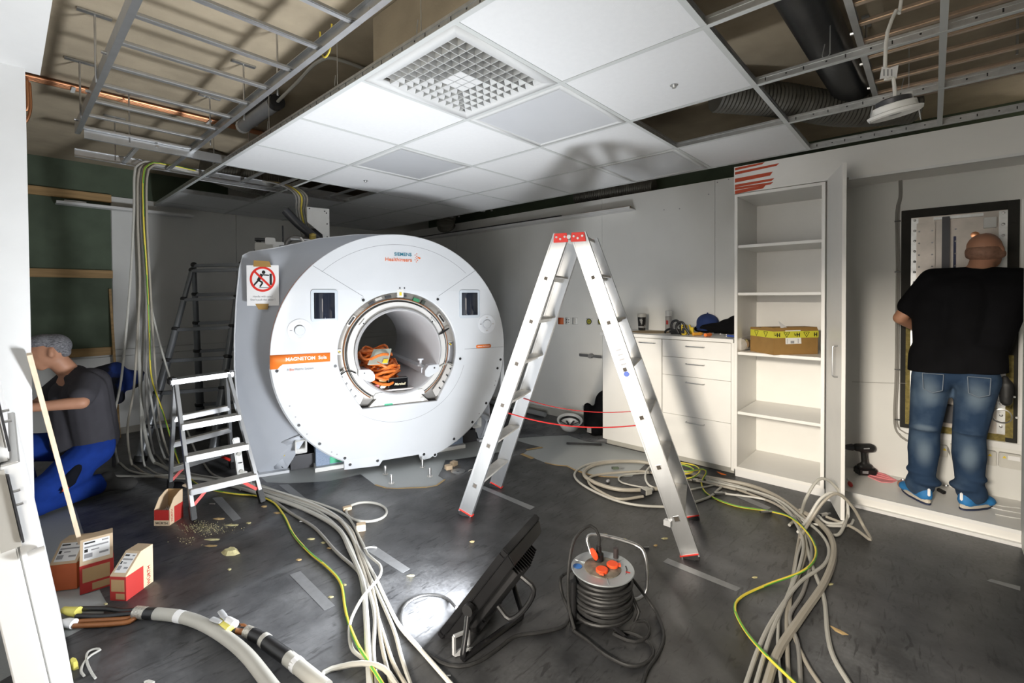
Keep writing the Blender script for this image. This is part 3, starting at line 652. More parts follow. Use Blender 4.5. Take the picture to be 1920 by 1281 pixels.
# laser level and yellow holder
c = atZ(1283, 628, WZ)
t = thing('laser_level', 'yellow and black level tool standing on the worktop', 'tool', c)
MB().box((0, 0, 0.045), (0.045, 0.045, 0.09)).build('housing', yellow, t, bevel=0.006)
MB().box((-0.022, 0.0, 0.038), (0.004, 0.024, 0.05)).build('window', black, t); MB().cyl((-0.0225, 0, 0.075), (-0.026, 0, 0.075), 0.008, n=14).build('lens', black, t)
MB().box((0.0, 0.027, 0.043), (0.05, 0.012, 0.086)).build('rubber_case', black_rub, t, bevel=0.004)
c = atZ(1297, 627, WZ)
t = thing('clamp_mount', 'small yellow clamp mount behind screwdriver on the worktop', 'tool', c)
MB().box((0, 0, 0.032), (0.03, 0.035, 0.064)).build('block', yellow, t, bevel=0.004); MB().bar((0, 0.012, 0.06), (0, 0.022, 0.085), 0.02, 0.01).build('arm', yellow, t)
def driver(name, label, x, y, ang, m1, L=0.12):
    c = atZ(x, y, WZ); t = thing(name, label, 'screwdriver', c, rz=ang, group='hand tools on the worktop')
    MB().lathe([(0.0, 0), (0.014, 0.002), (0.016, 0.02), (0.013, 0.045), (0.017, 0.075), (0.010, 0.10), (0.006, 0.105)], (0, 0, 0.0165), (0, 1, 0), 14).build('grip', m1, t)
    MB().cyl((0, 0.10, 0.0165), (0, 0.10+L, 0.0165), 0.004, n=8).build('shaft', steel, t)
driver('screwdriver', 'screwdriver with a yellow-orange grip lying on the worktop', 1299, 630, R(-120), mat('amber', (0.75, 0.36, 0.04), 0.35))
driver('screwdriver', 'screwdriver with an orange-red grip beside the black jacket', 1322, 632, R(-100), orange)
c = atZ(1362, 634, WZ)
t = thing('pliers', 'blue and grey handled pliers at the worktop edge', 'pliers', c, rz=R(40))
for s in (-1, 1):
    MB().tube(smoothpath([(0, 0, 0.02), (0.012*s, -0.03, 0.018), (0.02*s, -0.07, 0.014), (0.012*s, -0.10, 0.012)], 0.01), 0.009, 8).build('grip', dark_metal if s > 0 else mat('blue_grip', (0.03, 0.07, 0.30), 0.5), t)
    MB().bar((0.004*s, 0, 0.02), (0.002*s, 0.055, 0.034), 0.01, 0.012).build('jaw', steel, t, bevel=0.002)
MB().cyl((0, 0, 0.01), (0, 0, 0.03), 0.008, n=12).build('pivot', steel, t)
# cap and jacket
c = atZ(1305, 626, WZ); c.x += 0.12; c.y += 0.02; c.z += 0.012
t = thing('baseball_cap', 'navy blue baseball cap lying on the worktop', 'cap', c)
blob('crown', [('e', (0.06, -0.06, 0.085), (0.095, 0.10, 0.085)), ('e', (0.06, -0.06, 0.04), (0.10, 0.105, 0.05))], blue_cap, t, vox=0.01)
MB().sph((0.06, -0.06, 0.172), 0.008, 10, 6).build('button', blue_cap, t)
MB().lathe([(0.01, 0.0), (0.012, 0.002), (0.0, 0.003)], (0.02, 0.032, 0.075), (-0.4, 0.9, 0.2), 12).build('badge', socket_white, t)
blob('brim', [('e', (-0.03, -0.07, 0.022), (0.07, 0.085, 0.012)), ('e', (0.03, -0.06, 0.03), (0.06, 0.09, 0.014))], blue_cap, t, vox=0.009)
c = atZ(1345, 628, WZ); c.x += 0.14
o = blob('jacket', [('e', (0, 0.05, 0.05), (0.12, 0.16, 0.05)), ('e', (0.03, -0.05, 0.075), (0.11, 0.10, 0.065)), ('e', (0.02, -0.09, 0.11), (0.07, 0.05, 0.06)), ('c', (-0.02, 0.12, 0.04), (0.02, 0.24, 0.035), 0.045, 0.03), ('c', (0.0, -0.06, 0.05), (-0.02, -0.13, 0.045), 0.05, 0.045)], black_cloth, vox=0.013)
o.location = c; tag(o, 'crumpled black jacket heaped on the worktop by the shelf unit', 'jacket')
# ------------------------------------------------------------------ box with helium tape, foil duct on the shelf
SZ = 1.007
a0, a1, a2 = atZ(1413, 660, SZ), atZ(1450, 666, SZ), atZ(1534, 664, SZ)
bc = a1; bx = (a2-a1); bx.z = 0; W_ = bx.length; bx.normalize(); by = (a0-a1); by.z = 0; D_ = by.length; by.normalize(); H_ = 0.195
ang = math.atan2(bx.y, bx.x); by = V((-bx.y, bx.x, 0)) if V((-bx.y, bx.x, 0)).dot(by) > 0 else V((bx.y, -bx.x, 0))
D_ = 0.27
t = thing('cardboard_box', 'brown cardboard box sealed with yellow helium tape on the shelf', 'box', bc)
bb = MB(); 
P = [V((0, 0, 0)), bx*W_, bx*W_+by*D_, by*D_]
bb.prism(P, (0, 0, H_)); bb.build('carton', brown_card, t, bevel=0.003)
MB().prism([p*1.0+V((0, 0, H_-0.002)) for p in (P[0]+by*0.01, P[1]+by*0.01, P[1]+by*D_*0.5, P[0]+by*D_*0.5)], V((0, 0, 0.012))).build('lid_flap', brown_card, t)
e = 0.0015; tz0, tz1 = H_-0.068, H_-0.018
MB().prism([-bx*e-by*e+V((0, 0, tz0)), bx*W_+bx*e-by*e+V((0, 0, tz0)), bx*W_+bx*e-by*e+V((0, 0, tz1)), -bx*e-by*e+V((0, 0, tz1))], by*0.001).build('warning_tape', mat('tape_yellow', (0.62, 0.60, 0.05), 0.35), t)
MB().prism([-bx*e-by*e+V((0, 0, tz0)), by*D_*0.98-bx*e+V((0, 0, tz0)), by*D_*0.98-bx*e+V((0, 0, tz1)), -bx*e-by*e+V((0, 0, tz1))], bx*0.001).build('warning_tape', MATS['tape_yellow'], t)
MB().prism([bx*(W_*a)-by*0.0008+V((0, 0, z)) for a, z in ((0.27, H_-0.115), (0.62, H_-0.113), (0.60, H_-0.01), (0.26, H_-0.012))], by*0.0006).build('shipping_label', paper, t)
for a, b, z0, z1 in ((0.38, 0.46, 0.085, 0.105), (0.30, 0.31, 0.085, 0.12), (0.54, 0.555, 0.087, 0.12)):
    MB().prism([bx*(W_*q)-by*0.0012+V((0, 0, z)) for q, z in ((a, z0), (b, z0), (b, z1), (a, z1))], by*0.0004).build('label_print', grey_ink, t)
zc = (tz0+tz1)/2; upd = V((0, 0, -1))
for a in (0.08, 0.52, 0.96):
    if a < 0.9: text('tape_lettering', 'He', 0.040, black_ink, basis(bx*(W_*(a))-by*0.0032+V((0, 0, zc)), -bx, upd), t, bold=0.0012)
    else: text('tape_lettering', 'H', 0.040, black_ink, basis(bx*(W_*a-0.01)-by*0.0032+V((0, 0, zc)), -bx, upd), t, bold=0.0012)
for a in (0.29, 0.73):
    c0 = bx*(W_*a)-by*0.0030+V((0, 0, zc)); s_ = 0.024
    q = [c0+bx*s_+V((0, 0, 0.018)), c0-bx*s_+V((0, 0, 0.018)), c0+V((0, 0, -0.021))]
    b = MB()
    for k in range(3): b.bar(q[k], q[(k+1) % 3], 0.003, 0.001, up=tuple(by))
    b.bar(c0+V((0, 0, 0.010)), c0+V((0, 0, 0.0)), 0.006, 0.001, up=tuple(by)); b.build('tape_symbol', black_ink, t)
for a in (0.3, 0.7):
    c0 = by*(D_*a)-bx*0.0032+V((0, 0, zc)); s_ = 0.022
    q = [c0+by*s_+V((0, 0, 0.018)), c0-by*s_+V((0, 0, 0.018)), c0+V((0, 0, -0.021))]; b = MB()
    for k in range(3): b.bar(q[k], q[(k+1) % 3], 0.003, 0.001, up=tuple(bx))
    b.build('tape_symbol', black_ink, t)
MB().prism([bx*0.06+V((0, 0.0, H_+0.008)), bx*0.13+by*0.02+V((0, 0, H_+0.008)), bx*0.07+by*0.04+V((0, 0, H_+0.06))], by*0.001).build('packing_paper', paper, t)
fy = atX(1400, 640, 4.15).y; P = [V((4.04, fy+0.012, SZ+0.053)), V((4.14, fy, SZ+0.053)), V((4.28, fy+0.004, SZ+0.053))]
PP = smoothpath(P, 0.008); o = MB().tube(PP, [0.05*(1.04 if i % 2 else 0.93) for i in range(len(PP))], 18).build('foil_duct', foil, ang=15); tag(o, 'crumpled silver foil duct piece beside the cardboard box', 'duct piece')
# ------------------------------------------------------------------ right wall fittings
XS = XW-0.012
def plate(name, label, x, y, m, parts, w=0.075, group='wall sockets behind the ladder'):
    c = atX(x, y, XS); c.x = XS
    t = thing(name, label, 'socket', c, group=group)
    shape2d('cover_plate', rrect(w, w*1.05, 0.004, 2), [], m, t, ext=0.010, to=lambda a, b, h: V((-0.005+h, a, b)))
    parts(t)
def red_p(t): MB().box((-0.012, 0, 0.03), (0.004, 0.03, 0.008)).build('rocker', red_print, t)
def dots(t):
    for a in (-0.014, 0.014):
        for b in (-0.014, 0.014): MB().cyl((-0.0095, a, b), (-0.012, a, b), 0.0065, n=12).build('contact_hole', black, t)
def blank(t):
    for b in (-0.016, 0.016): MB().lathe([(0.016, 0), (0.016, 0.003), (0.011, 0.003)], (-0.010, 0, b), (-1, 0, 0), 16).build('data_port', cable_white, t)
def rnd(t):
    MB().lathe([(0.034, 0.0), (0.034, 0.004), (0.026, 0.004), (0.024, -0.002), (0, -0.002)], (-0.010, 0, 0), (-1, 0, 0), 24).build('gas_outlet_ring', black, t)
    MB().lathe([(0.026, 0.0), (0.026, 0.003), (0, 0.003)], (-0.010, 0, 0), (-1, 0, 0), 24).build('outlet_face', mat('olive_yellow', (0.32, 0.31, 0.04), 0.5), t)
    MB().box((-0.014, 0, 0), (0.003, 0.018, 0.006)).build('key_slot', black, t)
plate('emergency_switch', 'orange-red square wall switch seen between the ladder legs', 1052, 602, orange_print, red_p)
plate('wall_socket', 'white wall socket with four dark holes beside the red switch', 1065.5, 602, socket_white, dots)
plate('wall_socket', 'white data socket with two ports beside the four-hole socket', 1078.5, 602, socket_white, blank)
plate('gas_outlet', 'white wall outlet with a round yellow insert left of ladder leg', 1105.5, 603, socket_white, rnd)
plate('gas_outlet', 'white wall outlet with a round yellow insert beside the ladder leg', 1127, 603, socket_white, rnd)
p0, p1 = atX(1089, 665, XS), atX(1132, 669, XS)
t = thing('equipment_rail', 'short grey equipment rail on right wall beside the cabinet', 'rail', p0)
MB().bar((-0.03, 0, 0), p1-p0+V((-0.03, 0, 0)), 0.010, 0.032).build('bar', steel, t, bevel=0.002)
q = (p1-p0)*0.5; MB().cyl(q+V((0, 0, 0)), q+V((-0.05, 0, 0)), 0.026, n=16).build('clamp_knob', mat('knob_grey', (0.2, 0.2, 0.2), 0.5), t)
MB().cyl((0.001, -0.02, 0), (-0.03, -0.02, 0), 0.012, n=12).build('standoff', steel, t)
# ------------------------------------------------------------------ filter panel in the niche
NX = 4.50
def nx(x, y, X=NX): return atX(x, y, X)
t = thing('filter_panel', 'metal filter panel with bolted edges in a black frame behind standing man', 'filter panel', (NX, -0.12, 0.47))
o = V((NX, -0.12, 0.47))
FY0, FY1, FZ0, FZ1 = -0.418, 0.175, 0.47, 2.075
def fb(name, y0, y1, z0, z1, x0, x1, m, par=t, bev=0.0): return MB().b2(V((x0, y0, z0))-o, V((x1, y1, z1))-o).build(name, m, par, bevel=bev)
fb('frame_side', FY1-0.055, FY1, FZ0, FZ1, NX-0.012, NX, mat('frame_black', (0.014, 0.013, 0.010), 0.8, var=0.3), bev=0.002); fb('frame_side', FY0, FY0+0.055, FZ0, FZ1, NX-0.012, NX, MATS['frame_black'], bev=0.002)
fb('frame_top', FY0+0.055, FY1-0.055, FZ1-0.06, FZ1, NX-0.012, NX, MATS['frame_black']); fb('frame_bottom', FY0+0.055, FY1-0.055, FZ0, FZ0+0.045, NX-0.010, NX, mineral)
fb('insulation_strip', FY0+0.02, FY0+0.056, FZ0+0.03, 1.05, NX-0.0125, NX-0.002, mineral); fb('insulation_strip', FY1-0.056, FY1-0.03, FZ0+0.03, 1.3, NX-0.0125, NX-0.002, mineral)
fb('back_plate', FY0+0.055, FY1-0.055, FZ0+0.045, FZ1-0.06, NX-0.006, NX, dirt_metal)
fb('outer_trim', FY1+0.004, FY1+0.022, FZ0-0.03, FZ1, NX-0.008, NX, white_paint); fb('outer_trim', FY0-0.02, FY1+0.02, FZ0-0.045, FZ0-0.004, NX-0.014, NX, white_paint); fb('outer_trim', FY0-0.05, FY0-0.006, FZ0-0.045, FZ1, NX-0.008, NX, white_paint)
for y in (FY1-0.075, FY0+0.075):
    fb('flange', y-0.02, y+0.02, FZ0+0.05, FZ1-0.065, NX-0.012, NX-0.006, galv)
    bs = None; z = FZ0+0.1
    while z < FZ1-0.08:
        if bs is None: bs = MB().lathe([(0.009, 0), (0.009, 0.004), (0.004, 0.007), (0, 0.007)], (0, 0, 0), (-1, 0, 0), 8).build('bolt', steel, t)
        else: bs = inst(bs, t)
        bs.location = V((NX-0.012, y, z))-o; z += 0.075
for args in (('filter_box', -0.01, 0.09, 1.35, 1.97, NX-0.03, NX-0.006, dirt_metal), ('filter_box', -0.30, -0.10, 1.25, 1.97, NX-0.022, NX-0.006, dirt_metal), ('cable_duct', -0.085, -0.045, 1.3, 2.0, NX-0.05, NX-0.006, dark_metal), ('filter_box', -0.005, 0.085, 0.95, 1.28, NX-0.035, NX-0.006, silver), ('control_board', 0.03, 0.10, 0.74, 0.93, NX-0.03, NX-0.006, mat('pale_green', (0.20, 0.27, 0.20), 0.6)), ('terminal_block', -0.14, -0.03, 0.56, 0.68, NX-0.08, NX-0.006, dark_metal), ('terminal_block', -0.12, -0.05, 0.76, 0.98, NX-0.06, NX-0.006, mat('dark_green', (0.05, 0.08, 0.06), 0.5)), ('top_channel', -0.25, 0.0, 1.985, 2.005, NX-0.03, NX-0.006, galv), ('colour_label', -0.118, -0.104, 1.62, 1.86, NX-0.024, NX-0.021, mat('label_blue', (0.05, 0.06, 0.14), 0.6)), ('colour_label', -0.118, -0.104, 1.52, 1.61, NX-0.024, NX-0.021, yellow), ('rating_plate', 0.04, 0.09, 1.42, 1.52, NX-0.032, NX-0.029, socket_white), ('white_module', -0.31, -0.25, 1.90, 1.97, NX-0.05, NX-0.006, socket_white), ('yellow_label', 0.06, 0.09, 0.62, 0.72, NX-0.05, NX-0.006, yellow)):
    fb(*args, bev=0.002)
for y in (0.005, 0.075, -0.115, -0.285):
    for k in range(7): MB().lathe([(0.006, 0), (0.006, 0.003), (0, 0.004)], V((NX-(0.0305 if y > -0.05 else 0.0225), y, 1.40+k*0.085))-o, (-1, 0, 0), 8).build('rivet', grey_ink, t)
MB().lathe([(0.022, 0), (0.022, 0.012), (0.008, 0.016), (0, 0.016)], V((NX-0.022, -0.21, 1.86))-o, (-1, 0, 0), 16).build('connector', copper, t)
for (x, y, r) in ((1877, 742, 0.042), (1878, 780, 0.050)):
    c = atX(x, y, NX-0.01); MB().lathe([(r*0.8, -0.03), (r*0.8, 0.0), (r, 0.0), (r, 0.006), (r*0.86, 0.008), (r*0.82, -0.02), (0.0, -0.02)], c-o+V((-0.002, 0, 0)), (-1, 0, 0), 28).build('port', steel, t)
    for a in range(4): MB().lathe([(0.007, 0), (0.007, 0.006), (0, 0.006)], c-o+V((-0.002, (r+0.018)*cos(a*pi/2), (r+0.018)*sin(a*pi/2))), (-1, 0, 0), 8).build('bolt', steel, t)
# trunking boxes under the panel
for k, (x0, x1, y0, y1, lab) in enumerate(((1762, 1776, 834, 858, 'small grey trunking box between the man\'s legs'), (1782, 1800, 832, 862, 'small white trunking box beside the man\'s right leg'), (1846, 1868, 844, 874, 'grey trunking box right of the man\'s calf'), (1873, 1915, 848, 882, 'wide grey junction box with warning triangle below filter panel'))):
    a, b = atX(x0, y0, NX-0.03), atX(x1, y1, NX-0.03)
    t2 = thing('junction_box', lab, 'junction box', (NX, (a.y+b.y)/2, (a.z+b.z)/2)); o2 = V(t2.location)
    MB().b2(V((NX-0.04, b.y, b.z))-o2, V((NX, a.y, a.z))-o2).build('housing', mat('box_grey', (0.56, 0.55, 0.51), 0.5), t2, bevel=0.004)
    cy = a.y-o2.y-0.025; cz = a.z-o2.z-0.025
    MB().prism([V((-0.0405, cy+0.010, cz-0.008)), V((-0.0405, cy-0.010, cz-0.008)), V((-0.0405, cy, cz+0.010))], (-0.0006, 0, 0)).build('warning_triangle', yellow, t2)
    if k == 3:
        MB().b2((-0.0408, cy-0.07, cz-0.014), (-0.040, cy-0.015, cz+0.014)).build('label', paper, t2)
# wall cable in the niche
def nc(l, X): return [atX(x, y, X) for x, y in l]
def niche_cable(l, r, lab):
    o_ = MB().tube(smoothpath(nc(l, NX-0.012), 0.03), r, 8).build('wall_cable', cable_dark); tag(o_, lab, 'cable', 'cables clipped to the niche wall')
niche_cable([(1687, 338), (1687, 370), (1681, 400), (1682, 500), (1681, 600), (1680, 700), (1677, 780), (1682, 810), (1700, 826), (1725, 834), (1750, 836)], 0.0075, 'grey cable running down the niche wall left of the filter panel')
niche_cable([(1690, 338), (1690, 370), (1685, 400), (1686, 500), (1685, 600), (1684, 700), (1681, 780), (1688, 806), (1712, 816), (1745, 822)], 0.006, 'grey cable running down the niche wall left of the filter panel')
niche_cable([(1776, 838), (1783, 855), (1795, 862), (1815, 866), (1850, 868)], 0.005, 'grey cable sagging between the trunking boxes')
niche_cable([(1598, 716), (1650, 718), (1700, 719)], 0.0015, 'thin white wire stretched across niche wall')
for y in (415, 510, 693, 787):
    c = atX(1683, y, NX-0.014); o_ = MB().box(c, (0.02, 0.035, 0.008)).build('cable_clip', black); tag(o_, 'small black clip holding the niche wall cables', 'cable clip', 'cable clips on the niche wall')
# ------------------------------------------------------------------ things on the niche floor
PZ = 0.092
def onp(x, y, z=0.0): w = atZ(x, y, PZ); w.z += z; return w
c = onp(1622, 890)
t = thing('cordless_drill', 'black cordless drill standing on its battery in the niche', 'drill', c, rz=R(35))
MB().box((0, 0, 0.03), (0.075, 0.13, 0.055)).build('battery', black, t, bevel=0.01)
MB().box((-0.039, 0.02, 0.03), (0.002, 0.04, 0.02)).build('battery_label', grey_ink, t)
blob('housing', [('c', (0, 0.0, 0.05), (0, 0.012, 0.17), 0.021, 0.02), ('c', (0, -0.035, 0.205), (0, 0.06, 0.205), 0.034, 0.030), ('c', (0, -0.02, 0.06), (0, 0.03, 0.06), 0.028, 0.028)], black_rub, t, vox=0.008)
MB().lathe([(0.026, 0), (0.022, 0.03), (0.014, 0.055), (0.006, 0.06)], (0, 0.09, 0.205), (0, 1, 0), 16).build('chuck', dark_metal, t)
MB().cyl((0, 0.14, 0.205), (0, 0.23, 0.205), 0.004, n=8).build('drill_bit', steel, t)
MB().bar((-0.034, -0.01, 0.21), (-0.034, 0.03, 0.207), 0.002, 0.008).build('badge', clear_plastic, t)
c = onp(1594, 912)
t = thing('red_screwdriver', 'stubby screwdriver with red grip lying below the drill', 'screwdriver', c, rz=R(-75))
MB().lathe([(0.0, 0), (0.012, 0.003), (0.015, 0.03), (0.010, 0.06), (0.007, 0.065)], (0, -0.03, 0.016), (0, 1, 0), 14).build('grip', red_print, t)
MB().cyl((0, 0.03, 0.016), (0, 0.09, 0.016), 0.005, n=8).build('shaft', steel, t); MB().sph((0, 0.095, 0.016), 0.010, 10, 8).build('tip', steel, t)
P = [onp(1627, 886), onp(1640, 884), onp(1660, 890), onp(1682, 902), onp(1672, 906), onp(1652, 905), onp(1638, 899), onp(1627, 894)]
b = MB().prism(P, (0, 0, 0.006))
for k in range(3): b.tube(smoothpath([onp(1628, 888+k*2, 0.006), onp(1645, 889+k*4, 0.010), onp(1664, 895+k*3, 0.009), onp(1680, 902, 0.006)], 0.02), 0.004, 6)
tag(b.build('pink_cloth', pink), 'thin pink plastic strip lying on the niche floor beside the drill', 'cloth')
for (x, y) in ((1680, 892), (1687, 905), (1693, 903), (1774, 914)):
    c = onp(x, y, 0.012); o_ = MB().lathe([(0.012, -0.004), (0.015, -0.004), (0.015, 0.004), (0.012, 0.004)], c, (0.3, 0.2, 1), 18, closed=True).build('metal_ring', steel); tag(o_, 'small metal ring lying on the niche floor', 'ring', 'metal rings on the niche floor')
c = onp(1765, 925, 0.014); o_ = MB().lathe([(0.007, -0.02), (0.014, -0.02), (0.014, 0.02), (0.007, 0.02)], c, (0.6, 0.6, 0.1), 16, closed=True).build('black_sleeve', black); tag(o_, 'short black plastic sleeve between the man\'s shoes', 'sleeve')
for k, l in enumerate(([(1850, 935), (1852, 946), (1880, 951), (1913, 955)], [(1858, 944), (1856, 953), (1882, 959), (1913, 964)], [(1866, 966), (1890, 971), (1915, 975)])):
    o_ = MB().tube([onp(x, y, 0.006) for x, y in l], 0.0035, 6).build('white_bracket_rod', socket_white); tag(o_, 'thin white bent rod lying at the niche corner', 'rod', 'white rods on the niche floor')
# ================================================================== MRI SCANNER (local: x along the face, y into the bore, z up)
mri = thing('mri_scanner', 'large white and grey MRI scanner with round open bore', 'mri scanner', M0, rz=R(-20.5))
ZB0 = 1.0
FV = 0.10
def face(h0): return lambda a, b, h: V((a, h0+h, b))
# outline of the front cover: disc with two feet at the bottom
def disc_outline(r, feet=True):
    o = arc(0, ZB0, r, 290, 610, 110)      # from lower right anticlockwise over the top to lower left
    o = [p for p in o]
    if feet: o += [(-0.40, 0.075), (-0.455, 0.055), (-0.19, 0.040), (-0.165, 0.085), (0.15, 0.085), (0.18, 0.028), (0.26, 0.030)]
    return o
def cut(o): return o
outl = [p for p in arc(0, ZB0, 0.985, -72, 242, 110)]+[(-0.458, 0.128), (-0.458, 0.058), (-0.19, 0.045), (-0.16, 0.085), (0.16, 0.085), (0.18, 0.03), (0.25, 0.035)]
hole = arc(0, 0.99, 0.515, -30, 210, 70)+[(-0.37, 0.60), (-0.32, 0.525), (0.33, 0.525), (0.37, 0.60)]
fc = shape2d('front_cover', outl, [hole], mri_white, mri, ext=0.03, to=face(FV+0.022), res_bevel=0.008)
# outer rim behind the face
rim = MB(); n = 120
ring = [(0.982, FV+0.03), (0.99, FV+0.05), (0.985, FV+0.13), (0.93, FV+0.14)]
a0, a1 = -48, 228
for r_, y_ in ring:
    for i in range(n+1):
        a = R(a0+(a1-a0)*i/n); rim.v.append(V((r_*cos(a), y_, ZB0+r_*sin(a))))
for k in range(len(ring)-1):
    for i in range(n): rim.f.append((k*(n+1)+i, k*(n+1)+i+1, (k+1)*(n+1)+i+1, (k+1)*(n+1)+i)); rim.mi.append(0)
rim.build('cover_rim', mri_white, mri)
MB().tube([V((0.978*cos(R(a)), FV+0.125, ZB0+0.978*sin(R(a)))) for a in range(20, 184, 2)], 0.016, 8).build('accent_ring', orange, mri)
# lower side panels step back behind the face: lower edge flange with holes
low = [p for p in arc(0, ZB0, 1.0, 183, 242, 30)]+[p for p in reversed(arc(0, ZB0, 0.955, 183, 242, 30))]
shape2d('edge_flange', low, [], mri_white, mri, ext=0.004, to=face(FV+0.016))
lowr = [p for p in arc(0, ZB0, 1.0, -60, -1.5, 30)]+[p for p in reversed(arc(0, ZB0, 0.955, -60, -1.5, 30))]
shape2d('edge_flange', lowr, [], mri_white, mri, ext=0.004, to=face(FV+0.016))
# seams
yf = FV-0.0012
def seam(pts, w=0.004):
    P = []
    sm = MB(); d0 = [V((x, yf, z)) for x, z in pts]; L_, R_ = [], []
    for i, p in enumerate(d0):
        tdir = (d0[min(i+1, len(d0)-1)]-d0[max(i-1, 0)]).normalized(); n_ = V((-tdir.z, 0, tdir.x))
        L_.append(p+n_*(w/2)); R_.append(p-n_*(w/2))
    sm.prism(L_+list(reversed(R_)), (0, 0.002, 0)); sm.build('panel_seam', seam_dark, mri, smooth=False)
seam([(-0.683, 1.709), (-0.3, 1.464)]); seam([(0.706, 1.704), (0.347, 1.467)]); seam(arc(0, ZB0, 0.905, 48, 133, 40), 0.003); seam([(0.589, 0.980), (0.985, 0.980)]); seam(arc(0, 0.99, 0.60, 195, 345, 50), 0.0025)
# fastener holes
for (a, b) in ((-0.302, 1.435), (0.337, 1.437), (-0.525, 0.905), (0.545, 0.895), (-0.945, 0.898), (-0.797, 0.463), (-0.649, 0.296), (-0.46, 0.15), (-0.42, 0.09), (-0.20, 0.085), (0.20, 0.075), (0.92, 0.78), (0.80, 0.46), (0.66, 0.30), (0.48, 0.17), (0.952, 0.86), (0.30, 0.055)):
    f = MB().lathe([(0.019, 0.0), (0.019, 0.003), (0.013, 0.004), (0.011, -0.001), (0, -0.001)], (a, FV-0.001, b), (0, -1, 0), 18).build('fastener_cup', mri_white, mri)
    MB().lathe([(0.0115, 0.0), (0.0115, 0.0022), (0, 0.0022)], (a, FV-0.001, b), (0, -1, 0), 14).build('screw_hole', black, f)
for (a, b) in ((-0.86, 0.62), (-0.82, 0.53), (-0.74, 0.385), (-0.56, 0.215), (-0.52, 0.19), (0.90, 0.66), (0.73, 0.37), (0.89, 0.62)):
    MB().lathe([(0.006, 0.0), (0.006, 0.002), (0, 0.002)], (a, FV, b), (0, -1, 0), 10).build('screw_hole', grey_ink, mri)
# control screens and knobs
for u0, u1 in ((-0.698, -0.504), (0.545, 0.734)):
    c = (u0+u1)/2
    bz = shape2d('screen_bezel', rrect(0.195, 0.252, 0.022, 5, (c, 1.392)), [], mat('bezel_grey', (0.50, 0.55, 0.60), 0.35), mri, ext=0.006, to=face(FV-0.004), res_bevel=0.003)
    shape2d('screen', rrect(0.155, 0.205, 0.005, 3, (c, 1.392)), [], screen, bz, ext=0.002, to=face(FV-0.0105))
for u0 in (-0.782, 0.811):
    k = MB().lathe([(0.088, 0.0), (0.088, 0.005), (0.080, 0.007), (0.045, 0.004), (0.040, 0.0)], (u0, FV-0.001, 1.203), (0, -1, 0), 40).build('control_dial', mat('dial_white', (0.66, 0.68, 0.71), 0.3), mri)
    MB().lathe([(0.038, 0.0), (0.038, 0.018), (0.034, 0.022), (0.0, 0.022)], (u0, FV-0.001, 1.203), (0, -1, 0), 30).build('knob', mri_white, k)
    for a in range(4): MB().box((u0+0.062*cos(a*pi/2), FV-0.008, 1.203+0.062*sin(a*pi/2)), (0.018, 0.002, 0.008)).build('key_mark', grey_ink if a == 2 else silver, k)
# orange name band
band = [(-0.992, 1.020), (-0.563, 1.016), (-0.563, 0.946), (-0.905, 0.946), (-0.925, 0.93), (-0.94, 0.912), (-0.992, 0.912)]
nb = shape2d('name_band', band, [], orange, mri, ext=0.004, to=face(FV-0.003))
def ftext(name, s, size, m, a, b, par, **k): return text(name, s, size, m, basis((a, FV-0.006, b), (1, 0, 0), (0, 0, 1)), par, **k)
ftext('name_lettering', 'MAGNETOM  Sola', 0.0375, white_ink, -0.737, 0.981, nb, bold=0.0007)
ftext('system_lettering', 'A', 0.024, grey_ink, -0.868, 0.900, mri); ftext('system_lettering', 'Bio', 0.024, orange_ink, -0.842, 0.900, mri); ftext('system_lettering', 'Matrix System', 0.024, grey_ink, -0.752, 0.900, mri)
nb2 = shape2d('small_band', rrect(0.15, 0.032, 0.012, 4, (0.778, 0.996)), [], orange, mri, ext=0.004, to=face(FV-0.003)); ftext('name_lettering', 'Siemens Healthineers', 0.014, white_ink, 0.778, 0.996, nb2)
ftext('maker_lettering', 'SIEMENS', 0.040, teal, 0.030, 1.822, mri, bold=0.0005); ftext('maker_lettering', 'Healthineers', 0.045, orange_ink, -0.008, 1.776, mri, bold=0.0002)
for a, b, r_ in ((0.135, 1.82, 0.004), (0.15, 1.81, 0.005), (0.163, 1.80, 0.006), (0.175, 1.795, 0.008), (0.15, 1.79, 0.005), (0.135, 1.78, 0.004), (0.14, 1.80, 0.003), (0.155, 1.775, 0.005), (0.145, 1.762, 0.004), (0.15, 1.832, 0.004)):
    MB().lathe([(r_, 0), (r_, 0.001), (0, 0.001)], (a, FV-0.004, b), (0, -1, 0), 10).build('logo_dot', orange_ink, mri)
# bore tube
bore = MB(); prof = [(0.372, FV+0.12), (0.372, FV+0.012), (0.360, FV), (0.350, FV+0.012), (0.350, 1.70), (0.372, 1.70)]
bore.lathe([(r_, y_) for r_, y_ in prof], (0, 0, 0.99), (0, 1, 0), 72); 
bo = MB(); 
bo.lathe(prof, (0, 0, 0.99), (0, 1, 0), 72, closed=True); bo.build('bore_tube', mri_inner, mri)
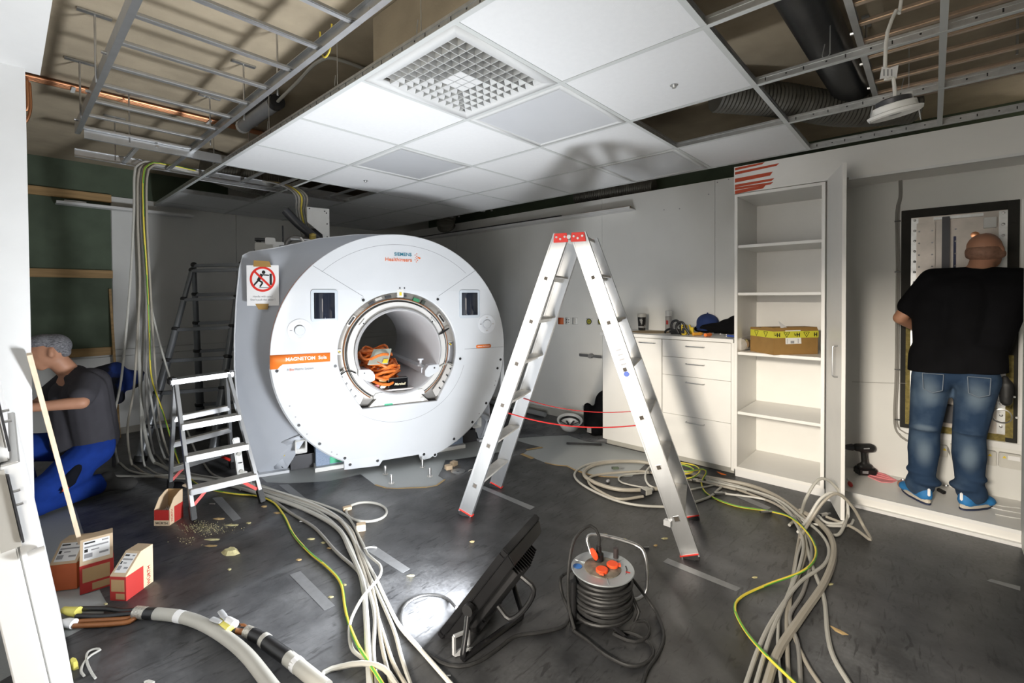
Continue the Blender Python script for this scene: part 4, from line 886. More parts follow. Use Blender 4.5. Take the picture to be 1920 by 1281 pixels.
# recessed ring around the bore
rp = arc(0, 0.99, 0.53, -30, 210, 70)+[(-0.38, 0.58), (-0.33, 0.515), (0.34, 0.515), (0.38, 0.58)]
shape2d('gradient_plate', rp, [arc(0, 0.99, 0.373, 0, 354, 60)], silver, mri, ext=0.01, to=face(FV+0.10))
wall_r = MB(); hl = hole; m_ = len(hl)
for p in hl: wall_r.v.append(V((p[0], FV+0.03, p[1])))
for p in hl: wall_r.v.append(V((p[0], FV+0.10, p[1])))
for i in range(m_): wall_r.f.append((i, (i+1) % m_, m_+(i+1) % m_, m_+i)); wall_r.mi.append(0)
wall_r.build('recess_wall', silver, mri)
MB().lathe([(0.374, 0), (0.374, -0.05), (0.425, -0.045), (0.428, 0)], (0, FV+0.095, 0.99), (0, 1, 0), 72, closed=True).build('inner_ring', mat('ring_cream', (0.64, 0.63, 0.61), 0.45), mri)
for r_, m_ in ((0.437, dark_metal), (0.445, cable_grey), (0.452, copper_wire)):
    MB().tube([V((r_*cos(R(a)), FV+0.078-0.004*sin(R(a*3)), 0.99+r_*sin(R(a)))) for a in range(-62, 242, 4)], 0.0055, 6).build('ring_cable', m_, mri)
def rad(a, r_, y=FV+0.07): return V((r_*cos(R(a)), y, 0.99+r_*sin(R(a))))
for a, r_, L, w, m_ in ((35, 0.475, 0.10, 0.03, silver), (145, 0.475, 0.10, 0.03, silver)):
    M3 = Matrix.Rotation(-R(a-90), 3, 'Y')
    s_ = MB().box(rad(a, r_), (L, 0.03, w), M3).build('coil_socket', m_, mri, bevel=0.004); MB().box(rad(a, r_, FV+0.0535), (L*0.75, 0.004, w*0.5), M3).build('socket_slot', black, s_)
for a, r_, s_, m_ in ((100, 0.478, (0.05, 0.03, 0.02), dark_metal), (110, 0.482, (0.06, 0.025, 0.022), silver), (118, 0.475, (0.05, 0.02, 0.02), dark_metal), (84, 0.482, (0.05, 0.03, 0.02), dark_metal), (70, 0.47, (0.055, 0.04, 0.03), mat('green_board_pcb', (0.03, 0.20, 0.09), 0.5)), (62, 0.475, (0.03, 0.04, 0.04), mat('dark_pcb', (0.04, 0.05, 0.04), 0.5)), (55, 0.40, (0.05, 0.03, 0.03), socket_white), (57, 0.425, (0.06, 0.03, 0.02), grey_ink)):
    MB().box(rad(a, r_, FV+0.075), s_, Matrix.Rotation(-R(a-90), 3, 'Y')).build('connector', m_, mri, bevel=0.002)
mk = MB().box((0.005, FV+0.01, 1.49), (0.055, 0.03, 0.07)).build('top_bracket', socket_white, mri, bevel=0.003); MB().box((0.005, FV-0.007, 1.485), (0.018, 0.006, 0.028)).build('yellow_marker', yellow, mk)
for a, b in ((0.0, 1.535), (0.04, 1.535)): MB().lathe([(0.006, 0), (0.006, 0.002), (0, 0.002)], (a, FV-0.0055, b), (0, -1, 0), 8).build('screw', black, mk)
for a in (40, 140):
    b = MB(); c = rad(a, 0.385, FV+0.03); M3 = Matrix.Rotation(-R(a-90), 3, 'Y')
    b.prism([c+M3@V(q) for q in ((-0.035, 0, 0.02), (0.035, 0, 0.02), (0.0, 0, -0.015))], (0, 0.02, 0)); q = b.build('tube_clip', socket_white, mri); MB().cyl(c+V((0, -0.004, 0)), c+V((0, 0.001, 0)), 0.007, n=10).build('screw', black, q)
for a in (178, 4):
    MB().box(rad(a, 0.483, FV+0.085), (0.04, 0.004, 0.045)).build('target_plate', socket_white, mri)
    for dx, dz in ((-0.005, 0.005), (0.005, -0.005)): MB().box(rad(a, 0.483, FV+0.0815)+V((dx, 0, dz)), (0.010, 0.002, 0.010)).build('target_mark', yellow, mri)
    for dx, dz in ((0.005, 0.005), (-0.005, -0.005)): MB().box(rad(a, 0.483, FV+0.0815)+V((dx, 0, dz)), (0.010, 0.002, 0.010)).build('target_mark', black, mri)
# black sensor arm on the right, grey quarter plate, lower brackets
MB().tube([rad(20, 0.375, FV+0.03), rad(21, 0.42, FV+0.03), rad(22, 0.49, FV+0.04)], [0.005, 0.012, 0.006], 8).build('sensor_arm', black, mri)
qp = arc(0, 0.99, 0.512, -30, 6, 14)+list(reversed(arc(0, 0.99, 0.452, -30, 6, 14)))
shape2d('shield_plate', qp, [], mat('shield_grey', (0.28, 0.28, 0.29), 0.4, 0.4), mri, ext=0.006, to=face(FV+0.085))
for s in (-1, 1):
    br = MB().prism([V((s*x, FV+0.05, z)) for x, z in ((0.45, 0.86), (0.50, 0.84), (0.50, 0.76), (0.40, 0.60), (0.33, 0.56), (0.30, 0.62), (0.38, 0.72))], (0, 0.03, 0)).build('corner_bracket', silver if s > 0 else socket_white, mri, bevel=0.003)
    for k in range(4): MB().box((s*(0.47-0.035*k), FV+0.047, 0.80-0.055*k), (0.022, 0.006, 0.012), Matrix.Rotation(s*0.9, 3, 'Y')).build('cable_clip', black, br)
    MB().tube(smoothpath([V((s*0.36, FV+0.03, 0.83)), V((s*0.42, FV+0.02, 0.855)), V((s*0.46, FV+0.03, 0.84)), V((s*0.50, FV+0.035, 0.79)), V((s*0.47, FV+0.04, 0.72)), V((s*0.42, FV+0.04, 0.62)), V((s*0.38, FV+0.05, 0.56))], 0.02), 0.005, 6).build('lead', black if s < 0 else cable_grey, mri)
    sup = MB().prism([V((s*x, FV-0.005, z)) for x, z in ((0.345, 0.86), (0.25, 0.855), (0.215, 0.81), (0.215, 0.765), (0.25, 0.75), (0.345, 0.80))], (0, 0.10, 0)).build('table_rail_end', mri_white, mri, bevel=0.004)
    MB().cyl((s*0.30, FV-0.008, 0.83), (s*0.30, FV-0.004, 0.83), 0.008, n=10).build('screw', black, sup)
    MB().b2((s*0.21, FV+0.09, 0.775), (s*0.28, 1.65, 0.825)).build('table_rail', mri_white, mri, bevel=0.004)
MB().lathe([(0.03, 0), (0.03, 0.012), (0.012, 0.016), (0.012, 0.05), (0.028, 0.055), (0.028, 0.07), (0, 0.07)], (0.235, 0.30, 0.825), (0, 0, 1), 18).build('rail_stop', mri_white, mri)
MB().prism([V((x, FV+0.03, z)) for x, z in ((-0.20, 0.645), (0.20, 0.645), (0.22, 0.62), (0.22, 0.60), (-0.22, 0.60), (-0.22, 0.62))], (0, 0.05, 0)).build('lower_bar', socket_white, mri, bevel=0.002)
lp = MB().prism([V((x, FV+0.04, z)) for x, z in ((-0.19, 0.60), (0.19, 0.60), (0.26, 0.53), (-0.26, 0.53))], (0, 0.03, 0)).build('lower_plate', silver, mri)
MB().b2((-0.13, FV+0.036, 0.533), (-0.06, FV+0.039, 0.548)).build('green_tag', green_tag, lp)
for s in (-1, 1): MB().cyl((s*0.2, FV+0.03, 0.555), (s*0.2, FV+0.05, 0.555), 0.018, n=16).build('adjuster', socket_white, lp)
MB().b2((-0.33, FV+0.02, 0.519), (0.34, FV+0.10, 0.531)).build('sill', dark_metal, mri)
# bore floor
MB().b2((-0.125, FV+0.03, 0.655), (0.125, 1.66, 0.667)).build('bore_floor', mat('bore_floor', (0.52, 0.49, 0.48), 0.45), mri)
# grey body: flared front, mantle, back
N_ = 64
def body_out(t):                       # t 0..1 from bottom left over the top to bottom right
    pts = [(-0.875, 0.02), (-1.085, 0.02), (-1.14, 0.12), (-1.19, 0.35), (-1.225, 0.62), (-1.24, 0.90), (-1.237, 1.15), (-1.22, 1.45), (-1.195, 1.70), (-1.17, 1.80), (-1.12, 1.83), (-0.95, 1.865), (-0.6, 1.965), (-0.3, 2.015), (0, 2.03)]
    right_ = [(1.055*cos(R(a)), 1.0+1.03*sin(R(a))) for a in (84, 72, 60, 48, 36, 24, 12, 0, -12, -24)]+[(0.99, 0.35), (1.0, 0.12), (0.96, 0.02), (0.875, 0.02)]
    full = pts+right_
    k = t*(len(full)-1); i = min(int(k), len(full)-2); f = k-i
    a, b = full[i], full[i+1]; return (a[0]+(b[0]-a[0])*f, a[1]+(b[1]-a[1])*f)
def inner(t):
    a = R(222+(-42-222)*max(0, min(1, (t-0.10)/0.80))); return (0.955*cos(a), ZB0+0.955*sin(a))
fl = MB(); rows = 7; K = 112
for k in range(rows+1):
    s = k/rows
    for i in range(K+1):
        t_ = i/K; p, q = inner(t_), body_out(t_)
        y_ = FV+0.12+(0.24)*(1-(1-s)**1.7) if False else FV+0.12+0.24*(s**0.8)
        fl.v.append(V((p[0]+(q[0]-p[0])*s, y_, p[1]+(q[1]-p[1])*s)))
for k in range(rows):
    for i in range(K): fl.f.append((k*(K+1)+i, k*(K+1)+i+1, (k+1)*(K+1)+i+1, (k+1)*(K+1)+i)); fl.mi.append(0)
fl.build('flared_cover', mri_grey, mri)
mn = MB()
for y_, g in ((FV+0.36, 1.0), (FV+0.39, 1.008), (0.75, 1.01), (1.55, 1.0), (1.66, 0.96)):
    for i in range(K+1):
        q = body_out(i/K); mn.v.append(V((q[0]*g, y_, (q[1]-1)*g+1 if g > 0.97 else (q[1]-1)*g+1)))
for k in range(4):
    for i in range(K): mn.f.append((k*(K+1)+i, k*(K+1)+i+1, (k+1)*(K+1)+i+1, (k+1)*(K+1)+i)); mn.mi.append(0)
mn.build('side_cover', mri_grey, mri)
MB().tube([V((body_out(i/K)[0]*1.004, FV+0.37, body_out(i/K)[1])) for i in range(6, K-5)], 0.008, 6).build('edge_trim', mri_white, mri)
bk = [body_out(i/K) for i in range(K+1)]
shape2d('rear_cover', [(x*0.96, (z-1)*0.96+1) for x, z in bk], [arc(0, 0.99, 0.365, 0, 354, 60)], mri_grey, mri, ext=0.02, to=face(1.67))
for s in (-1, 1):
    fb_ = MB().b2((s*0.86, FV+0.30, 0.0), (s*1.10, FV+0.37, 0.022)).build('foot_plate', mri_white, mri)
    ar = [(-0.875, 0.035), (-0.97, 0.035), (-1.0, 0.18), (-0.98, 0.235), (-0.90, 0.29), (-0.74, 0.36), (-0.735, 0.325), (-0.80, 0.29), (-0.90, 0.235), (-0.925, 0.20), (-0.915, 0.14)]
    vf = lambda x, z: FV+0.108+0.235*max(0, min(1, 0.5*(abs(x)-0.72)/0.2+0.5*(0.36-z)/0.34))
    la = shape2d('lower_arch', [(s*-x, z) for x, z in ar], [], mri_grey, mri, ext=0.006, to=lambda a_, b_, h_: V((a_, vf(a_, b_)+h_, b_)))
    for x, z in ((-0.905, 0.055), (-0.955, 0.20), (-0.77, 0.33)):
        MB().lathe([(0.013, 0), (0.013, 0.003), (0, 0.003)], (s*-x, vf(x, z)-0.003, z), (0, -1, 0), 12).build('screw_hole', black, la)
# magnet body, frame tubes and shims under the covers
MB().lathe([(0.38, 0.0), (0.90, 0.0), (0.94, 0.04), (0.94, 1.30), (0.90, 1.34), (0.38, 1.34)], (0, 0.28, 1.0), (0, 1, 0), 64, closed=True).build('magnet_vessel', dark_metal, mri)
for s in (-1, 1):
    MB().b2((s*0.45, 0.45, 0.0), (s*0.85, 1.5, 0.12)).build('magnet_foot', dark_metal, mri)
    q = MB(); o_ = rrect(0.088, 0.105, 0.012, 3, (s*0.775, 0.245)); i_ = rrect(0.072, 0.088, 0.008, 3, (s*0.775, 0.245))
    ft = shape2d('frame_tube', o_, [i_], socket_white, mri, ext=0.5, to=face(0.50)); MB().b2((s*0.735, 0.72, 0.20), (s*0.815, 0.73, 0.29)).build('tube_end', black, ft)
    MB().sph((s*0.775, 0.40, 0.225), 0.012, 10, 8).build('bolt_head', steel, ft)
    MB().b2((s*0.83, 0.42, 0.10), (s*0.93, 0.44, 0.28)).build('frame_plate', socket_white, mri)
    MB().b2((s*0.60, 0.40, 0.27), (s*0.73, 0.44, 0.32)).build('frame_plate', socket_white, mri)
    fb2 = MB().b2((s*0.36, 0.34, 0.035), (s*0.66, 0.60, 0.20)).build('foam_pad', foam_blue, mri, bevel=0.004); MB().b2((s*0.36, 0.30, 0.0), (s*0.67, 0.62, 0.034)).build('pad_tray', socket_white, fb2)
    if s < 0: MB().b2((-0.55, 0.334, 0.045), (-0.43, 0.339, 0.10)).build('green_tag', green_tag, fb2); MB().cyl((-0.43, 0.29, 0.018), (-0.43, 0.30, 0.018), 0.012, n=12).build('orange_plug', orange, fb2)
MB().tube(smoothpath([(-0.80, 0.36, 0.33), (-0.84, 0.37, 0.25), (-0.90, 0.38, 0.15)], 0.02), 0.003, 6).build('earth_wire', cable_yel, mri)
# right-hand hanging leg of side cover
MB().b2((0.985, FV+0.06, 0.55), (1.02, FV+0.08, 0.97)).build('hanging_strip', mri_white, mri)
# ------------------------------------------------------------------ helium turret and plumbing on top
tp = thing('helium_turret', 'dark pipes valves and a drilled bracket plate on top of scanner', 'pipework', M0+U_*(-0.66)+V_*0.75+V((0, 0, 1.90)), rz=R(-20.5))
MB().prism([(0.13, 0, -0.02), (0.17, 0, -0.02), (0.17, 0, 0.38), (-0.02, 0, 0.385), (-0.02, 0, 0.25), (0.11, 0, 0.14)], (0, 0.006, 0)).build('bracket_plate', socket_white, tp)
for x, z in ((0.0, 0.37), (0.13, 0.355), (0.15, 0.24), (0.145, 0.34), (0.15, 0.12)): MB().cyl((x, -0.003, z), (x, 0.0, z), 0.006, n=8).build('hole', black, tp)
MB().tube(smoothpath([(-0.20, -0.05, 0.33), (-0.10, -0.05, 0.22), (0.02, -0.03, 0.12), (0.10, 0, 0.04)], 0.02), 0.038, 14).build('vent_pipe', black, tp)
MB().lathe([(0.09, 0), (0.10, 0.03), (0.10, 0.16), (0.06, 0.22), (0, 0.23)], (0.06, 0.12, -0.02), (0, 0, 1), 20).build('turret_head', dark_metal, tp)
MB().tube(smoothpath([(-0.20, 0, -0.03), (-0.19, 0, 0.04), (-0.15, 0, 0.09), (-0.10, 0, 0.10), (-0.02, 0.02, 0.09), (0.10, 0.0, 0.06)], 0.02), 0.022, 12).build('transfer_line', mat('line_grey', (0.22, 0.21, 0.2), 0.4, 0.5), tp)
MB().tube([(-0.16, -0.06, 0.075), (0.12, -0.06, 0.075)], 0.012, 10).build('valve_rod', steel, tp)
MB().lathe([(0.03, 0), (0.03, 0.04), (0.012, 0.05), (0, 0.05)], (0.02, -0.06, 0.09), (0, -0.5, 1), 12).build('brass_valve', mat('brass', (0.6, 0.45, 0.12), 0.35, 0.8), tp)
MB().cyl((-0.22, 0, 0.0), (-0.22, 0, 0.2), 0.007, n=8).build('post', dark_metal, tp)
vb = MB().b2((-0.44, -0.03, -0.05), (-0.28, 0.08, 0.04)).build('valve_block', cable_grey, tp, bevel=0.006)
MB().b2((-0.36, -0.04, 0.02), (-0.28, 0.03, 0.085)).build('white_module', socket_white, tp, bevel=0.006); MB().b2((-0.30, -0.045, -0.04), (-0.21, 0.02, 0.05)).build('white_module', socket_white, tp, bevel=0.006)
MB().cyl((-0.41, 0, 0.04), (-0.41, 0, 0.08), 0.02, n=12).build('gauge', black, tp); MB().cyl((-0.44, -0.02, 0.065), (-0.36, -0.02, 0.065), 0.014, n=10).build('knob_rod', black, tp)
for k in range(3): MB().tube(smoothpath([(-0.25+0.02*k, -0.05, 0.01), (-0.17, -0.06, 0.02), (-0.10+0.02*k, -0.06, -0.02)], 0.02), 0.006, 6).build('lead', cable_white if k else black, tp)
MB().tube(smoothpath([(-0.08, -0.08, 0.09), (-0.03, -0.1, 0.03), (0.06, -0.1, 0.02)], 0.02), 0.014, 6).build('grey_strip', silver, tp)
for k in range(5):
    P = [V((-0.05+0.02*k, 0.1, 0.1)), V((-0.10+0.02*k, 0.12, 0.35)), V((-0.12+0.025*k, 0.12, 0.52)), V((-0.30+0.02*k, 0.3, 0.64)), V((-0.7, 0.5, 0.68))]
    MB().tube(smoothpath(P, 0.03), 0.008, 6).build('supply_cable', (cable_dark, cable_warm, cable_yel)[k % 3], tp)
# ------------------------------------------------------------------ sign taped to the flared cover
sc = M0+U_*(-1.035)+V_*(FV+0.205)+V((0, 0, 1.56))
sg = thing('warning_sign', 'white paper no-pushing sign taped to the grey scanner cover', 'sign', sc, rz=R(-20.5)-R(25))
MB().b2((-0.125, -0.001, -0.165), (0.125, 0.0, 0.155)).build('sheet', paper, sg)
SG = mat('sign_red', (0.68, 0.03, 0.02), 0.5)
MB().lathe([(0.083, 0), (0.100, 0), (0.100, 0.001), (0.083, 0.001)], (0, -0.0015, 0.045), (0, -1, 0), 48, closed=True).build('red_ring', SG, sg)
MB().bar((-0.062, -0.0033, 0.107), (0.062, -0.0033, -0.017), 0.016, 0.001, up=(0, 1, 0)).build('red_slash', SG, sg)
pc = MB(); pc.lathe([(0.0, 0.0008), (0.014, 0.0008), (0.014, 0)], (0.008, -0.0018, 0.10), (0, -1, 0), 16)
for a, b, w in (((-0.005, 0.085), (-0.035, 0.035), 0.024), ((-0.03, 0.04), (-0.055, 0.012), 0.013), ((-0.055, 0.014), (-0.075, -0.012), 0.012), ((-0.03, 0.035), (0.0, 0.018), 0.013), ((0.0, 0.018), (-0.022, -0.015), 0.012), ((0.0, 0.08), (0.05, 0.075), 0.010), ((-0.03, -0.022), (0.06, -0.022), 0.003)):
    pc.bar((a[0], -0.0018, a[1]), (b[0], -0.0018, b[1]), w, 0.0008, up=(0, 1, 0))
pc.bar((0.063, -0.0018, 0.088), (0.063, -0.0018, 0.0), 0.018, 0.0008, up=(0, 1, 0)); pc.build('pictogram', black_ink, sg)
for s_, z in (('Handle with care !', -0.092), ("Don't push the cover !", -0.118)): text('sign_lettering', s_, 0.021, grey_ink, basis((0.0, -0.0025, z), (1, 0, 0), (0, 0, 1)), sg, ext=0.0003)
MB().prism([(-0.07, -0.003, 0.145), (0.068, -0.003, 0.14), (0.055, -0.003, 0.185), (-0.068, -0.003, 0.195)], (0, 0.0015, 0)).build('tape', tape_brown, sg)
MB().prism([(-0.06, -0.003, -0.150), (0.045, -0.003, -0.150), (0.035, -0.003, -0.195), (-0.035, -0.003, -0.195)], (0, 0.0015, 0)).build('tape', tape_brown, sg)
# ------------------------------------------------------------------ things inside the bore
def mw(u, v, z): return M0+U_*u+V_*v+V((0, 0, z))
t = thing('orange_cable_coil', 'heap of coiled orange cable inside the scanner bore', 'cable coil', mw(-0.125, 0.56, 0.675), rz=R(-20.5)); t.scale = (1.18, 1.25, 1.45)
random.seed(3)
for k in range(34):
    r_ = 0.085+0.06*random.random(); P = []; tilt = random.uniform(-0.5, 0.5); oz = 0.02+0.0055*k; ox = random.uniform(-0.03, 0.03); oy = random.uniform(-0.16, 0.12)
    if k > 22: r_ *= 0.85
    for a in range(0, 361, 20):
        A = R(a); P.append(V((ox+r_*cos(A)*0.95, oy+1.7*r_*sin(A), max(0.008, oz+tilt*r_*cos(A)*0.4+0.012*sin(3*A+k)))))
    MB().tube(P[:-1], 0.0085, 6, closed=True).build('cable_turn', orange_cable, t)
for k in range(34):
    A = R(200+random.uniform(0, 150)); r_ = 0.1+0.05*random.random(); y_ = -0.24+0.05*random.random()
    P = [V((-0.13+0.006*k, y_+0.05, 0.02+0.015*random.random())), V((-0.05+0.004*k, y_, 0.08+0.05*random.random())), V((0.02+0.004*k, y_+0.03, 0.06+0.07*random.random())), V((0.07, y_+0.06+0.1*random.random(), 0.02+0.08*random.random()))]
    MB().tube(smoothpath(P, 0.03), 0.0075, 6).build('cable_strand', orange_cable, t)
for k in range(5): MB().box((random.uniform(-0.08, 0.08), -0.27+0.03*random.random(), 0.05+0.03*k), (0.014, 0.003, 0.008)).build('cable_tag', paper, t)
o = MB().prism([mw(-0.26, 0.17, 0.885), mw(-0.095, 0.15, 0.885), mw(-0.04, 0.25, 1.0), mw(-0.19, 0.27, 1.0)], V((0, 0, 0.005))).build('plate_sheet', mat('plate_sheet', (0.42, 0.45, 0.38), 0.5)); tag(o, 'pale green-grey square plate leaning on the orange cable coil', 'plate')
y2 = MB().prism([mw(-0.14, 0.1545, 0.894), mw(-0.10, 0.1505, 0.894), mw(-0.087, 0.168, 0.919), mw(-0.125, 0.172, 0.919)], V((0, 0, 0.0065))).build('yellow_label', yellow, o)
t = thing('speaker_box', 'small black portable speaker with gold script on the bore floor', 'speaker', mw(-0.005, FV+0.05, 0.667), rz=R(-20.5-2))
MB().b2((-0.088, 0.0, 0.0), (0.088, 0.07, 0.092)).build('cabinet', black_rub, t, bevel=0.010)
MB().b2((-0.078, -0.002, 0.008), (0.078, 0.002, 0.082)).build('grille', black_cloth, t, bevel=0.001); MB().cyl((0, 0.035, 0.09), (0, 0.035, 0.094), 0.008, n=12).build('knob', MATS['brass'], t)
text('logo_lettering', 'Marshall', 0.028, mat('gold_print', (0.75, 0.66, 0.42), 0.4), basis((0.01, -0.0035, 0.038), (1, 0, 0), (0, 0, 1)), t, shear=0.35, bold=0.0006)
t = thing('parts_packets', 'small amber and pink packets beside the black speaker', 'packet', mw(-0.15, FV+0.07, 0.682), rz=R(-20.5))
MB().b2((-0.015, 0.0, 0.0), (0.045, 0.03, 0.085)).build('amber_packet', mat('amber_film', (0.55, 0.33, 0.05), 0.3), t, bevel=0.004); MB().b2((-0.06, -0.01, 0.0), (-0.018, 0.02, 0.03)).build('pink_packet', pink, t, bevel=0.004); MB().b2((-0.012, -0.03, 0.0), (0.03, -0.005, 0.02)).build('silver_packet', silver, t, bevel=0.004)
# anchor bolts in the floor in front
for (x, y) in ((722.5, 889), (733.7, 906), (792, 876), (806, 893)):
    c = atZ(x, y, 0); t = thing('anchor_bolt', 'steel anchor bolt standing up from the pale floor before scanner', 'bolt', c, group='anchor bolts before the scanner')
    MB().lathe([(0.011, 0), (0.011, 0.062), (0.008, 0.068), (0, 0.068)], n=14).build('stud', steel, t); MB().lathe([(0.024, 0), (0.024, 0.003), (0.011, 0.003)], n=16).build('washer', silver, t)
# ================================================================== LADDERS
def flat_rail(parent, p, q, w, th, wdir, name='stile', m=alu, holes=()):
    """hollow-looking stile: web facing sideways with two lips"""
    p, q, wdir = V(p), V(q), V(wdir).normalized(); ax = (q-p).normalized(); nrm = ax.cross(wdir).normalized()
    b = MB()
    vs = lambda o, a, c: [o+wdir*(sx*a/2)+nrm*(sy*c/2) for sy in (-1, 1) for sx in (-1, 1)]
    b.bar(p, q, w, th, up=tuple(nrm)) if False else None
    F4 = [(0, 2, 3, 1), (4, 5, 7, 6), (0, 1, 5, 4), (2, 6, 7, 3), (0, 4, 6, 2), (1, 3, 7, 5)]
    b.add(vs(p, w, th)+vs(q, w, th), F4)
    for s in (-1, 1): b.add(vs(p+wdir*(s*(w/2-0.003)), 0.008, th+0.006)+vs(q+wdir*(s*(w/2-0.003)), 0.008, th+0.006), F4)
    return b.build(name, m, parent, bevel=0.0)
FL = [V((2.057, 2.295, 0)), V((2.512, 2.46, 0)), V((2.536, 0.971, 0)), V((3.015, 1.144, 0))]
lat = ((FL[1]-FL[0])+(FL[3]-FL[2])).normalized(); spr = ((FL[2]-FL[0])+(FL[3]-FL[1])).normalized()
ctr = sum(FL, V((0, 0, 0)))/4; HT = 1.845
t = thing('trestle_ladder', 'tall aluminium trestle ladder with red top hinges standing in mid room', 'ladder', ctr)
hw0 = 0.245; hw1 = 0.170
for si in (-1, 1):
    side = thing('leg_side', None, None); side.parent = t; side.name = 'ladder_half'; del_ = side
    foot = spr*(si*0.70); top = spr*(si*0.055)+V((0, 0, HT-0.01))
    axd = (top-foot); n_out = axd.normalized().cross(lat).normalized()
    for k in (-1, 1):
        p = foot+lat*(hw0*k); q = top+lat*(hw1*k)
        st = flat_rail(side, p+V((0, 0, 0.012)), q, 0.095, 0.024, n_out, 'stile')
        ax = (q-p).normalized()
        MB().bar(p+ax*0.022, p+ax*0.029, 0.034, 0.101, up=tuple(n_out)).build('foot_cap', red, side)
        MB().bar(p-ax*0.006, p+ax*0.022, 0.030, 0.090, up=tuple(n_out)).build('foot_pad', black_rub, side)
    nr = 6
    for r_ in range(nr):
        f = 0.115+r_*0.148; c = foot+axd*f; hw = hw0+(hw1-hw0)*f
        rg = MB().bar(c-lat*hw, c+lat*hw, 0.030, 0.030, up=tuple(n_out)).build('rung', alu_tread, side, bevel=0.004)
        tr = MB().bar(c-lat*(hw-0.012)+V((0, 0, 0.014)), c+lat*(hw-0.012)+V((0, 0, 0.014)), 0.085, 0.014).build('tread', alu_tread, side, bevel=0.002)
        for k in (-1, 1):
            c2 = c+lat*((hw+0.0125)*k)
            M3 = Matrix((tuple(n_out), tuple(axd.normalized()), tuple(lat))).transposed()
            MB().box(c2+lat*(0.0005*k), (0.030, 0.030, 0.003), M3).build('rung_collar', steel, side); MB().box(c2+lat*(0.0018*k), (0.022, 0.022, 0.002), M3).build('rung_hole', mat('hole_dark', (0.06, 0.05, 0.04), 0.8), side)
    for k in (-1, 1):
        q = top+lat*(hw1*k)
        hp = MB().prism([q+lat*(0.016*k)+spr*a+V((0, 0, b)) for a, b in ((-0.045, -0.045), (0.05, -0.045), (0.04, 0.012), (-0.04, 0.012))], lat*(0.006*k)).build('top_hinge', red, side, bevel=0.002)
        for a, b in ((-0.025, -0.012), (0.0, -0.025), (0.028, -0.012)): 
            c2 = q+lat*(0.022*k)+spr*a+V((0, 0, b)); MB().cyl(c2, c2+lat*(0.004*k), 0.007, n=10).build('rivet', steel, hp)
    MB().bar(top-lat*hw1+V((0, 0, -0.01)), top+lat*hw1+V((0, 0, -0.01)), 0.06, 0.02).build('top_step', alu_tread, side, bevel=0.002)
for k in (-1, 1):
    c2 = lat*((hw1+0.022)*k)+V((0, 0, HT-0.025)); MB().cyl(c2, c2+lat*(0.008*k), 0.013, n=14).build('hinge_bolt', steel, t)
# stickers
fr = V((0, 0, 0))
def on_stile(si, k, f, off=0.0): 
    foot = spr*(si*0.70); top = spr*(si*0.055)+V((0, 0, HT-0.01)); hw = hw0+(hw1-hw0)*f
    return foot+(top-foot)*f+lat*((hw+0.0155)*k), (top-foot).normalized()
for f, sz, m_, rnd_ in ((0.79, 0.012, silver, True), (0.545, 0.016, mat('blue_print', (0.05, 0.10, 0.40), 0.5), True)):
    c, ax = on_stile(1, -1, f); MB().lathe([(sz, 0), (sz, 0.0008), (0, 0.0008)], c, -lat, 18).build('sticker', m_, t)
for f in (0.62, 0.605, 0.59, 0.575):
    c, ax = on_stile(1, -1, f); w_ = ax.cross(lat).normalized(); MB().prism([c+w_*a+ax*b for a, b in ((-0.018, -0.004), (0.014, -0.004), (0.014, 0.005), (-0.018, 0.005))], lat*-0.0008).build('sticker_print', grey_ink, t)
MB().box(on_stile(1, -1, 0.10)[0]+spr*-0.055, (0.03, 0.04, 0.03)).build('stile_clip', clear_plastic, t)
# red spreader straps
for k, r_, f in ((-1, 0.0055, 0.385), (1, 0.004, 0.385)):
    hw = hw0+(hw1-hw0)*f; a = spr*(-0.70*(1-f)-0.055*f)+V((0, 0, HT*f))+lat*((hw-0.02)*k); b = spr*(0.70*(1-f)+0.055*f)+V((0, 0, HT*f))+lat*((hw-0.02)*k)
    P = [a+(b-a)*s+V((0, 0, -0.10*4*s*(1-s)*0.55)) for s in [i/14 for i in range(15)]]
    MB().tube(P, r_*1.6, 6, flat=0.35).build('spreader_strap', mat('strap_red', (0.70, 0.03, 0.03), 0.5), t)
# ------------------------------------------------------------------ small double-sided step ladder
t = thing('step_ladder', 'small aluminium double step ladder with black feet beside the scanner', 'step ladder', (1.0, 3.95, 0))
o = V((1.0, 3.95, 0)); A, B, C, D = (V(p)-o for p in ((0.82, 3.57, 0), (1.225, 3.52, 0), (0.83, 4.25, 0), (1.30, 4.42, 0)))
TA, TB, TC, TD = (V(p) for p in ((-0.19, -0.02, 0.87), (0.13, -0.055, 0.885), (-0.18, 0.05, 0.87), (0.14, 0.03, 0.885)))
for p, q in ((A, TA), (B, TB), (C, TC), (D, TD)):
    MB().bar(p+V((0, 0, 0.01)), q, 0.022, 0.045, up=(0, 1, 0)).build('leg', alu, t, bevel=0.002)
    MB().bar(p, p+(q-p).normalized()*0.09, 0.034, 0.056, up=(0, 1, 0)).build('foot', black_rub, t, bevel=0.004)
for f in (0.20, 0.43, 0.66):
    for (p, q, r_, s_) in ((A, TA, B, TB), (C, TC, D, TD)):
        a = p+(q-p)*f; b = r_+(s_-r_)*f; w = 0.10 if p is A else 0.05
        MB().bar(a, b, w, 0.036).build('tread', alu, t, bevel=0.003)
        MB().bar(a+V((0, 0, 0.019)), b+V((0, 0, 0.019)), w*0.9, 0.003).build('tread_grip', alu_tread, t)
MB().bar((TA+TC)/2+V((-0.03, 0, 0.0)), (TB+TD)/2+V((0.03, 0, 0)), 0.13, 0.035).build('top_platform', alu, t, bevel=0.004)
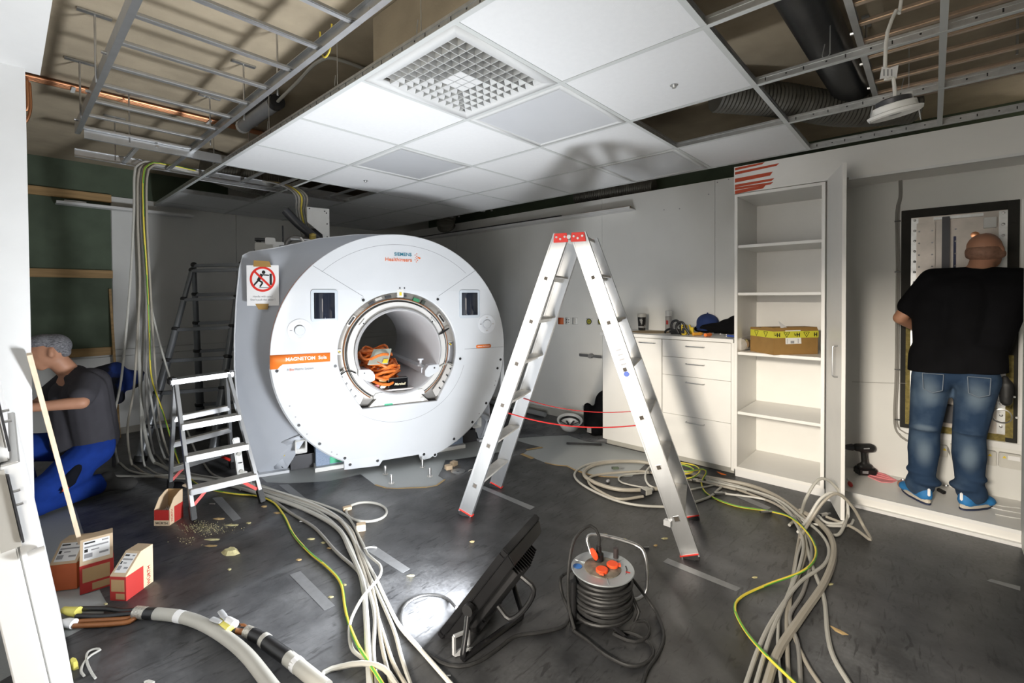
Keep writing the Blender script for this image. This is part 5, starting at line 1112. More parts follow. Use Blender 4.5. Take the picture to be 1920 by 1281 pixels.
MB().box((TA+TC)/2+V((-0.015, 0, 0.0)), (0.05, 0.12, 0.055)).build('end_cap', black, t, bevel=0.01); MB().box((TB+TD)/2+V((0.015, 0, 0)), (0.05, 0.12, 0.055)).build('end_cap', black, t, bevel=0.01)
for (p, q, s) in ((A, TA, 1), (B, TB, -1), (C, TC, 1), (D, TD, -1)):
    e = ((B-A) if p in (A, B) else (D-C)).normalized()*s
    MB().bar(p+(q-p)*0.10+e*0.012, p+(q-p)*0.19+e*0.10, 0.02, 0.006, up=(0, 1, 0)).build('red_brace', red, t)
# ------------------------------------------------------------------ telescopic ladder in shadow at the back
t = thing('telescopic_ladder', 'dark grey telescopic double ladder in shadow behind the scanner', 'ladder', (1.05, 5.1, 0)); o = V((1.05, 5.1, 0))
tele = mat('tele_grey', (0.20, 0.21, 0.22), 0.35, 0.5)
f0, f1 = V((0.80, 5.22, 0)), V((1.30, 4.95, 0)); g0, g1 = V((1.45, 5.95, 0)), V((1.95, 5.68, 0)); t0, t1 = V((1.28, 5.48, 1.74)), V((1.66, 5.28, 1.76)); t2_, t3 = V((1.32, 5.58, 1.80)), V((1.70, 5.38, 1.82))
for (p, q) in ((f0, t0), (f1, t1), (g0, t2_), (g1, t3)):
    for k in range(6): 
        a = p+(q-p)*(k/6); b = p+(q-p)*((k+1)/6); r_ = 0.042-0.004*k
        MB().cyl(a-o+V((0, 0, 0.0)), b-o, r_, n=16).build('tube_section', tele, t)
        if k: MB().lathe([(r_+0.003, -0.015), (r_+0.010, -0.008), (r_+0.010, 0.012), (r_, 0.02)], a-o, tuple(q-p), 16).build('collar', black, t)
    MB().cyl(p-o, p-o+(q-p).normalized()*0.05, 0.05, n=16).build('foot', black_rub, t)
    MB().sph(q-o, (0.03, 0.03, 0.028), 12, 8).build('end_cap', black, t)
for (p, q, r_, s_) in ((f0, t0, f1, t1), (g0, t2_, g1, t3)):
    for k in range(1, 7): a = p+(q-p)*(k/6.0)*0.995; b = r_+(s_-r_)*(k/6.0)*0.995; MB().bar(a-o, b-o, 0.055, 0.032).build('rung', tele, t, bevel=0.006)
# dark cable coil hung on it
c = t1-o+V((0.16, -0.12, 0.02))
for k in range(7): MB().tube([c+V((0.02*k-0.06, 0.02*sin(k), 0))+V((0.05*cos(R(a)), 0.10*cos(R(a)), 0.17*sin(R(a))+0.02*sin(k))) for a in range(0, 360, 20)], 0.011, 6, closed=True).build('hung_cable', black_rub, t)
# ================================================================== FLOOR THINGS
FZ = 0.002
# wooden lath leaning on the pier
a = V((0.275, 3.33, FZ)); b = atY(60, 683, 3.0); a = atZ(166, 1075, FZ)
o_ = MB().bar(a, b+(b-a).normalized()*0.05, 0.034, 0.018, up=(1, 0, 0)).build('wooden_lath', wood_pale, bevel=0.001); tag(o_, 'long pale wooden lath leaning against the white pier behind boxes', 'lath')
a = V((0.80, 6.28, FZ)); b = V((0.765, YB-0.03, 1.56)); o_ = MB().bar(a, b, 0.035, 0.02, up=(1, 0, 0)).build('wooden_batten', wood); tag(o_, 'brown wooden batten leaning upright against the back wall', 'lath')
# screw boxes
def wbox(label, x, y, rz, w, d, h, style):
    c = atZ(x, y, FZ); t = thing('screw_box', label, 'box', c, rz=rz, group='red and brown screw boxes')
    # local: front face at y=0 (towards camera), x right, y back
    hl = h*0.62; P = [V((0, 0, 0)), V((0, 0, hl)), V((0, d*0.55, h)), V((0, d, h)), V((0, d, 0))]
    kr = card_kraft
    if style == 'open':
        P2 = [V((0, 0, 0)), V((0, 0, hl*0.85)), V((0, d*0.35, h*0.86)), V((0, d*0.8, h)), V((0, d, h)), V((0, d, 0))]
        for xx in (0, w-0.003): MB().prism([p+V((xx, 0, 0)) for p in P2], (0.003, 0, 0)).build('side_panel', card_kraft, t)
        MB().b2((0, 0, 0), (w, 0.003, hl*0.85)).build('front_panel', red_print, t); MB().b2((0, d-0.003, 0), (w, d, h)).build('back_panel', card, t); MB().b2((0, 0, 0), (w, d, 0.003)).build('bottom_panel', card, t)
        MB().b2((-0.0006, -0.0006, 0), (w+0.0006, 0, 0.035)).build('kraft_strip', card_kraft, t); text('brand_lettering', 'WÜRTH', 0.022, black_ink, basis((w/2, -0.0012, 0.016), (1, 0, 0), (0, 0, 1)), t, ext=0.0003)
        MB().prism([V((w+0.0005, y_, z)) for y_, z in ((d*0.35, 0.002), (d, 0.002), (d, hl*0.9), (d*0.35, hl*0.9))], (0.0006, 0, 0)).build('red_print', red_print, t)
        text('brand_lettering', 'WÜRTH', 0.022, red_print, basis((w+0.0015, d*0.18, hl*0.5), (0, 0, 1), (0, -1, 0)), t, ext=0.0003)
        for k in range(14): MB().cyl((random.uniform(0.01, w-0.02), random.uniform(0.015, d-0.02), hl*0.6), (random.uniform(0.01, w-0.02), random.uniform(0.015, d-0.02), hl*0.75), 0.003, n=6).build('screw', steel, t)
        return
    MB().prism(P, (w, 0, 0)).build('carton', kr, t, bevel=0.001)
    lo = hl*(0.96 if style != 'orange' else 1.0)
    MB().b2((-0.0006, -0.0008, 0), (w+0.0006, 0, lo)).build('printed_front', orange_print if style == 'orange' else red_print, t)
    sd = MB().prism([V((w+0.0002, 0, 0)), V((w+0.0002, 0, lo)), V((w+0.0002, d*0.62, lo*(1.0 if style != 'orange' else 1.0))), V((w+0.0002, d*0.62, 0))], (0.0006, 0, 0)).build('printed_side', orange_print if style == 'orange' else red_print, t)
    sl = V((0, d*0.55, h-hl)); sl.normalize(); nn = V((0, -sl.z, sl.y)); LL = V((0, d*0.55, h-hl)).length
    q0 = V((0.012, 0, hl))+sl*(LL*0.12); lb_ = MB().prism([q0+nn*0.0003, q0+V((w-0.024, 0, 0))+nn*0.0003, q0+V((w-0.024, 0, 0))+sl*(LL*0.78)+nn*0.0003, q0+sl*(LL*0.78)+nn*0.0003], nn*0.0006).build('label', paper, t)
    for k, (a0_, a1_, f0_, f1_, m_) in enumerate(((0.05, 0.45, 0.85, 0.93, black_ink), (0.70, 0.95, 0.85, 0.92, grey_ink), (0.05, 0.95, 0.64, 0.72, grey_ink), (0.05, 0.18, 0.42, 0.58, black_ink), (0.3, 0.6, 0.46, 0.52, grey_ink), (0.05, 0.35, 0.12, 0.34, grey_ink), (0.6, 0.95, 0.20, 0.30, grey_ink))):
        b0 = q0+nn*0.001; MB().prism([b0+V(((w-0.024)*a0_, 0, 0))+sl*(LL*0.78*f0_), b0+V(((w-0.024)*a1_, 0, 0))+sl*(LL*0.78*f0_), b0+V(((w-0.024)*a1_, 0, 0))+sl*(LL*0.78*f1_), b0+V(((w-0.024)*a0_, 0, 0))+sl*(LL*0.78*f1_)], nn*0.0003).build('label_print', m_, lb_)
    if style == 'orange': return
    MB().b2((w*0.08, -0.0014, lo*0.38), (w*0.90, -0.0009, lo*0.88)).build('kraft_window', card, t); MB().b2((w*0.36, -0.0014, lo*0.06), (w*0.9, -0.0009, lo*0.30)).build('kraft_window', card, t)
    text('brand_lettering', 'WÜRTH', 0.026, red_print, basis((w+0.0015, d*0.82, lo*0.45), (0, 0, 1), (0, -1, 0)), t, ext=0.0003)
    if style == 'left': 
        MB().prism([V((-0.0006, 0, 0)), V((-0.0006, 0, lo)), V((-0.0006, d*0.5, lo)), V((-0.0006, d*0.5, 0))], (0.0004, 0, 0)).build('printed_side', card_kraft, t)
        text('brand_lettering', 'WÜRTH', 0.026, red_print, basis((-0.0015, d*0.25, lo*0.5), (0, 0, 1), (0, 1, 0)), t, ext=0.0003)
va = math.atan2(0.674, 0.738)
wbox('plain orange-sided screw box next to the white leaning door', 93, 1110, R(-47)+R(12), 0.115, 0.15, 0.21, 'orange')
wbox('red screw box in front of the wooden lath end', 150, 1116, R(-47)+R(40), 0.125, 0.15, 0.235, 'left')
wbox('red screw box with rounded lid standing apart on the dark sheet', 207, 1126, R(-47)-R(5), 0.082, 0.155, 0.195, 'left')
wbox('open red screw box filled with screws near the step ladder', 289, 986, R(-47)-R(2), 0.10, 0.12, 0.19, 'open')
# leaning white door leaf near the camera
base = V((0.045, 2.007, 0.004)); lean = R(-7.73)
t = thing('door_leaf', 'white door leaf with steel lock plates leaning beside the white pier', 'door', base); t.rotation_euler = (0, lean, 0)
MB().b2((0.0, 0.0, 0.016), (0.068, 0.93, 2.02)).build('leaf', lam_white, t, bevel=0.004)
MB().b2((0.0685, 0.010, 0.0), (0.112, 0.92, 0.96)).build('rebate', white_paint, t, bevel=0.004)
MB().b2((0.0685, 0.03, 0.965), (0.092, 0.90, 2.0)).build('rebate', white_paint, t, bevel=0.004)
for z0, z1, x0 in ((1.00, 1.16, 0.094), (0.72, 0.93, 0.080)):
    if x0 < 0.09: MB().b2((0.035, -0.003, z0-0.01), (0.078, 0.001, z1+0.02)).build('lock_pocket', mat('pocket', (0.42, 0.40, 0.36), 0.6), t)
    lp = MB().b2((x0, -0.010, z0), (x0+0.005, 0.035, z1)).build('lock_plate', dark_metal, t, bevel=0.001)
    for k in (0.55, 0.75): MB().cyl((x0+0.005, -0.002, z0+(z1-z0)*k), (x0+0.020, -0.002, z0+(z1-z0)*k), 0.004, n=8).build('lock_bolt', steel, lp)
MB().cyl((0.085, -0.008, 0.675), (0.122, -0.008, 0.675), 0.013, n=14).build('hinge_barrel', white_paint, t)
MB().tube(smoothpath([(0.03, -0.005, 1.50), (0.035, -0.045, 1.49), (0.09, -0.05, 1.47), (0.135, -0.05, 1.43)], 0.01), 0.010, 8).build('door_handle', mat('handle_tan', (0.45, 0.30, 0.18), 0.4, 0.3), t)
# black backpack, helmet, lever, pipe near the cabinet end
c = V((4.15, 2.56, FZ))
t = thing('backpack', 'black backpack leaning on cabinet end by right wall', 'backpack', c)
blob('bag_body', [('e', (0.05, 0, 0.17), (0.12, 0.13, 0.17)), ('e', (0.08, -0.03, 0.33), (0.11, 0.10, 0.14)), ('e', (-0.04, 0.02, 0.12), (0.09, 0.11, 0.11)), ('c', (0.0, 0.12, 0.10), (0.02, 0.14, 0.28), 0.05, 0.045)], black_cloth, t, vox=0.014)
MB().tube(smoothpath([(0.0, -0.1, 0.40), (-0.08, -0.12, 0.30), (-0.08, -0.12, 0.12), (-0.03, -0.1, 0.03)], 0.03), 0.014, 6, flat=0.4).build('strap', black_cloth, t)
MB().b2((-0.132, 0.0, 0.06), (-0.128, 0.05, 0.11)).build('badge', silver, t); MB().box((-0.03, 0.17, 0.28), (0.02, 0.02, 0.04)).build('badge', socket_white, t)
c = atZ(1068, 806, FZ)
t = thing('safety_helmet', 'white safety helmet upside down beside the black backpack', 'helmet', c)
MB().lathe([(0.0, 0.0), (0.05, 0.004), (0.09, 0.03), (0.115, 0.075), (0.122, 0.11), (0.138, 0.118), (0.138, 0.123), (0.118, 0.118), (0.108, 0.075), (0.085, 0.035), (0.05, 0.012), (0, 0.01)], (0, 0, 0), (-0.25, -0.2, 1), 32).build('shell', socket_white, t)
MB().lathe([(0.10, 0.085), (0.106, 0.085), (0.112, 0.105), (0.106, 0.105)], (0, 0, 0), (-0.25, -0.2, 1), 28, closed=True).build('harness_band', black, t)
for a in (0, 60, 120): MB().tube([V((0.1*cos(R(a)), 0.1*sin(R(a)), 0.09)), V((0, 0, 0.04)), V((-0.1*cos(R(a)), -0.1*sin(R(a)), 0.09))], 0.012, 6, flat=0.3).build('harness_strap', dark_metal, t)
o_ = MB().bar(atZ(1062, 831, 0.012), atZ(1128, 834, 0.012), 0.022, 0.016).build('pry_bar', black, bevel=0.003); tag(o_, 'black flat bar lying on the pale floor at cabinet corner', 'bar')
o_ = MB().tube([atZ(905, 750, 0.03)+V((0, 0, 0)), atZ(1022, 778, 0.03)], 0.03, 14).build('plastic_pipe', mat('pipe_grey', (0.27, 0.28, 0.28), 0.5)); tag(o_, 'grey plastic pipe lying along the right wall behind ladder', 'pipe')
# wooden blocks, disc, small bits
def block(label, x, y, rz, s):
    c = atZ(x, y, FZ); t_ = MB().b2((-s[0]/2, -s[1]/2, 0), (s[0]/2, s[1]/2, s[2])).build('wooden_block', card_kraft, bevel=0.002); t_.location = c; t_.rotation_euler = (0, 0, rz); tag(t_, label, 'block', 'small wooden blocks on the floor')
    return t_
block('pale wooden block by the grinding disc in front of scanner', 841, 880, R(-20), (0.055, 0.05, 0.035)); block('pale wooden block behind another by the grinding disc', 851, 873, R(10), (0.05, 0.05, 0.035))
block('pale wooden block beside the single grey cable ring', 651, 956, R(-15), (0.055, 0.035, 0.022)); block('pale wooden block between cable ring and floor tape', 677, 994, R(-30), (0.055, 0.045, 0.04))
c = atZ(859, 884, FZ); o_ = MB().lathe([(0.014, 0), (0.06, 0), (0.06, 0.003), (0.014, 0.003)], c, n=36, closed=True).build('cutting_disc', steel); tag(o_, 'shiny cutting disc lying flat beside wooden blocks', 'disc')
o_ = MB().tube(smoothpath([atZ(878, 884, 0.005), atZ(882, 881, 0.006), atZ(888, 881, 0.005)], 0.01), 0.003, 6).build('cable_tie', cable_white); tag(o_, 'short white cable tie on the floor by ladder foot', 'cable tie')
o_ = MB().tube(smoothpath([atZ(683, 1029, 0.03), atZ(693, 1026, 0.02), atZ(706, 1027, 0.006)], 0.01), 0.004, 6).build('cable_tie', cable_white); tag(o_, 'white cable tie around the left floor cable bundle', 'cable tie')
o_ = MB().tube(smoothpath([atZ(x, y, 0.007) for x, y in ((158, 1268), (152, 1258), (158, 1242), (172, 1228), (188, 1219), (180, 1217), (166, 1222), (162, 1232), (164, 1245), (172, 1262), (179, 1272))], 0.01), 0.0045, 6).build('cable_tie', cable_white); tag(o_, 'twisted white cable tie lying near the leaning door', 'cable tie')
o_ = MB().tube(smoothpath([atZ(x, y, 0.005) for x, y in ((270, 1281), (278, 1278), (288, 1281))], 0.01), 0.006, 6).build('white_cap_scrap', cable_white); tag(o_, 'tiny white plastic scrap at the near edge of floor', 'scrap')
def scrap(name, label, pts, m, h=0.006, grp='loose crumbs and scraps on the floor'):
    P = [atZ(x, y, FZ) for x, y in pts]; c = sum(P, V((0, 0, 0)))/len(P)
    b = MB(); n_ = len(P); vs = P+[c+(p-c)*0.55+V((0, 0, h)) for p in P]
    b.add(vs, [tuple(range(n_-1, -1, -1)), tuple(range(n_, 2*n_))]+[(i, (i+1) % n_, n_+(i+1) % n_, n_+i) for i in range(n_)])
    tag(b.build(name, m, smooth=False), label, 'scrap', grp)
scrap('insulation_lump', 'ragged yellow insulation lump on the dark sheet before the step ladder', [(414, 1036), (425, 1033), (433, 1028), (444, 1029), (450, 1038), (440, 1042), (424, 1043), (418, 1041)], debris_m, 0.02)
scrap('yellow_scrap', 'pale yellow scrap beside the twisted white cable tie', [(128, 1246), (136, 1240), (147, 1244), (148, 1254), (138, 1258), (129, 1254)], yellow_soft, 0.025)
scrap('paper_scrap', 'brown paper scrap beside the right floor cable bundle', [(1554, 1172), (1566, 1178), (1580, 1184), (1592, 1191), (1580, 1191), (1566, 1184)], kraft, 0.004)
for k, (x, y) in enumerate(((410, 973), (434, 985), (397, 1012), (395, 1024), (186, 1096), (198, 1133), (495, 950), (583, 1011), (606, 1018), (619, 1028), (646, 1097), (620, 1120), (520, 962), (466, 981), (1246, 1010), (1229, 1023), (1415, 1083), (1555, 1096), (885, 1016), (1132, 1003), (430, 1068), (560, 1050), (770, 1080), (1170, 1012))):
    w = 4+(k*7 % 5); h = 2+(k*3 % 3)
    if k < 4: w += 8
    scrap('crumb', 'small yellowish crumb of insulation on the dark sheet', [(x-w, y), (x-w*0.3, y-h), (x+w, y-h*0.7), (x+w*0.8, y+h*0.6), (x-w*0.2, y+h)], debris_m if k % 3 else kraft, 0.004)
for (x, y, sx) in ((567, 978, 1), (840, 1268, 0), (1212, 1026, 0), (398, 945, 1)):
    o_ = MB().cyl(atZ(x-5, y, 0.006), atZ(x+5, y, 0.006), 0.004, n=8).build('loose_screw', steel); tag(o_, 'small loose screw on the dark sheet', 'screw', 'loose screws on the floor')
c = atZ(1140, 905, FZ); o_ = MB().sph((0, 0, 0.012), (0.02, 0.015, 0.012), 8, 6).build('rubble_piece', grey_ink); o_.location = c; tag(o_, 'dark pebble of rubble inside the grey cable coil', 'scrap')
# sawdust
rd = MB(); random.seed(11)
for k in range(420):
    a = random.gauss(0, 1); b = random.gauss(0, 1); w = atZ(385+a*22, 990+b*6, FZ)
    if k > 380: w = atZ(352+a*12, 1014+b*4, FZ)
    s_ = 0.0008+0.0014*random.random(); rd.box(w+V((0, 0, s_/2)), (s_*2, s_, s_), Matrix.Rotation(random.random()*3, 3, 'Z'))
tag(rd.build('sawdust', debris_m, smooth=False), 'fine yellowish sawdust scattered by the step ladder foot', 'sawdust', kind='stuff')
# tape strips on the floor
TL = ('translucent tape strip on the dark sheet left of the green and yellow cable', 'translucent tape strip on the dark sheet below the step ladder', 'translucent tape strip at the torn opening beside the scanner foot', 'translucent tape strip lit by the floodlight beside the left cable bundle', 'translucent tape strip between the trestle ladder feet', 'translucent tape strip beside the cable reel handle', 'translucent tape strip near the niche platform', 'translucent tape strip under the cables by the tall shelves')
for lab, l in zip(TL, ([(543, 1078), (563, 1071), (628, 1136), (608, 1145)], [(398, 934), (416, 932), (452, 972), (437, 977)], [(523, 910), (540, 908), (574, 935), (559, 938)], [(683, 1030), (701, 1022), (769, 1067), (755, 1075)], [(897, 914), (908, 912), (1003, 951), (994, 956)], [(1243, 1054), (1252, 1047), (1389, 1103), (1380, 1109)], [(1850, 1089), (1858, 1086), (1913, 1100), (1913, 1108)], [(1372, 928), (1384, 925), (1446, 952), (1438, 957)])):
    o_ = MB().prism([atZ(x, y, 0.0022) for x, y in l], (0, 0, 0.0006)).build('tape_strip', tape_clear, smooth=False); tag(o_, lab, 'tape', 'tape strips on the floor')

# white power strip hanging at the scanner side, hand brush under the step ladder
c = atY(452, 862, 4.0)
t = thing('power_strip', 'white power strip leaning between step ladder and scanner', 'power strip', V((c.x, c.y, FZ)))
MB().bar((0.0, 0, 0.03), (-0.03, 0.03, 0.36), 0.05, 0.04, up=(0, 1, 0)).build('strip_body', socket_white, t, bevel=0.006)
for k in range(3): MB().cyl((-0.006-0.006*k, -0.018, 0.10+0.07*k), (-0.006-0.006*k, -0.024+0.006*k, 0.10+0.07*k), 0.016, n=14).build('socket', cable_grey, t)
for k in range(2): MB().prism([V((-0.02+a, -0.022, 0.285+0.028*k+b)) for a, b in ((-0.008, -0.008), (0.008, -0.008), (0, 0.008))], (0, -0.002, 0)).build('warning_mark', yellow, t)
MB().bar((0.02, -0.01, 0.0), (0.015, 0.0, 0.09), 0.045, 0.05, up=(0, 1, 0)).build('plug', cable_white, t, bevel=0.006)
MB().tube(smoothpath([(0.02, -0.01, 0.05), (0.05, -0.05, 0.02), (0.02, -0.12, 0.008), (-0.06, -0.16, 0.008)], 0.02), 0.005, 6).build('cord', cable_white, t)
c = atZ(332, 918, FZ)
t = thing('hand_brush', 'black bristled hand brush with wooden handle under the step ladder', 'brush', c, rz=R(-60))
blob('bristles', [('e', (0, 0, 0.03), (0.075, 0.04, 0.03))], black_cloth, t, vox=0.01)
MB().bar((0.06, 0, 0.04), (0.20, 0.0, 0.02), 0.028, 0.016).build('handle', wood_pale, t, bevel=0.004)
# ================================================================== FLOODLIGHT
lb = atZ(816, 1196, 0.0)                      # left lower corner of the lit face
_top = atZ(950, 1022, 0.465)
hdir = (_top-lb).normalized(); nface = hdir.cross(CAMP-lb).normalized()
if nface.z < 0: nface = -nface
nface.rotate(Matrix.Rotation(R(-3), 3, hdir)); view = nface.cross(hdir).normalized()
if nface.dot(CAMP-lb-hdir*0.25) > 0: nface.rotate(Matrix.Rotation(R(6), 3, hdir)); view = nface.cross(hdir).normalized()
t = thing('floodlight', 'black LED floodlight standing tilted on the floor, lit towards the scanner', 'floodlight', lb)
LW, LH = 0.36, 0.53
lo = hdir*0.012+V((0, 0, 0.006))-nface*0.0
def lp_(a, b, c): return lo+view*a+hdir*b-nface*c     # a: away from viewer, b: up the face, c: behind the face
def lbox(name, a0, a1, b0, b1, c0, c1, m, par=t, bev=0.0, sh=1.0):
    ca, cb = (a0+a1)/2, (b0+b1)/2
    P = [lp_(a, b, c0) for a, b in ((a0, b0), (a1, b0), (a1, b1), (a0, b1))]; Q = [lp_(ca+(a-ca)*sh, cb+(b-cb)*sh, c1) for a, b in ((a0, b0), (a1, b0), (a1, b1), (a0, b1))]
    return MB().add(P+Q, [(3, 2, 1, 0), (4, 5, 6, 7), (0, 1, 5, 4), (1, 2, 6, 5), (2, 3, 7, 6), (3, 0, 4, 7)]).build(name, m, par, bevel=bev)
gl = mat('gloss_black', (0.010, 0.010, 0.011), 0.18)
lbox('front_frame', 0, LW, 0, 0.025, 0.0, 0.03, gl, bev=0.004); lbox('front_frame', 0, LW, LH-0.025, LH, 0.0, 0.03, gl, bev=0.004); lbox('front_frame', 0, 0.025, 0.025, LH-0.025, 0.0, 0.03, gl, bev=0.004); lbox('front_frame', LW-0.025, LW, 0.025, LH-0.025, 0.0, 0.03, gl, bev=0.004)
lbox('housing', 0.006, LW-0.006, 0.006, LH-0.006, 0.03, 0.075, black, bev=0.004, sh=0.90)
lbox('led_window', 0.025, LW-0.025, 0.025, LH-0.025, 0.008, 0.012, lamp_glass)
for k in range(13): lbox('cooling_fin', 0.06+0.018*k, 0.064+0.018*k, 0.10, LH-0.08, 0.072, 0.125-0.02*abs(k-6)/6, black)
lbox('driver_box', 0.09, LW-0.09, 0.04, 0.15, 0.072, 0.13, black, bev=0.01)
ft0, ft1 = atZ(868, 1236, 0.014)-lb, atZ(978, 1156, 0.014)-lb
for a, ft in ((-0.014, ft0), (LW+0.014, ft1)):
    MB().tube(smoothpath([lp_(a, LH*0.42, 0.04), lp_(a, LH*0.42, 0.04)*0.45+ft*0.55+V((0, 0, 0.0)), ft+V((0, 0, 0.02)), ft], 0.02), 0.012, 8, flat=0.5).build('stand_bracket', gl, t)
    MB().cyl(lp_(a-0.012, LH*0.42, 0.04), lp_(a+0.012, LH*0.42, 0.04), 0.024, n=14).build('bracket_knob', black, t)
MB().tube([ft0, ft1], 0.013, 8).build('foot_bar', gl, t)
right = (ft1-ft0).normalized(); fwd = V((-right.y, right.x, 0))
MB().tube(smoothpath([lp_(LW*0.3, LH*0.8, 0.12), lp_(LW*0.3, LH*0.8, 0.19), lp_(LW*0.3, LH*0.62, 0.21), lp_(LW*0.3, LH*0.45, 0.19), lp_(LW*0.3, LH*0.45, 0.12)], 0.02), 0.011, 8).build('carry_handle', black, t)
# clear foot hook at the near corner
hk_ = atZ(864, 1222, FZ)-lb
hb = MB()
for p, q in (((0, 0, 0.0), (0, 0, 0.075)), ((0, 0, 0.075), (0.075, 0, 0.06)), ((0.075, 0, 0.06), (0.075, 0, 0.0)), ((0, 0, 0.0), (0.075, 0, 0.0))):
    hb.bar(hk_+right*(p[0]-0.035)+V((0, 0, p[2]+0.006)), hk_+right*(q[0]-0.035)+V((0, 0, q[2]+0.006)), 0.012, 0.010)
hb.bar(hk_+right*-0.035+V((0, 0, 0.008)), hk_+right*0.04-fwd*0.035+V((0, 0, 0.006)), 0.022, 0.006); hb.build('cable_hook', clear_plastic, t)
ld = bpy.data.lights.new('floodlight_beam', 'AREA'); ld.shape = 'RECTANGLE'; ld.size = LW-0.06; ld.size_y = LH-0.06; ld.energy = LAMP_POWER; ld.color = (0.93, 0.96, 1.0)
lo_ = bpy.data.objects.new('floodlight_beam', ld); COL.objects.link(lo_)
pos = lb+lp_(LW/2, LH/2, -0.004); x_ = view; z_ = -nface; y_ = (-z_).cross(x_)*-1
zz = -nface; xx = view; yy = zz.cross(xx)*1.0
# area lights shine along local -Z
Z3 = -nface; X3 = view.normalized(); Y3 = Z3.cross(X3)
lo_.matrix_world = Matrix(((X3.x, Y3.x, Z3.x, pos.x), (X3.y, Y3.y, Z3.y, pos.y), (X3.z, Y3.z, Z3.z, pos.z), (0, 0, 0, 1)))
if (lo_.matrix_world.to_3x3() @ V((0, 0, -1))).dot(nface) < 0: raise SystemExit('lamp turned')
# ================================================================== CABLE REEL
c = atZ(1130, 1158, FZ)
t = thing('cable_reel', 'metal cable reel with red socket lids and black cable standing on floor', 'cable reel', c, rz=R(-42))
tin = mat('reel_tin', (0.50, 0.53, 0.54), 0.4, 0.75, var=0.1, scale=12)
RR = 0.137; z0, z1 = 0.035, 0.222
MB().lathe([(0.078, 0.0), (RR, 0.0), (RR+0.003, 0.004), (RR, 0.007), (0.078, 0.005)], (0, 0, z1), n=48, closed=True).build('flange', tin, t)
MB().lathe([(0.02, 0.0), (0.118, 0.0), (0.120, 0.004), (0.118, 0.007), (0.02, 0.005)], (0, 0, z0), n=48, closed=True).build('lower_flange', dark_metal, t)
MB().cyl((0, 0, z0), (0, 0, z1), 0.06, n=30).build('drum', black, t)
MB().lathe([(0.0, 0.012), (0.06, 0.012), (0.082, 0.006), (0.083, 0.0), (0.0, 0.0)], (0, 0, z1+0.003), n=40).build('socket_plate', mat('socket_plate', (0.05, 0.04, 0.03), 0.5, col2=(0.20, 0.17, 0.13), scale=30), t)
for k in range(3): MB().box((0.105*cos(R(25+120*k)), 0.105*sin(R(25+120*k)), z1+0.0075), (0.05, 0.004, 0.002), Matrix.Rotation(R(25+120*k), 3, 'Z')).build('flange_rib', tin, t)
for a, op in ((250, 0), (350, 0), (95, 1)):
    p = V((0.045*cos(R(a)), 0.045*sin(R(a)), z1+0.016))
    if not op:
        q = MB().lathe([(0.027, 0), (0.027, 0.008), (0.024, 0.011), (0, 0.011)], p, n=24).build('socket_lid', orange if False else mat('lid_red', (0.75, 0.08, 0.02), 0.4), t); MB().box(p+V((0.026*cos(R(a)), 0.026*sin(R(a)), 0.005)), (0.018, 0.018, 0.008), Matrix.Rotation(R(a), 3, 'Z')).build('lid_tab', MATS['lid_red'], q)
    else:
        MB().lathe([(0.0, 0), (0.027, 0), (0.027, 0.006), (0, 0.006)], p+V((-0.028, -0.01, 0.032)), (1, 0.35, 0.25), 24).build('socket_lid', MATS['lid_red'], t)
        MB().lathe([(0.022, 0.0), (0.022, 0.03), (0.013, 0.036), (0.011, 0.065), (0, 0.066)], p, n=18).build('plug', black, t)
pl = V((0.045*cos(R(95)), 0.045*sin(R(95)), z1+0.08))
MB().lathe([(0.0, 0), (0.012, 0), (0.012, 0.045), (0, 0.045)], (0.085, 0.07, z1+0.006), (0, 0, 1), 12).build('winding_knob', mat('knob_dark', (0.04, 0.03, 0.03), 0.5), t)
MB().lathe([(0.02, 0), (0.02, 0.0006), (0, 0.0006)], (-0.11, 0.02, z1+0.0075), n=20).build('round_sticker', mat('sticker_blue', (0.03, 0.14, 0.42), 0.5), t)
MB().box((0.0, 0.115, z1+0.0078), (0.03, 0.014, 0.0008)).build('sticker', paper, t); MB().box((0.1, -0.05, z1+0.0078), (0.02, 0.008, 0.0008), Matrix.Rotation(-0.5, 3, 'Z')).build('sticker', red_print, t)
# wound cable
P = []
for k in range(8*24+1):
    a = 2*pi*k/24; lay = k/24; P.append(V((0.108*cos(a), 0.108*sin(a), z0+0.018+lay*0.0205+0.003*sin(a*1.3))))
MB().tube(P, 0.0105, 8).build('wound_cable', black_rub, t)
P2 = [V(((0.128-0.004*k/144+0.004*sin(k*0.7))*cos(2*pi*k/24+0.7), (0.128-0.004*k/144+0.004*sin(k*0.7))*sin(2*pi*k/24+0.7), z0+0.004+k/24*0.0205+0.004*sin(k*0.41))) for k in range(7*24+1)]
MB().tube(P2, 0.009, 8).build('wound_cable', black_rub, t)
# stand frame and handle
MB().tube(smoothpath([(-0.02, 0.12, z1+0.0), (-0.03, 0.15, z1+0.06), (0.02, 0.155, z1+0.075), (0.19, 0.10, z1+0.045), (0.225, 0.06, z1), (0.225, 0.045, 0.09), (0.19, 0.04, 0.05), (0.13, 0.03, 0.045)], 0.015), 0.0085, 10).build('handle_tube', steel, t)
MB().tube([(-0.145, -0.04, 0.0), (-0.145, -0.04, 0.2)], 0.014, 10).build('stand_leg', black, t)
MB().tube([(-0.145, -0.04, 0.012), (0.0, 0.0, 0.012), (0.16, 0.06, 0.012)], 0.011, 8).build('stand_bar', black, t)
MB().tube([(-0.05, 0.15, 0.012), (0.0, 0.0, 0.012), (0.05, -0.15, 0.012)], 0.011, 8).build('stand_bar', black, t)
MB().cyl((0, 0, 0.0), (0, 0, z0), 0.05, n=20).build('hub', black, t)
Mrz = Matrix.Rotation(R(-42), 3, 'Z')
def rl(p): return c+Mrz@V(p)
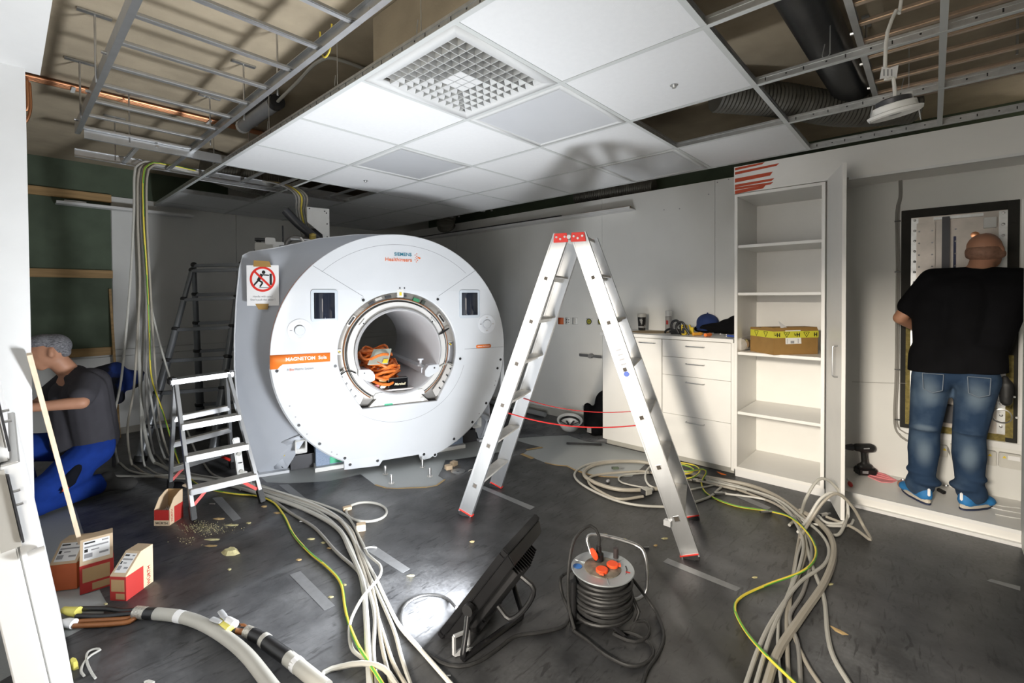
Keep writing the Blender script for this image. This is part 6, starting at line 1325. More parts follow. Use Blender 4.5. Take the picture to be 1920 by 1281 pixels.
# ================================================================== CABLES
def cab_px(l, z=0.0, dz=0.0):
    out_ = []
    for e in l:
        if len(e) == 2: out_.append(atZ(e[0], e[1], z))
        else: out_.append(atZ(e[0], e[1], z+e[2]))
    return out_
def cable(pts, r, m, label, cat='cable', group=None, name='cable', n=8, step=0.03):
    o_ = MB().tube(smoothpath(pts, step), r, n).build(name, m); return tag(o_, label, cat, group)
def cable_yg(pts, r, label, group=None, name='earth_cable'):
    o_ = MB().tube(smoothpath(pts, 0.03), r, 10, mif=lambda i, a: 1 if ((a+i//9) % 10) in (0, 1, 5, 6) else 0).build(name, [cable_yel, cable_grn]); return tag(o_, label, 'cable', group)
G1 = 'grey cables of the left floor bundle'; G2 = 'grey cables of the right floor bundle'; G3 = 'grey cables coiled by the base cabinets'; G0 = 'cables hanging from the overhead ladder'
# --- hanging bundle: from the cable ladder down to the floor, then along the floor
YH = 4.60
def hang(l, fl, r, m, yg=False, dy=0.0, lab='grey cable hanging from the overhead cable ladder down to the floor'):
    top = atZ(262, 318, 2.5); tx = atY(l[0][0], l[0][1], YH+dy)
    pts = [V((tx.x+0.36, YH+0.02+dy*0.5, 2.535)), V((tx.x+0.15, YH+0.02+dy*0.5, 2.545)), V((tx.x+0.02, YH+dy*0.5, 2.49))]+[atY(x, y, YH+dy+0.07*i_) for i_, (x, y) in enumerate(l)]+[atZ(x, y, r+0.004+(q[0] if q else 0)) for x, y, *q in fl]
    pts = smoothpath(pts, 0.05)
    for p in pts: p.z = max(p.z, r+0.003)
    if yg: cable_yg(pts, r, lab, G0)
    else: cable(pts, r, m, lab, 'cable', G0)
hang([(251, 400), (244, 531), (228, 706), (213, 793)], [(222, 868), (246, 884), (300, 893), (360, 896), (420, 905), (480, 918), (540, 938), (600, 962), (645, 1003), (670, 1060), (684, 1130), (690, 1210), (692, 1290)], 0.0085, cable_grey)
hang([(258, 400), (262, 531), (258, 618), (251, 728), (239, 806)], [(248, 872), (273, 888), (310, 896), (380, 899), (440, 908), (500, 922), (560, 940), (610, 958), (655, 990), (672, 1030), (692, 1080), (706, 1140), (716, 1210), (735, 1290)], 0.0085, cable_warm, dy=0.03)
hang([(263, 400), (270, 531), (267, 662), (264, 793)], [(272, 875), (300, 890), (350, 893), (420, 900), (480, 908), (540, 928), (600, 945), (650, 968), (676, 1012), (690, 1040, 0.02), (711, 1058, 0.02), (714, 1075, 0.02), (702, 1094, 0.03), (680, 1120, 0.02), (659, 1160), (655, 1190), (662, 1220), (690, 1242), (720, 1290)], 0.0075, cable_grey, dy=0.06)
hang([(266, 400), (274, 531), (274, 684), (276, 771)], [(290, 852), (318, 880), (370, 893), (430, 905), (490, 925), (545, 962), (590, 990), (630, 1034), (664, 1064), (684, 1090), (702, 1150), (700, 1220), (706, 1290)], 0.009, cable_dark, dy=0.0)
hang([(269, 400), (275, 509), (280, 618), (284, 706), (306, 775), (320, 820)], [(340, 878), (365, 905), (400, 919), (440, 926), (480, 930), (512, 942), (533, 968), (550, 1002), (580, 1036), (612, 1062), (638, 1092), (647, 1140), (655, 1172), (671, 1210, 0.02), (690, 1240, 0.02), (722, 1290, 0.02)], 0.0065, None, yg=True, dy=-0.03, lab='green and yellow earth cable hanging then crossing the floor')
hang([(272, 400), (279, 540), (293, 618), (315, 697), (340, 776)], [(372, 858), (400, 890), (450, 905), (520, 928), (590, 952), (640, 978), (664, 1008), (684, 1060), (712, 1120), (738, 1180), (752, 1230), (772, 1290)], 0.008, cable_grey, dy=0.05)
hang([(275, 400), (282, 540), (288, 645), (296, 760), (306, 820)], [(322, 862), (350, 888), (400, 898), (470, 912), (550, 935), (618, 962), (655, 1000), (678, 1060), (700, 1130), (722, 1200), (740, 1250), (765, 1290)], 0.008, cable_warm, dy=0.02)
hang([(255, 400), (258, 531), (262, 700), (270, 800)], [(290, 868), (340, 892), (400, 902), (500, 930), (575, 957), (632, 990), (655, 1030), (680, 1090), (686, 1150), (690, 1220), (694, 1290)], 0.013, cable_grey, dy=0.08, lab='thick grey hose hanging from the overhead ladder and crossing the floor')
hang([(260, 400), (266, 520), (272, 640), (285, 760)], [(310, 860), (350, 886), (420, 899), (500, 916), (580, 942), (636, 972), (668, 1020), (700, 1076), (722, 1122), (748, 1172), (790, 1220), (852, 1290)], 0.0085, cable_white, dy=0.07)
cable(cab_px([(596, 1290), (606, 1262), (640, 1250), (680, 1244, 0.02), (720, 1254, 0.02), (748, 1290)], 0.012), 0.010, cable_grey, 'grey cable crossing under the left bundle near the front', group=G1)
cable(cab_px([(180, 892), (260, 894), (330, 892), (380, 898)], 0.012), 0.012, cable_grey, 'grey conduit lying behind the step ladder feet', group=G1)
o_ = MB().tube([atZ(687+38*cos(R(a)), 960+18*sin(R(a)), 0.008) for a in range(0, 360, 12)], 0.0085, 8, closed=True).build('cable_ring', cable_grey); tag(o_, 'single closed ring of pale grey cable on the dark sheet', 'cable')
# --- right bundle
RB = 'grey cable of the bundle running past the tall shelf unit to the front'
A1 = [(1190, 866), (1250, 876), (1324, 894), (1410, 912), (1462, 932), (1502, 962), (1530, 985)]
cable(cab_px([(1500, 958), (1530, 976), (1556, 1004), (1563, 1040), (1546, 1092), (1500, 1160), (1459, 1222), (1436, 1290)], 0.018), 0.017, cable_warm, 'thick grey hose curving across the floor beside right bundle', group=G2)
cable(cab_px([(1324, 901), (1410, 920), (1462, 939), (1500, 969), (1537, 999), (1554, 1029), (1545, 1059), (1500, 1092), (1455, 1152), (1425, 1209), (1396, 1290)], 0.026), 0.0085, cable_grey, RB, group=G2)
cable(cab_px([(1300, 890), (1410, 928), (1462, 950), (1496, 984), (1511, 1025), (1500, 1074), (1477, 1137), (1477, 1235), (1481, 1290)], 0.010), 0.0085, cable_warm, RB, group=G2)
cable(cab_px([(1310, 893), (1420, 925), (1480, 955), (1512, 1000), (1522, 1040), (1507, 1107), (1481, 1156), (1496, 1209), (1502, 1290)], 0.013), 0.0085, cable_dark, RB, group=G2)
cable(cab_px([(1330, 897), (1440, 930), (1500, 987), (1494, 1047), (1485, 1092), (1462, 1152), (1459, 1179), (1459, 1227), (1466, 1290)], 0.02), 0.0065, cable_grey, RB, group=G2)
cable(cab_px([(1505, 985), (1514, 1030), (1526, 1070), (1545, 1122), (1552, 1190), (1564, 1235), (1597, 1290)], 0.010), 0.0095, cable_grey, RB, group=G2)
cable(cab_px([(1500, 1000), (1490, 1060), (1482, 1120), (1485, 1179), (1511, 1242), (1542, 1290)], 0.009), 0.008, cable_warm, RB, group=G2)
cable(cab_px([(1480, 960), (1505, 1010), (1500, 1060), (1476, 1120), (1445, 1190), (1415, 1290)], 0.024), 0.0085, cable_grey, RB, group=G2)
cable(cab_px([(1360, 926), (1420, 934), (1455, 945), (1500, 975), (1540, 985), (1590, 986), (1600, 975)], 0.010), 0.007, cable_white, 'white cable with small connectors beside the right bundle', group=G2)
cable_yg(cab_px([(1236, 893), (1262, 899, 0.03), (1296, 896, 0.04), (1312, 884, 0.05), (1302, 873, 0.05), (1272, 868, 0.05), (1252, 872, 0.05), (1262, 888, 0.06), (1292, 888, 0.07), (1300, 880, 0.07), (1282, 872, 0.08), (1262, 876, 0.08), (1286, 884, 0.08), (1318, 880, 0.09), (1324, 888, 0.06), (1315, 905), (1327, 927), (1376, 948), (1444, 959), (1485, 972, 0.03), (1519, 1006, 0.03), (1530, 1040, 0.03), (1507, 1070, 0.03), (1440, 1096), (1391, 1119), (1378, 1141), (1395, 1179), (1432, 1224, 0.03), (1500, 1290, 0.04)], 0.008), 0.0065, 'green and yellow earth cable of the right bundle with a small coil')
# upright loops beside the bundle
def up_loop(l, base_px, r, m):
    bp = atZ(base_px[0], base_px[1], 0.0); dpt = (bp-CAMP).dot(_F)
    P = []
    for x, y, *k in l:
        if k: P.append(atZ(x, y, r+0.004))
        else: d = ray(x, y); P.append(CAMP+d*(dpt/d.dot(_F)))
    for p in P: p.z = max(p.z, r+0.002)
    cable(P, r, m, 'grey cable standing up in a loop beside the shelf unit', group='upright cable loops by the shelf unit', step=0.02)
up_loop([(1480, 985, 1), (1500, 966, 1), (1511, 935), (1534, 900), (1556, 903), (1579, 931), (1588, 966), (1575, 1000, 1), (1556, 1004, 1)], (1530, 985), 0.009, cable_grey)
up_loop([(1496, 998, 1), (1515, 972), (1537, 937), (1560, 924), (1584, 935), (1590, 968), (1576, 984), (1549, 980, 1), (1535, 968, 1)], (1540, 985), 0.009, cable_white)
up_loop([(1500, 1010, 1), (1520, 975), (1545, 940), (1570, 926), (1598, 950), (1618, 985), (1632, 1012, 1), (1600, 990, 1), (1549, 969, 1)], (1570, 995), 0.009, cable_warm)
# --- coil by the cabinets
cable(cab_px([(1262, 912), (1215, 918), (1160, 918), (1115, 905), (1095, 890), (1105, 876), (1140, 867), (1200, 866), (1260, 879), (1320, 894), (1400, 909), (1450, 928), (1490, 955), (1520, 985)], 0.016), 0.015, cable_warm, 'thick grey hose coiled beside the base cabinets', group=G3)
cable(cab_px([(1262, 951), (1200, 948), (1150, 937), (1100, 914), (1078, 895), (1083, 881), (1106, 870), (1150, 864), (1210, 868), (1300, 890), (1380, 915)], 0.010), 0.009, cable_grey, 'long pale cable loop around the coil by base cabinets', group=G3)
cable(cab_px([(1206, 931), (1160, 936), (1124, 921), (1104, 905), (1111, 893), (1150, 887), (1205, 884), (1232, 889), (1300, 900), (1380, 918)], 0.013), 0.010, cable_warm, 'grey cable with a metal connector coiled by base cabinets', group=G3)
cable(cab_px([(1240, 918), (1200, 913), (1166, 905), (1160, 897), (1170, 891), (1200, 888), (1230, 887)], 0.008), 0.0065, cable_grey, 'thin grey cable loop inside coil by base cabinets', group=G3)
cable(cab_px([(1225, 870, 0.02), (1213, 882, 0.04), (1210, 897, 0.04), (1218, 911, 0.02), (1236, 917)], 0.010), 0.0075, cable_white, 'short white cable arching over coil by base cabinets', group=G3)
cable(cab_px([(1290, 919), (1330, 912), (1345, 910), (1400, 922)], 0.010), 0.0065, cable_grey, 'thin grey cable leading behind the ladder foot', group=G3); cable(cab_px([(1300, 943), (1330, 932), (1345, 920), (1352, 914)], 0.010), 0.0085, cable_grey, 'grey cable end joining a connector near the ladder foot', group=G3)
def conn(label, x, y, rz, s, m, z=0.0):
    t_ = thing('cable_connector', label, 'connector', atZ(x, y, FZ+z), rz=rz, group='cable connectors on the floor')
    MB().b2((-s[0]/2, -s[1]/2, 0.004), (s[0]/2, s[1]/2, s[2])).build('shell', m, t_, bevel=0.004); MB().cyl((s[0]/2, 0, s[2]/2), (s[0]/2+0.025, 0, s[2]/2), s[2]*0.35, n=10).build('gland', steel, t_); MB().b2((-s[0]/2-0.004, -s[1]*0.4, 0.008), (-s[0]/2, s[1]*0.4, s[2]*0.9)).build('pin_face', dark_metal, t_)
conn('square grey metal connector at the end of coiled cable', 1212, 927, R(-20), (0.06, 0.06, 0.045), cable_grey); conn('dark green connector lying on pale floor within coil', 1154, 881, R(-50), (0.055, 0.025, 0.025), mat('conn_green', (0.10, 0.13, 0.09), 0.5)); conn('flat metal connector near the yellow cable coil', 1304, 903, R(-40), (0.05, 0.03, 0.02), steel); conn('white plug beside the ladder foot on grey cable', 1349, 911, R(20), (0.06, 0.022, 0.022), silver); conn('metal plug on white cable beside the right bundle', 1347, 928, R(-40), (0.07, 0.02, 0.02), steel); conn('dark metal plug beneath the earth cable', 1434, 963, R(-40), (0.06, 0.018, 0.018), steel); conn('white metal plug amid upright cable loops', 1545, 968, R(-30), (0.06, 0.02, 0.02), silver)
o_ = MB().prism([atZ(x, y, 0.012) for x, y in ((1344, 885), (1350, 887), (1362, 891), (1352, 890))], (0, 0, 0.004)).build('orange_scrap', orange); tag(o_, 'small orange plastic scrap at the cabinet plinth', 'scrap')
# --- floodlight and reel cords
cable(cab_px([(856, 1140, 0.03), (840, 1124), (819, 1116), (790, 1117), (763, 1131), (751, 1154), (757, 1185), (785, 1213), (824, 1241), (861, 1250), (897, 1241), (931, 1219), (965, 1194), (1007, 1187), (1038, 1181), (1060, 1172), (1068, 1150, 0.02), (1056, 1120, 0.05), (1050, 1090, 0.1), (1056, 1078, 0.12)], 0.008)+[rl((-0.12, 0.05, 0.20))], 0.0075, black_rub, 'black floodlight cord running to the cable reel', 'cord')
cable([rl(pl), rl(pl+V((0, 0.0, 0.05))), rl((-0.04, 0.06, z1+0.17)), rl((-0.12, 0.03, z1+0.13)), rl((-0.16, -0.02, z1+0.02)), rl((-0.165, -0.04, 0.1)), rl((-0.15, -0.08, 0.02))]+cab_px([(1075, 1182), (1103, 1202), (1134, 1227), (1176, 1248), (1206, 1246), (1224, 1230), (1222, 1212), (1205, 1197), (1179, 1186), (1150, 1186)], 0.009), 0.0072, black_rub, 'black cord plugged into reel and looping in front of it', 'cord')
cable([rl((0.12, -0.02, 0.12)), rl((0.15, -0.05, 0.05))]+cab_px([(1190, 1165), (1208, 1164), (1218, 1178), (1212, 1196), (1190, 1204), (1165, 1196), (1150, 1188)], 0.016), 0.0072, black_rub, 'black cord loop lying against right foot of cable reel', 'cord')
cable([rl((0.10, 0.06, 0.16)), rl((0.15, 0.06, 0.14))]+cab_px([(1222, 1135, 0.02), (1236, 1160), (1245, 1194), (1234, 1227), (1214, 1256), (1203, 1290)], 0.009), 0.0072, black_rub, 'black cord trailing from the cable reel out to the front', 'cord')
# --- two heavy power cables with stripped ends
def power(name, label, main, r):
    t_ = thing(name, label, 'power cable', main[0], group='heavy power cables'); o0 = V(main[0]); P = [p-o0 for p in smoothpath(main, 0.03)]
    MB().tube(P, r, 16).build('sheath', cable_grey, t_); return t_, o0
def seg(t_, o0, l, r, m, nm, n=12, flat=1.0): return MB().tube([p-o0 for p in smoothpath(l, 0.02)], r, n, flat=flat).build(nm, m, t_)
z_ = 0.026
t1_, q0 = power('power_cable', 'heavy grey power cable with black tape and brown cores at the left', cab_px([(292, 1151), (330, 1155), (370, 1166), (415, 1190), (462, 1228), (515, 1295)], z_), 0.025)
seg(t1_, q0, cab_px([(273, 1150), (294, 1151)], z_), 0.0245, black, 'tape_wrap'); seg(t1_, q0, cab_px([(254, 1148), (274, 1150)], z_), 0.0255, braid, 'braid_shield'); seg(t1_, q0, cab_px([(332, 1155.5), (344, 1158)], z_), 0.0258, paper, 'label_band')
for k, l in enumerate(([(258, 1143), (232, 1146), (200, 1142), (146, 1142)], [(258, 1150), (225, 1153), (195, 1156), (143, 1156)])): seg(t1_, q0, cab_px(l, 0.02), 0.011, black, 'black_core')
for k, l in enumerate(([(258, 1152), (240, 1160), (200, 1163), (140, 1166)], [(258, 1155), (242, 1166), (200, 1171), (138, 1174)])): seg(t1_, q0, cab_px(l, 0.013), 0.010, copper_wire, 'brown_core')
seg(t1_, q0, cab_px([(146, 1147), (132, 1146), (120, 1143)], 0.022), [0.021]*99, yellow_soft, 'yellow_sleeve') if False else MB().tube([p-q0 for p in cab_px([(147, 1148), (134, 1147), (119, 1144)], 0.022)], [0.022, 0.019, 0.014], 12).build('yellow_sleeve', yellow_soft, t1_)
MB().tube([p-q0 for p in cab_px([(139, 1170), (126, 1168), (112, 1167)], 0.02)], [0.020, 0.019, 0.010], 12).build('white_sleeve', paper, t1_); seg(t1_, q0, cab_px([(120, 1144), (112, 1146), (104, 1146)], 0.02), 0.005, clear_plastic, 'lug')
t2_2, q1 = power('power_cable', 'heavy grey power cable with black tape lying at the near edge', cab_px([(540, 1234), (570, 1258), (612, 1292)], z_), 0.027)
seg(t2_2, q1, cab_px([(492, 1198), (515, 1216), (544, 1236)], z_), 0.0265, black, 'tape_wrap'); seg(t2_2, q1, cab_px([(462, 1184), (474, 1189)], z_), 0.024, braid, 'braid_shield'); seg(t2_2, q1, cab_px([(473, 1189), (494, 1199)], z_), 0.0245, black, 'tape_wrap'); seg(t2_2, q1, cab_px([(494, 1199.5), (500, 1204)], z_), 0.0275, cable_grey, 'clip_ring'); seg(t2_2, q1, cab_px([(553, 1244), (560, 1250)], z_), 0.028, paper, 'label_band')
for l, m_, nm in (([(464, 1184), (452, 1181), (440, 1184), (424, 1184)], black, 'black_core'), ([(464, 1182), (455, 1175), (446, 1176), (438, 1172)], copper_wire, 'brown_core'), ([(464, 1186), (456, 1185), (446, 1184), (434, 1180)], copper_wire, 'brown_core'), ([(450, 1178), (440, 1172), (430, 1168)], black, 'black_core')): seg(t2_2, q1, cab_px(l, 0.025), 0.012, m_, nm)
MB().tube([p-q1 for p in cab_px([(431, 1182), (421, 1174), (412, 1166)], 0.04)], [0.019, 0.018, 0.014], 12).build('yellow_sleeve', yellow_soft, t2_2); MB().tube([p-q1 for p in cab_px([(440, 1172), (428, 1165), (424, 1161)], 0.05)], [0.019, 0.018, 0.012], 12).build('white_sleeve', paper, t2_2)
for a, b in (((425, 1162), (413, 1146)), ((414, 1167), (397, 1160))): MB().tube([p-q1 for p in cab_px([a, ((a[0]+b[0])/2, (a[1]+b[1])/2), b], 0.06)], [0.010, 0.013, 0.012], 10, flat=0.4).build('lug', clear_plastic, t2_2)
# ================================================================== PEOPLE
def hand(prims, w, d, up, s=1.0, curl=0.6, thumb=1):
    """palm and five bent fingers starting at wrist w, pointing along d"""
    w, d, up = V(w), V(d).normalized(), V(up); up = (up-d*up.dot(d)).normalized(); sd = d.cross(up)*thumb
    prims += [('c', w, w+d*0.05*s, 0.026*s, 0.030*s), ('c', w+d*0.045*s-sd*0.02*s, w+d*0.085*s-sd*0.024*s, 0.021*s, 0.017*s), ('c', w+d*0.045*s+sd*0.02*s, w+d*0.085*s+sd*0.022*s, 0.021*s, 0.017*s)]
    for k, L in enumerate((0.072, 0.082, 0.077, 0.062)):
        b = w+d*0.085*s+sd*((0.030-0.020*k)*s); a1 = curl*0.5; a2 = curl*1.3
        m_ = b+(d*cos(a1)-up*sin(a1))*(L*0.55*s); e = m_+(d*cos(a2)-up*sin(a2))*(L*0.5*s)
        prims += [('c', b, m_, 0.0095*s, 0.0085*s), ('c', m_, e, 0.0085*s, 0.007*s)]
    b = w+d*0.03*s+sd*0.026*s; m_ = b+(d*0.6+sd*0.7-up*0.3).normalized()*0.04*s; e = m_+(d*0.9+sd*0.2-up*0.3).normalized()*0.034*s
    prims += [('c', b, m_, 0.013*s, 0.011*s), ('c', m_, e, 0.010*s, 0.008*s)]
def face_bits(prims, c, f, up, s=1.0):
    """nose, brow, chin, ears for a head at c looking along f"""
    c, f, up = V(c), V(f).normalized(), V(up); up = (up-f*up.dot(f)).normalized(); r_ = f.cross(up)
    prims += [('c', c+f*0.088*s+up*0.008*s, c+f*0.112*s-up*0.022*s, 0.009*s, 0.013*s), ('c', c+f*0.078*s+up*0.030*s+r_*0.04*s, c+f*0.078*s+up*0.030*s-r_*0.04*s, 0.013*s, 0.013*s), ('e', c+f*0.062*s-up*0.088*s, (0.032*s, 0.032*s, 0.026*s)), ('c', c+f*0.086*s-up*0.052*s+r_*0.018*s, c+f*0.086*s-up*0.052*s-r_*0.018*s, 0.010*s, 0.010*s)]
    for q in (-1, 1):
        e = c+r_*(0.083*q*s)-f*0.004*s-up*0.008*s; prims += [('c', e+up*0.024*s-f*0.008*s, e-up*0.024*s, 0.017*s, 0.012*s), ('e', e+r_*(0.010*q*s), (0.018*s, 0.016*s, 0.030*s))]
def eyes(parent, c, f, up, s=1.0):
    c, f, up = V(c), V(f).normalized(), V(up); up = (up-f*up.dot(f)).normalized(); r_ = f.cross(up)
    for q in (-1, 1):
        e = c+f*0.084*s+r_*(0.033*q*s)+up*0.010*s
        y_ = MB().sph(e, 0.012*s, 10, 8).build('eye', paper, parent, world=True); MB().sph(e+f*0.009*s, 0.005*s, 8, 6).build('iris', black, y_)
# ------------------------------------------------------------------ standing man at the filter panel
PZ = 0.093
bp = V((4.12, -0.10, PZ))
man = thing('person', 'bald man in black T-shirt and blue jeans standing at the filter panel seen from behind', 'person', bp)
def W3(x, y, z): return V((x, y, z))-bp
neck = W3(4.17, -0.205, 1.60); head = W3(4.225, -0.247, 1.735); fdir = V((0.80, -0.60, -0.22))
shL, shR = W3(4.155, 0.005, 1.545), W3(4.175, -0.385, 1.535)
elL, elR = W3(4.17, 0.165, 1.295), W3(4.22, -0.435, 1.335)
wrL, wrR = W3(4.33, 0.075, 1.215), W3(4.33, -0.40, 1.50)
hL, hR = W3(4.12, 0.0, 0.95), W3(4.12, -0.215, 0.95)
kL, kR = W3(4.12, 0.035, 0.545), W3(4.13, -0.175, 0.555)
aL, aR = W3(4.07, 0.045, 0.185), W3(4.12, -0.180, 0.185)
toeL, toeR = W3(4.25, 0.150, 0.12), W3(4.27, -0.275, 0.12)
pr = [('e', head, (0.098, 0.080, 0.110)), ('e', head+V((-0.03, 0.012, 0.020)), (0.085, 0.080, 0.085)), ('e', head+V((0.03, -0.02, -0.055)), (0.062, 0.056, 0.062)), ('c', neck+V((-0.01, 0, -0.03)), head+V((-0.015, 0.01, -0.05)), 0.062, 0.060),
      ('c', neck+V((-0.01, 0.01, -0.02)), shL+V((0, -0.04, 0)), 0.06, 0.06), ('c', neck+V((-0.01, -0.01, -0.02)), shR+V((0, 0.04, 0)), 0.06, 0.06),
      ('c', neck+V((0, 0, -0.08)), W3(4.13, -0.11, 1.0), 0.10, 0.11), ('c', W3(4.15, -0.05, 1.4), W3(4.15, -0.30, 1.4), 0.09, 0.09),
      ('c', shL, elL, 0.052, 0.042), ('c', elL, wrL, 0.042, 0.028), ('c', shR, elR, 0.052, 0.042), ('c', elR, wrR, 0.042, 0.028),
      ('c', hL, kL, 0.08, 0.055), ('c', kL, aL, 0.052, 0.036), ('c', hR, kR, 0.08, 0.055), ('c', kR, aR, 0.052, 0.036), ('c', hL, hR, 0.09, 0.09), ('c', aL, toeL, 0.034, 0.03), ('c', aR, toeR, 0.034, 0.03)]
face_bits(pr, head, fdir, (0, 0, 1), 0.95); hand(pr, wrL, (0.85, -0.35, 0.1), (0, 0.2, 1), 0.95, 0.7, 1); hand(pr, wrR, (0.45, 0.15, 0.8), (-0.5, 0, 0.8), 0.95, 0.7, -1)
body = blob('body', pr, skin, man, vox=0.0085, it=5)
eyes(man, bp+head, fdir, (0, 0, 1), 0.95)
# cropped hair rim around the bald crown
blob('hair_stubble', [('e', head+V((-0.034, 0.013, -0.012)), (0.0895, 0.0865, 0.066)), ('c', head+V((-0.01, 0.075, -0.03)), head+V((-0.06, 0.06, -0.03)), 0.022, 0.03), ('c', head+V((-0.05, -0.06, -0.03)), head+V((-0.08, 0.0, -0.03)), 0.03, 0.03)], stubble, man, vox=0.008, it=4)
# T-shirt
ts = [('c', W3(4.135, -0.005, 1.02), W3(4.14, -0.005, 1.42), 0.100, 0.118), ('c', W3(4.135, -0.225, 1.02), W3(4.15, -0.32, 1.42), 0.100, 0.118), ('c', W3(4.13, -0.115, 1.0), W3(4.13, -0.16, 1.45), 0.120, 0.13), ('c', W3(4.13, -0.01, 0.985), W3(4.13, -0.225, 0.985), 0.105, 0.105),
      ('c', W3(4.14, -0.03, 1.46), W3(4.15, -0.34, 1.46), 0.115, 0.115), ('c', shL+V((0, -0.01, 0)), shL.lerp(elL, 0.68), 0.085, 0.072), ('c', shR+V((0, 0.01, 0)), shR.lerp(elR, 0.78), 0.085, 0.076), ('c', neck+V((-0.015, 0.0, -0.035)), shL+V((0, -0.03, 0.01)), 0.068, 0.075), ('c', neck+V((-0.015, -0.0, -0.035)), shR+V((0, 0.03, 0.01)), 0.068, 0.075),
      ('c', W3(4.12, 0.035, 0.955), W3(4.12, -0.255, 0.965), 0.088, 0.088), ('c', W3(4.09, -0.02, 0.955), W3(4.09, -0.20, 0.955), 0.086, 0.086), ('e', neck+V((-0.03, 0.0, -0.055)), (0.07, 0.10, 0.06))]
ts += [('c', W3(4.105, 0.005, 0.84), W3(4.12, 0.0, 1.06), 0.125, 0.122), ('c', W3(4.105, -0.225, 0.84), W3(4.12, -0.225, 1.06), 0.125, 0.122), ('c', W3(4.10, -0.11, 0.84), W3(4.12, -0.11, 1.06), 0.128, 0.126)]
blob('t_shirt', ts, black_cloth, man, vox=0.011, it=5, cut=[(W3(4.1, -0.11, 0.967), (0.05, -0.06, -1))])
# jeans
def leg(h, k, a, sgn): return [('c', h+V((-0.02, 0, -0.03)), h.lerp(k, 0.35), 0.106, 0.098), ('c', h.lerp(k, 0.3), k, 0.100, 0.080), ('c', k, k.lerp(a, 0.35), 0.080, 0.084), ('c', k.lerp(a, 0.3), a+V((0, 0, 0.08)), 0.084, 0.068), ('c', a+V((0, 0, 0.08)), a+V((0.012, sgn*0.010, 0.015)), 0.066, 0.078), ('e', a+V((-0.01, -sgn*0.02, 0.05)), (0.082, 0.080, 0.030)), ('e', a+V((0.0, sgn*0.01, 0.11)), (0.078, 0.076, 0.022)), ('e', k+V((-0.02, 0, 0.03)), (0.086, 0.084, 0.016)), ('e', k+V((-0.02, 0, -0.14)), (0.080, 0.076, 0.10))]
jn = leg(hL, kL, aL, 1)+leg(hR, kR, aR, -1)+[('c', hL+V((0, -0.01, 0.02)), hR+V((0, 0.01, 0.02)), 0.106, 0.106), ('e', hL+V((-0.035, -0.015, -0.06)), (0.088, 0.085, 0.09)), ('e', hR+V((-0.035, 0.015, -0.06)), (0.088, 0.085, 0.09))]
fade_spots(denim, [(hL.lerp(kL, 0.30)+V((-0.10, 0, 0)), (0.09, 0.075, 0.13)), (hR.lerp(kR, 0.30)+V((-0.10, 0, 0)), (0.09, 0.075, 0.13)), (kL+V((-0.08, 0, -0.12)), (0.08, 0.06, 0.12)), (kR+V((-0.08, 0, -0.12)), (0.08, 0.06, 0.12)), (kL+V((-0.08, 0, 0.04)), (0.05, 0.08, 0.03))], (0.16, 0.21, 0.26), 0.75)
jo = blob('jeans', jn, denim, man, vox=0.0105, it=4)
for h, s in ((hL, 1), (hR, -1)):
    c = h+V((-0.139, -0.004*s, -0.055)); b = MB()
    q = [c+V((0.004, 0.05, 0.055)), c+V((0.004, -0.05, 0.055)), c+V((-0.004, -0.045, -0.045)), c+V((-0.004, 0.0, -0.065)), c+V((-0.004, 0.045, -0.045))]
    for i in range(5): b.bar(q[i], q[(i+1) % 5], 0.004, 0.003, up=(1, 0, 0))
    b.build('pocket_seam', mat('denim_thread', (0.13, 0.16, 0.20), 0.8), jo)
tp_ = blob('tool_pouch', [('c', W3(4.12, -0.335, 0.90), W3(4.12, -0.335, 0.80), 0.035, 0.03), ('c', W3(4.12, -0.33, 0.94), W3(4.12, -0.335, 0.9), 0.02, 0.03)], black_rub, man, vox=0.010)
# shoes
for a, toe, s in ((aL, toeL, 1), (aR, toeR, -1)):
    d = V((toe.x-a.x, toe.y-a.y, 0)).normalized(); sd = V((-d.y, d.x, 0)); hz = -a.z  # local ground is 0
    g = V((a.x, a.y, 0)); h0 = g-d*0.065; t0_ = g+d*0.185
    up_ = blob('shoe', [('c', h0+V((0, 0, 0.055))+d*0.035, g+d*0.10+V((0, 0, 0.05)), 0.042, 0.045), ('e', g+d*0.13+V((0, 0, 0.042)), (0.06, 0.06, 0.034)), ('c', h0+d*0.04+V((0, 0, 0.06)), h0+d*0.05+V((0, 0, 0.105)), 0.042, 0.044)], shoe_blue, man, vox=0.008)
    so_ = []
    for i in range(24):
        A = 2*pi*i/24; L = 0.132; w_ = 0.047 if cos(A) > 0 else 0.042; so_.append(g+d*(0.058+L*cos(A))+sd*(w_*sin(A)*(1.0 if abs(cos(A)) < 0.8 else 1.05)))
    MB().prism([p+V((0, 0, 0.012)) for p in so_], (0, 0, 0.024)).build('midsole', shoe_sole, up_, bevel=0.004); MB().prism(so_, (0, 0, 0.013)).build('outsole', navy, up_, bevel=0.003)
    MB().box(h0+d*-0.006+V((0, 0, 0.085)), (0.014, 0.014, 0.05)).build('heel_tab', paper, up_, bevel=0.004)
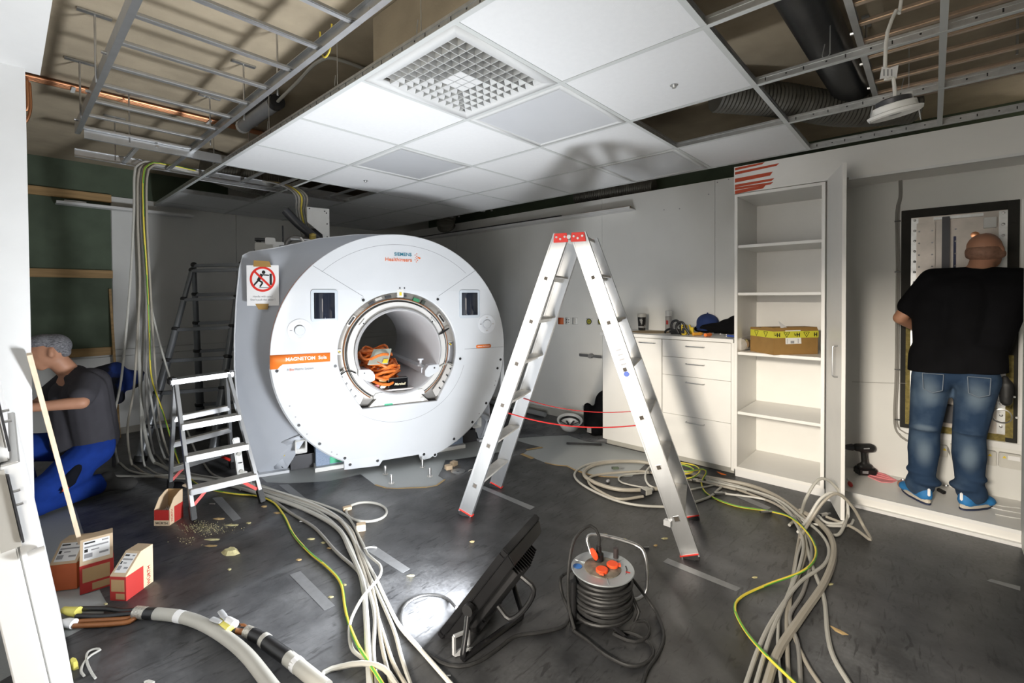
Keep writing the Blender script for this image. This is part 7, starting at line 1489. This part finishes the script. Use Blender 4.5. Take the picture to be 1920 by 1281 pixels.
# ------------------------------------------------------------------ kneeling man behind the pier
kb = V((0.40, 4.58, 0.003))
km = thing('person', 'grey-haired man in dark shirt and blue work trousers kneeling at the green wall', 'person', kb)
def K3(x, y, z): return V((x, y, z))-kb
neck = K3(0.30, 4.57, 0.95); head = K3(0.205, 4.56, 1.09); fdir = V((-0.95, -0.05, -0.32))
shN, shF = K3(0.365, 4.40, 0.875), K3(0.345, 4.76, 0.89)
elN, elF = K3(0.345, 4.22, 0.76), K3(0.15, 4.80, 0.68)
wrN, wrF = K3(0.105, 4.24, 0.765), K3(-0.05, 4.65, 0.72)
hN, hF = K3(0.40, 4.49, 0.36), K3(0.40, 4.67, 0.36)
kN, kF = K3(0.135, 4.38, 0.115), K3(0.02, 4.74, 0.42)
aN, aF = K3(0.50, 4.52, 0.075), K3(0.08, 4.75, 0.10)
pr = [('e', head, (0.100, 0.080, 0.112)), ('e', head+V((0.03, 0, 0.022)), (0.088, 0.08, 0.088)), ('e', head+V((-0.04, 0, -0.05)), (0.06, 0.056, 0.065)), ('c', neck, head+V((0.03, 0, -0.04)), 0.062, 0.060), ('c', neck+V((0.02, 0, -0.03)), shN+V((0, 0.04, 0)), 0.06, 0.06), ('c', neck+V((0.02, 0, -0.03)), shF+V((0, -0.04, 0)), 0.06, 0.06), ('c', neck+V((0.05, 0, -0.1)), K3(0.43, 4.58, 0.42), 0.11, 0.11),
      ('c', shN, elN, 0.05, 0.044), ('c', elN, wrN, 0.044, 0.029), ('c', shF, elF, 0.05, 0.042), ('c', elF, wrF, 0.042, 0.028), ('c', hN, kN, 0.08, 0.056), ('c', kN, aN, 0.052, 0.036), ('c', hF, kF, 0.08, 0.056), ('c', kF, aF, 0.052, 0.036), ('c', hN, hF, 0.09, 0.09), ('c', aN, aN+V((0.08, 0, -0.03)), 0.035, 0.03), ('c', aF, aF+V((-0.13, 0, -0.06)), 0.035, 0.03)]
face_bits(pr, head, fdir, (0, 0, 1)); hand(pr, wrN, (-1, 0.05, 0.0), (0, 0, 1), 1.0, 0.5, 1); hand(pr, wrF, (-1, -0.1, 0.0), (0, 0, 1), 1.0, 0.5, -1)
blob('body', pr, skin, km, vox=0.0085, it=5)
eyes(km, kb+head, fdir, (0, 0, 1))
blob('hair', [('e', head+V((0.034, 0.0, 0.036)), (0.094, 0.086, 0.086)), ('e', head+V((-0.02, 0.0, 0.066)), (0.085, 0.074, 0.058)), ('c', head+V((0.085, -0.035, -0.01)), head+V((0.085, 0.035, -0.01)), 0.034, 0.034)], hair_grey, km, vox=0.0075, it=3)
sh = blob('shirt', [('c', K3(0.43, 4.50, 0.43), K3(0.385, 4.46, 0.80), 0.125, 0.125), ('c', K3(0.43, 4.66, 0.43), K3(0.375, 4.70, 0.80), 0.125, 0.125), ('c', K3(0.45, 4.58, 0.42), K3(0.42, 4.58, 0.82), 0.14, 0.13), ('c', K3(0.32, 4.58, 0.43), K3(0.31, 4.58, 0.78), 0.12, 0.11), ('c', shN+V((0.02, 0.02, -0.02)), shN.lerp(elN, 0.72), 0.088, 0.076), ('c', shF+V((0, -0.02, -0.02)), shF.lerp(elF, 0.6), 0.088, 0.072), ('c', neck+V((0.035, 0, -0.045)), shN+V((0.01, 0.05, -0.01)), 0.072, 0.085), ('c', neck+V((0.035, 0, -0.045)), shF+V((0.01, -0.05, -0.01)), 0.072, 0.085)], grey_shirt, km, vox=0.011, it=4)
tr = blob('work_trousers', [('c', hN+V((0.03, 0, 0.0)), hN.lerp(kN, 0.5), 0.122, 0.105), ('c', hN.lerp(kN, 0.4), kN+V((0.0, 0, -0.0)), 0.110, 0.100), ('c', kN, aN+V((-0.06, 0, 0.02)), 0.095, 0.075), ('c', hF+V((0.03, 0, 0)), hF.lerp(kF, 0.5), 0.12, 0.10), ('c', hF.lerp(kF, 0.4), kF, 0.105, 0.092), ('c', kF, aF+V((0, 0, 0.03)), 0.088, 0.075), ('c', hN+V((0.03, 0, 0.03)), hF+V((0.03, 0, 0.03)), 0.125, 0.125), ('c', kN+V((0.02, -0.01, 0.06)), hN.lerp(kN, 0.3)+V((0, 0, -0.05)), 0.10, 0.11)], blue_work, km, vox=0.0115, it=4)
pk = blob('knee_pocket', [('c', K3(0.29, 4.345, 0.235), K3(0.33, 4.375, 0.29), 0.042, 0.036), ('c', K3(0.23, 4.325, 0.165), K3(0.29, 4.345, 0.21), 0.026, 0.036)], mat('black_patch', (0.010, 0.011, 0.016), 0.9, spec=0.1), tr, vox=0.010)
MB().box(K3(0.262, 4.266, 0.185), (0.030, 0.006, 0.026), Matrix.Rotation(-0.5, 3, 'X')@Matrix.Rotation(0.3, 3, 'Y')).build('red_badge', red, tr)
for a, d in ((aN, V((0.95, -0.1, 0))), (aF, V((-1, 0, 0)))):
    g = V((a.x, a.y, 0)); d = d.normalized()
    bt = blob('work_boot', [('c', g+V((0, 0, 0.075)), g+d*0.13+V((0, 0, 0.05)), 0.052, 0.045), ('e', g+d*0.12+V((0, 0, 0.045)), (0.06, 0.055, 0.042)), ('c', g-d*0.04+V((0, 0, 0.06)), g+V((0, 0, 0.12)), 0.048, 0.052)], mat('boot_dark', (0.05, 0.048, 0.045), 0.8), km, vox=0.009)
# jacket hanging on the batten at the back wall
jc = V((0.72, 5.35, 0))
c = atY(212, 705, 5.2)
o_ = blob('blue_jacket', [('e', c, (0.13, 0.09, 0.08)), ('e', c+V((0.10, 0, -0.05)), (0.11, 0.08, 0.09)), ('c', c+V((-0.10, 0, 0.03)), c+V((0.02, 0, 0.06)), 0.06, 0.06), ('c', c+V((0.12, 0, -0.02)), c+V((0.19, 0, 0.0)), 0.05, 0.03), ('c', c+V((0.0, 0, -0.06)), c+V((0.03, 0, -0.20)), 0.07, 0.05)], mat('jacket_blue', (0.008, 0.03, 0.17), 0.9, col2=(0.004, 0.005, 0.012), scale=6, thr=(0.45, 0.55)), vox=0.013)
tag(o_, 'dark blue and black work jacket hung behind the kneeling man', 'jacket')
o_ = MB().tube([c+V((0, 0.02, 0.0)), V((c.x, c.y+0.05, 0.002))], 0.013, 8).build('jacket_stand_pole', dark_metal); tag(o_, 'thin dark pole carrying the blue jacket behind the kneeling man', 'pole')
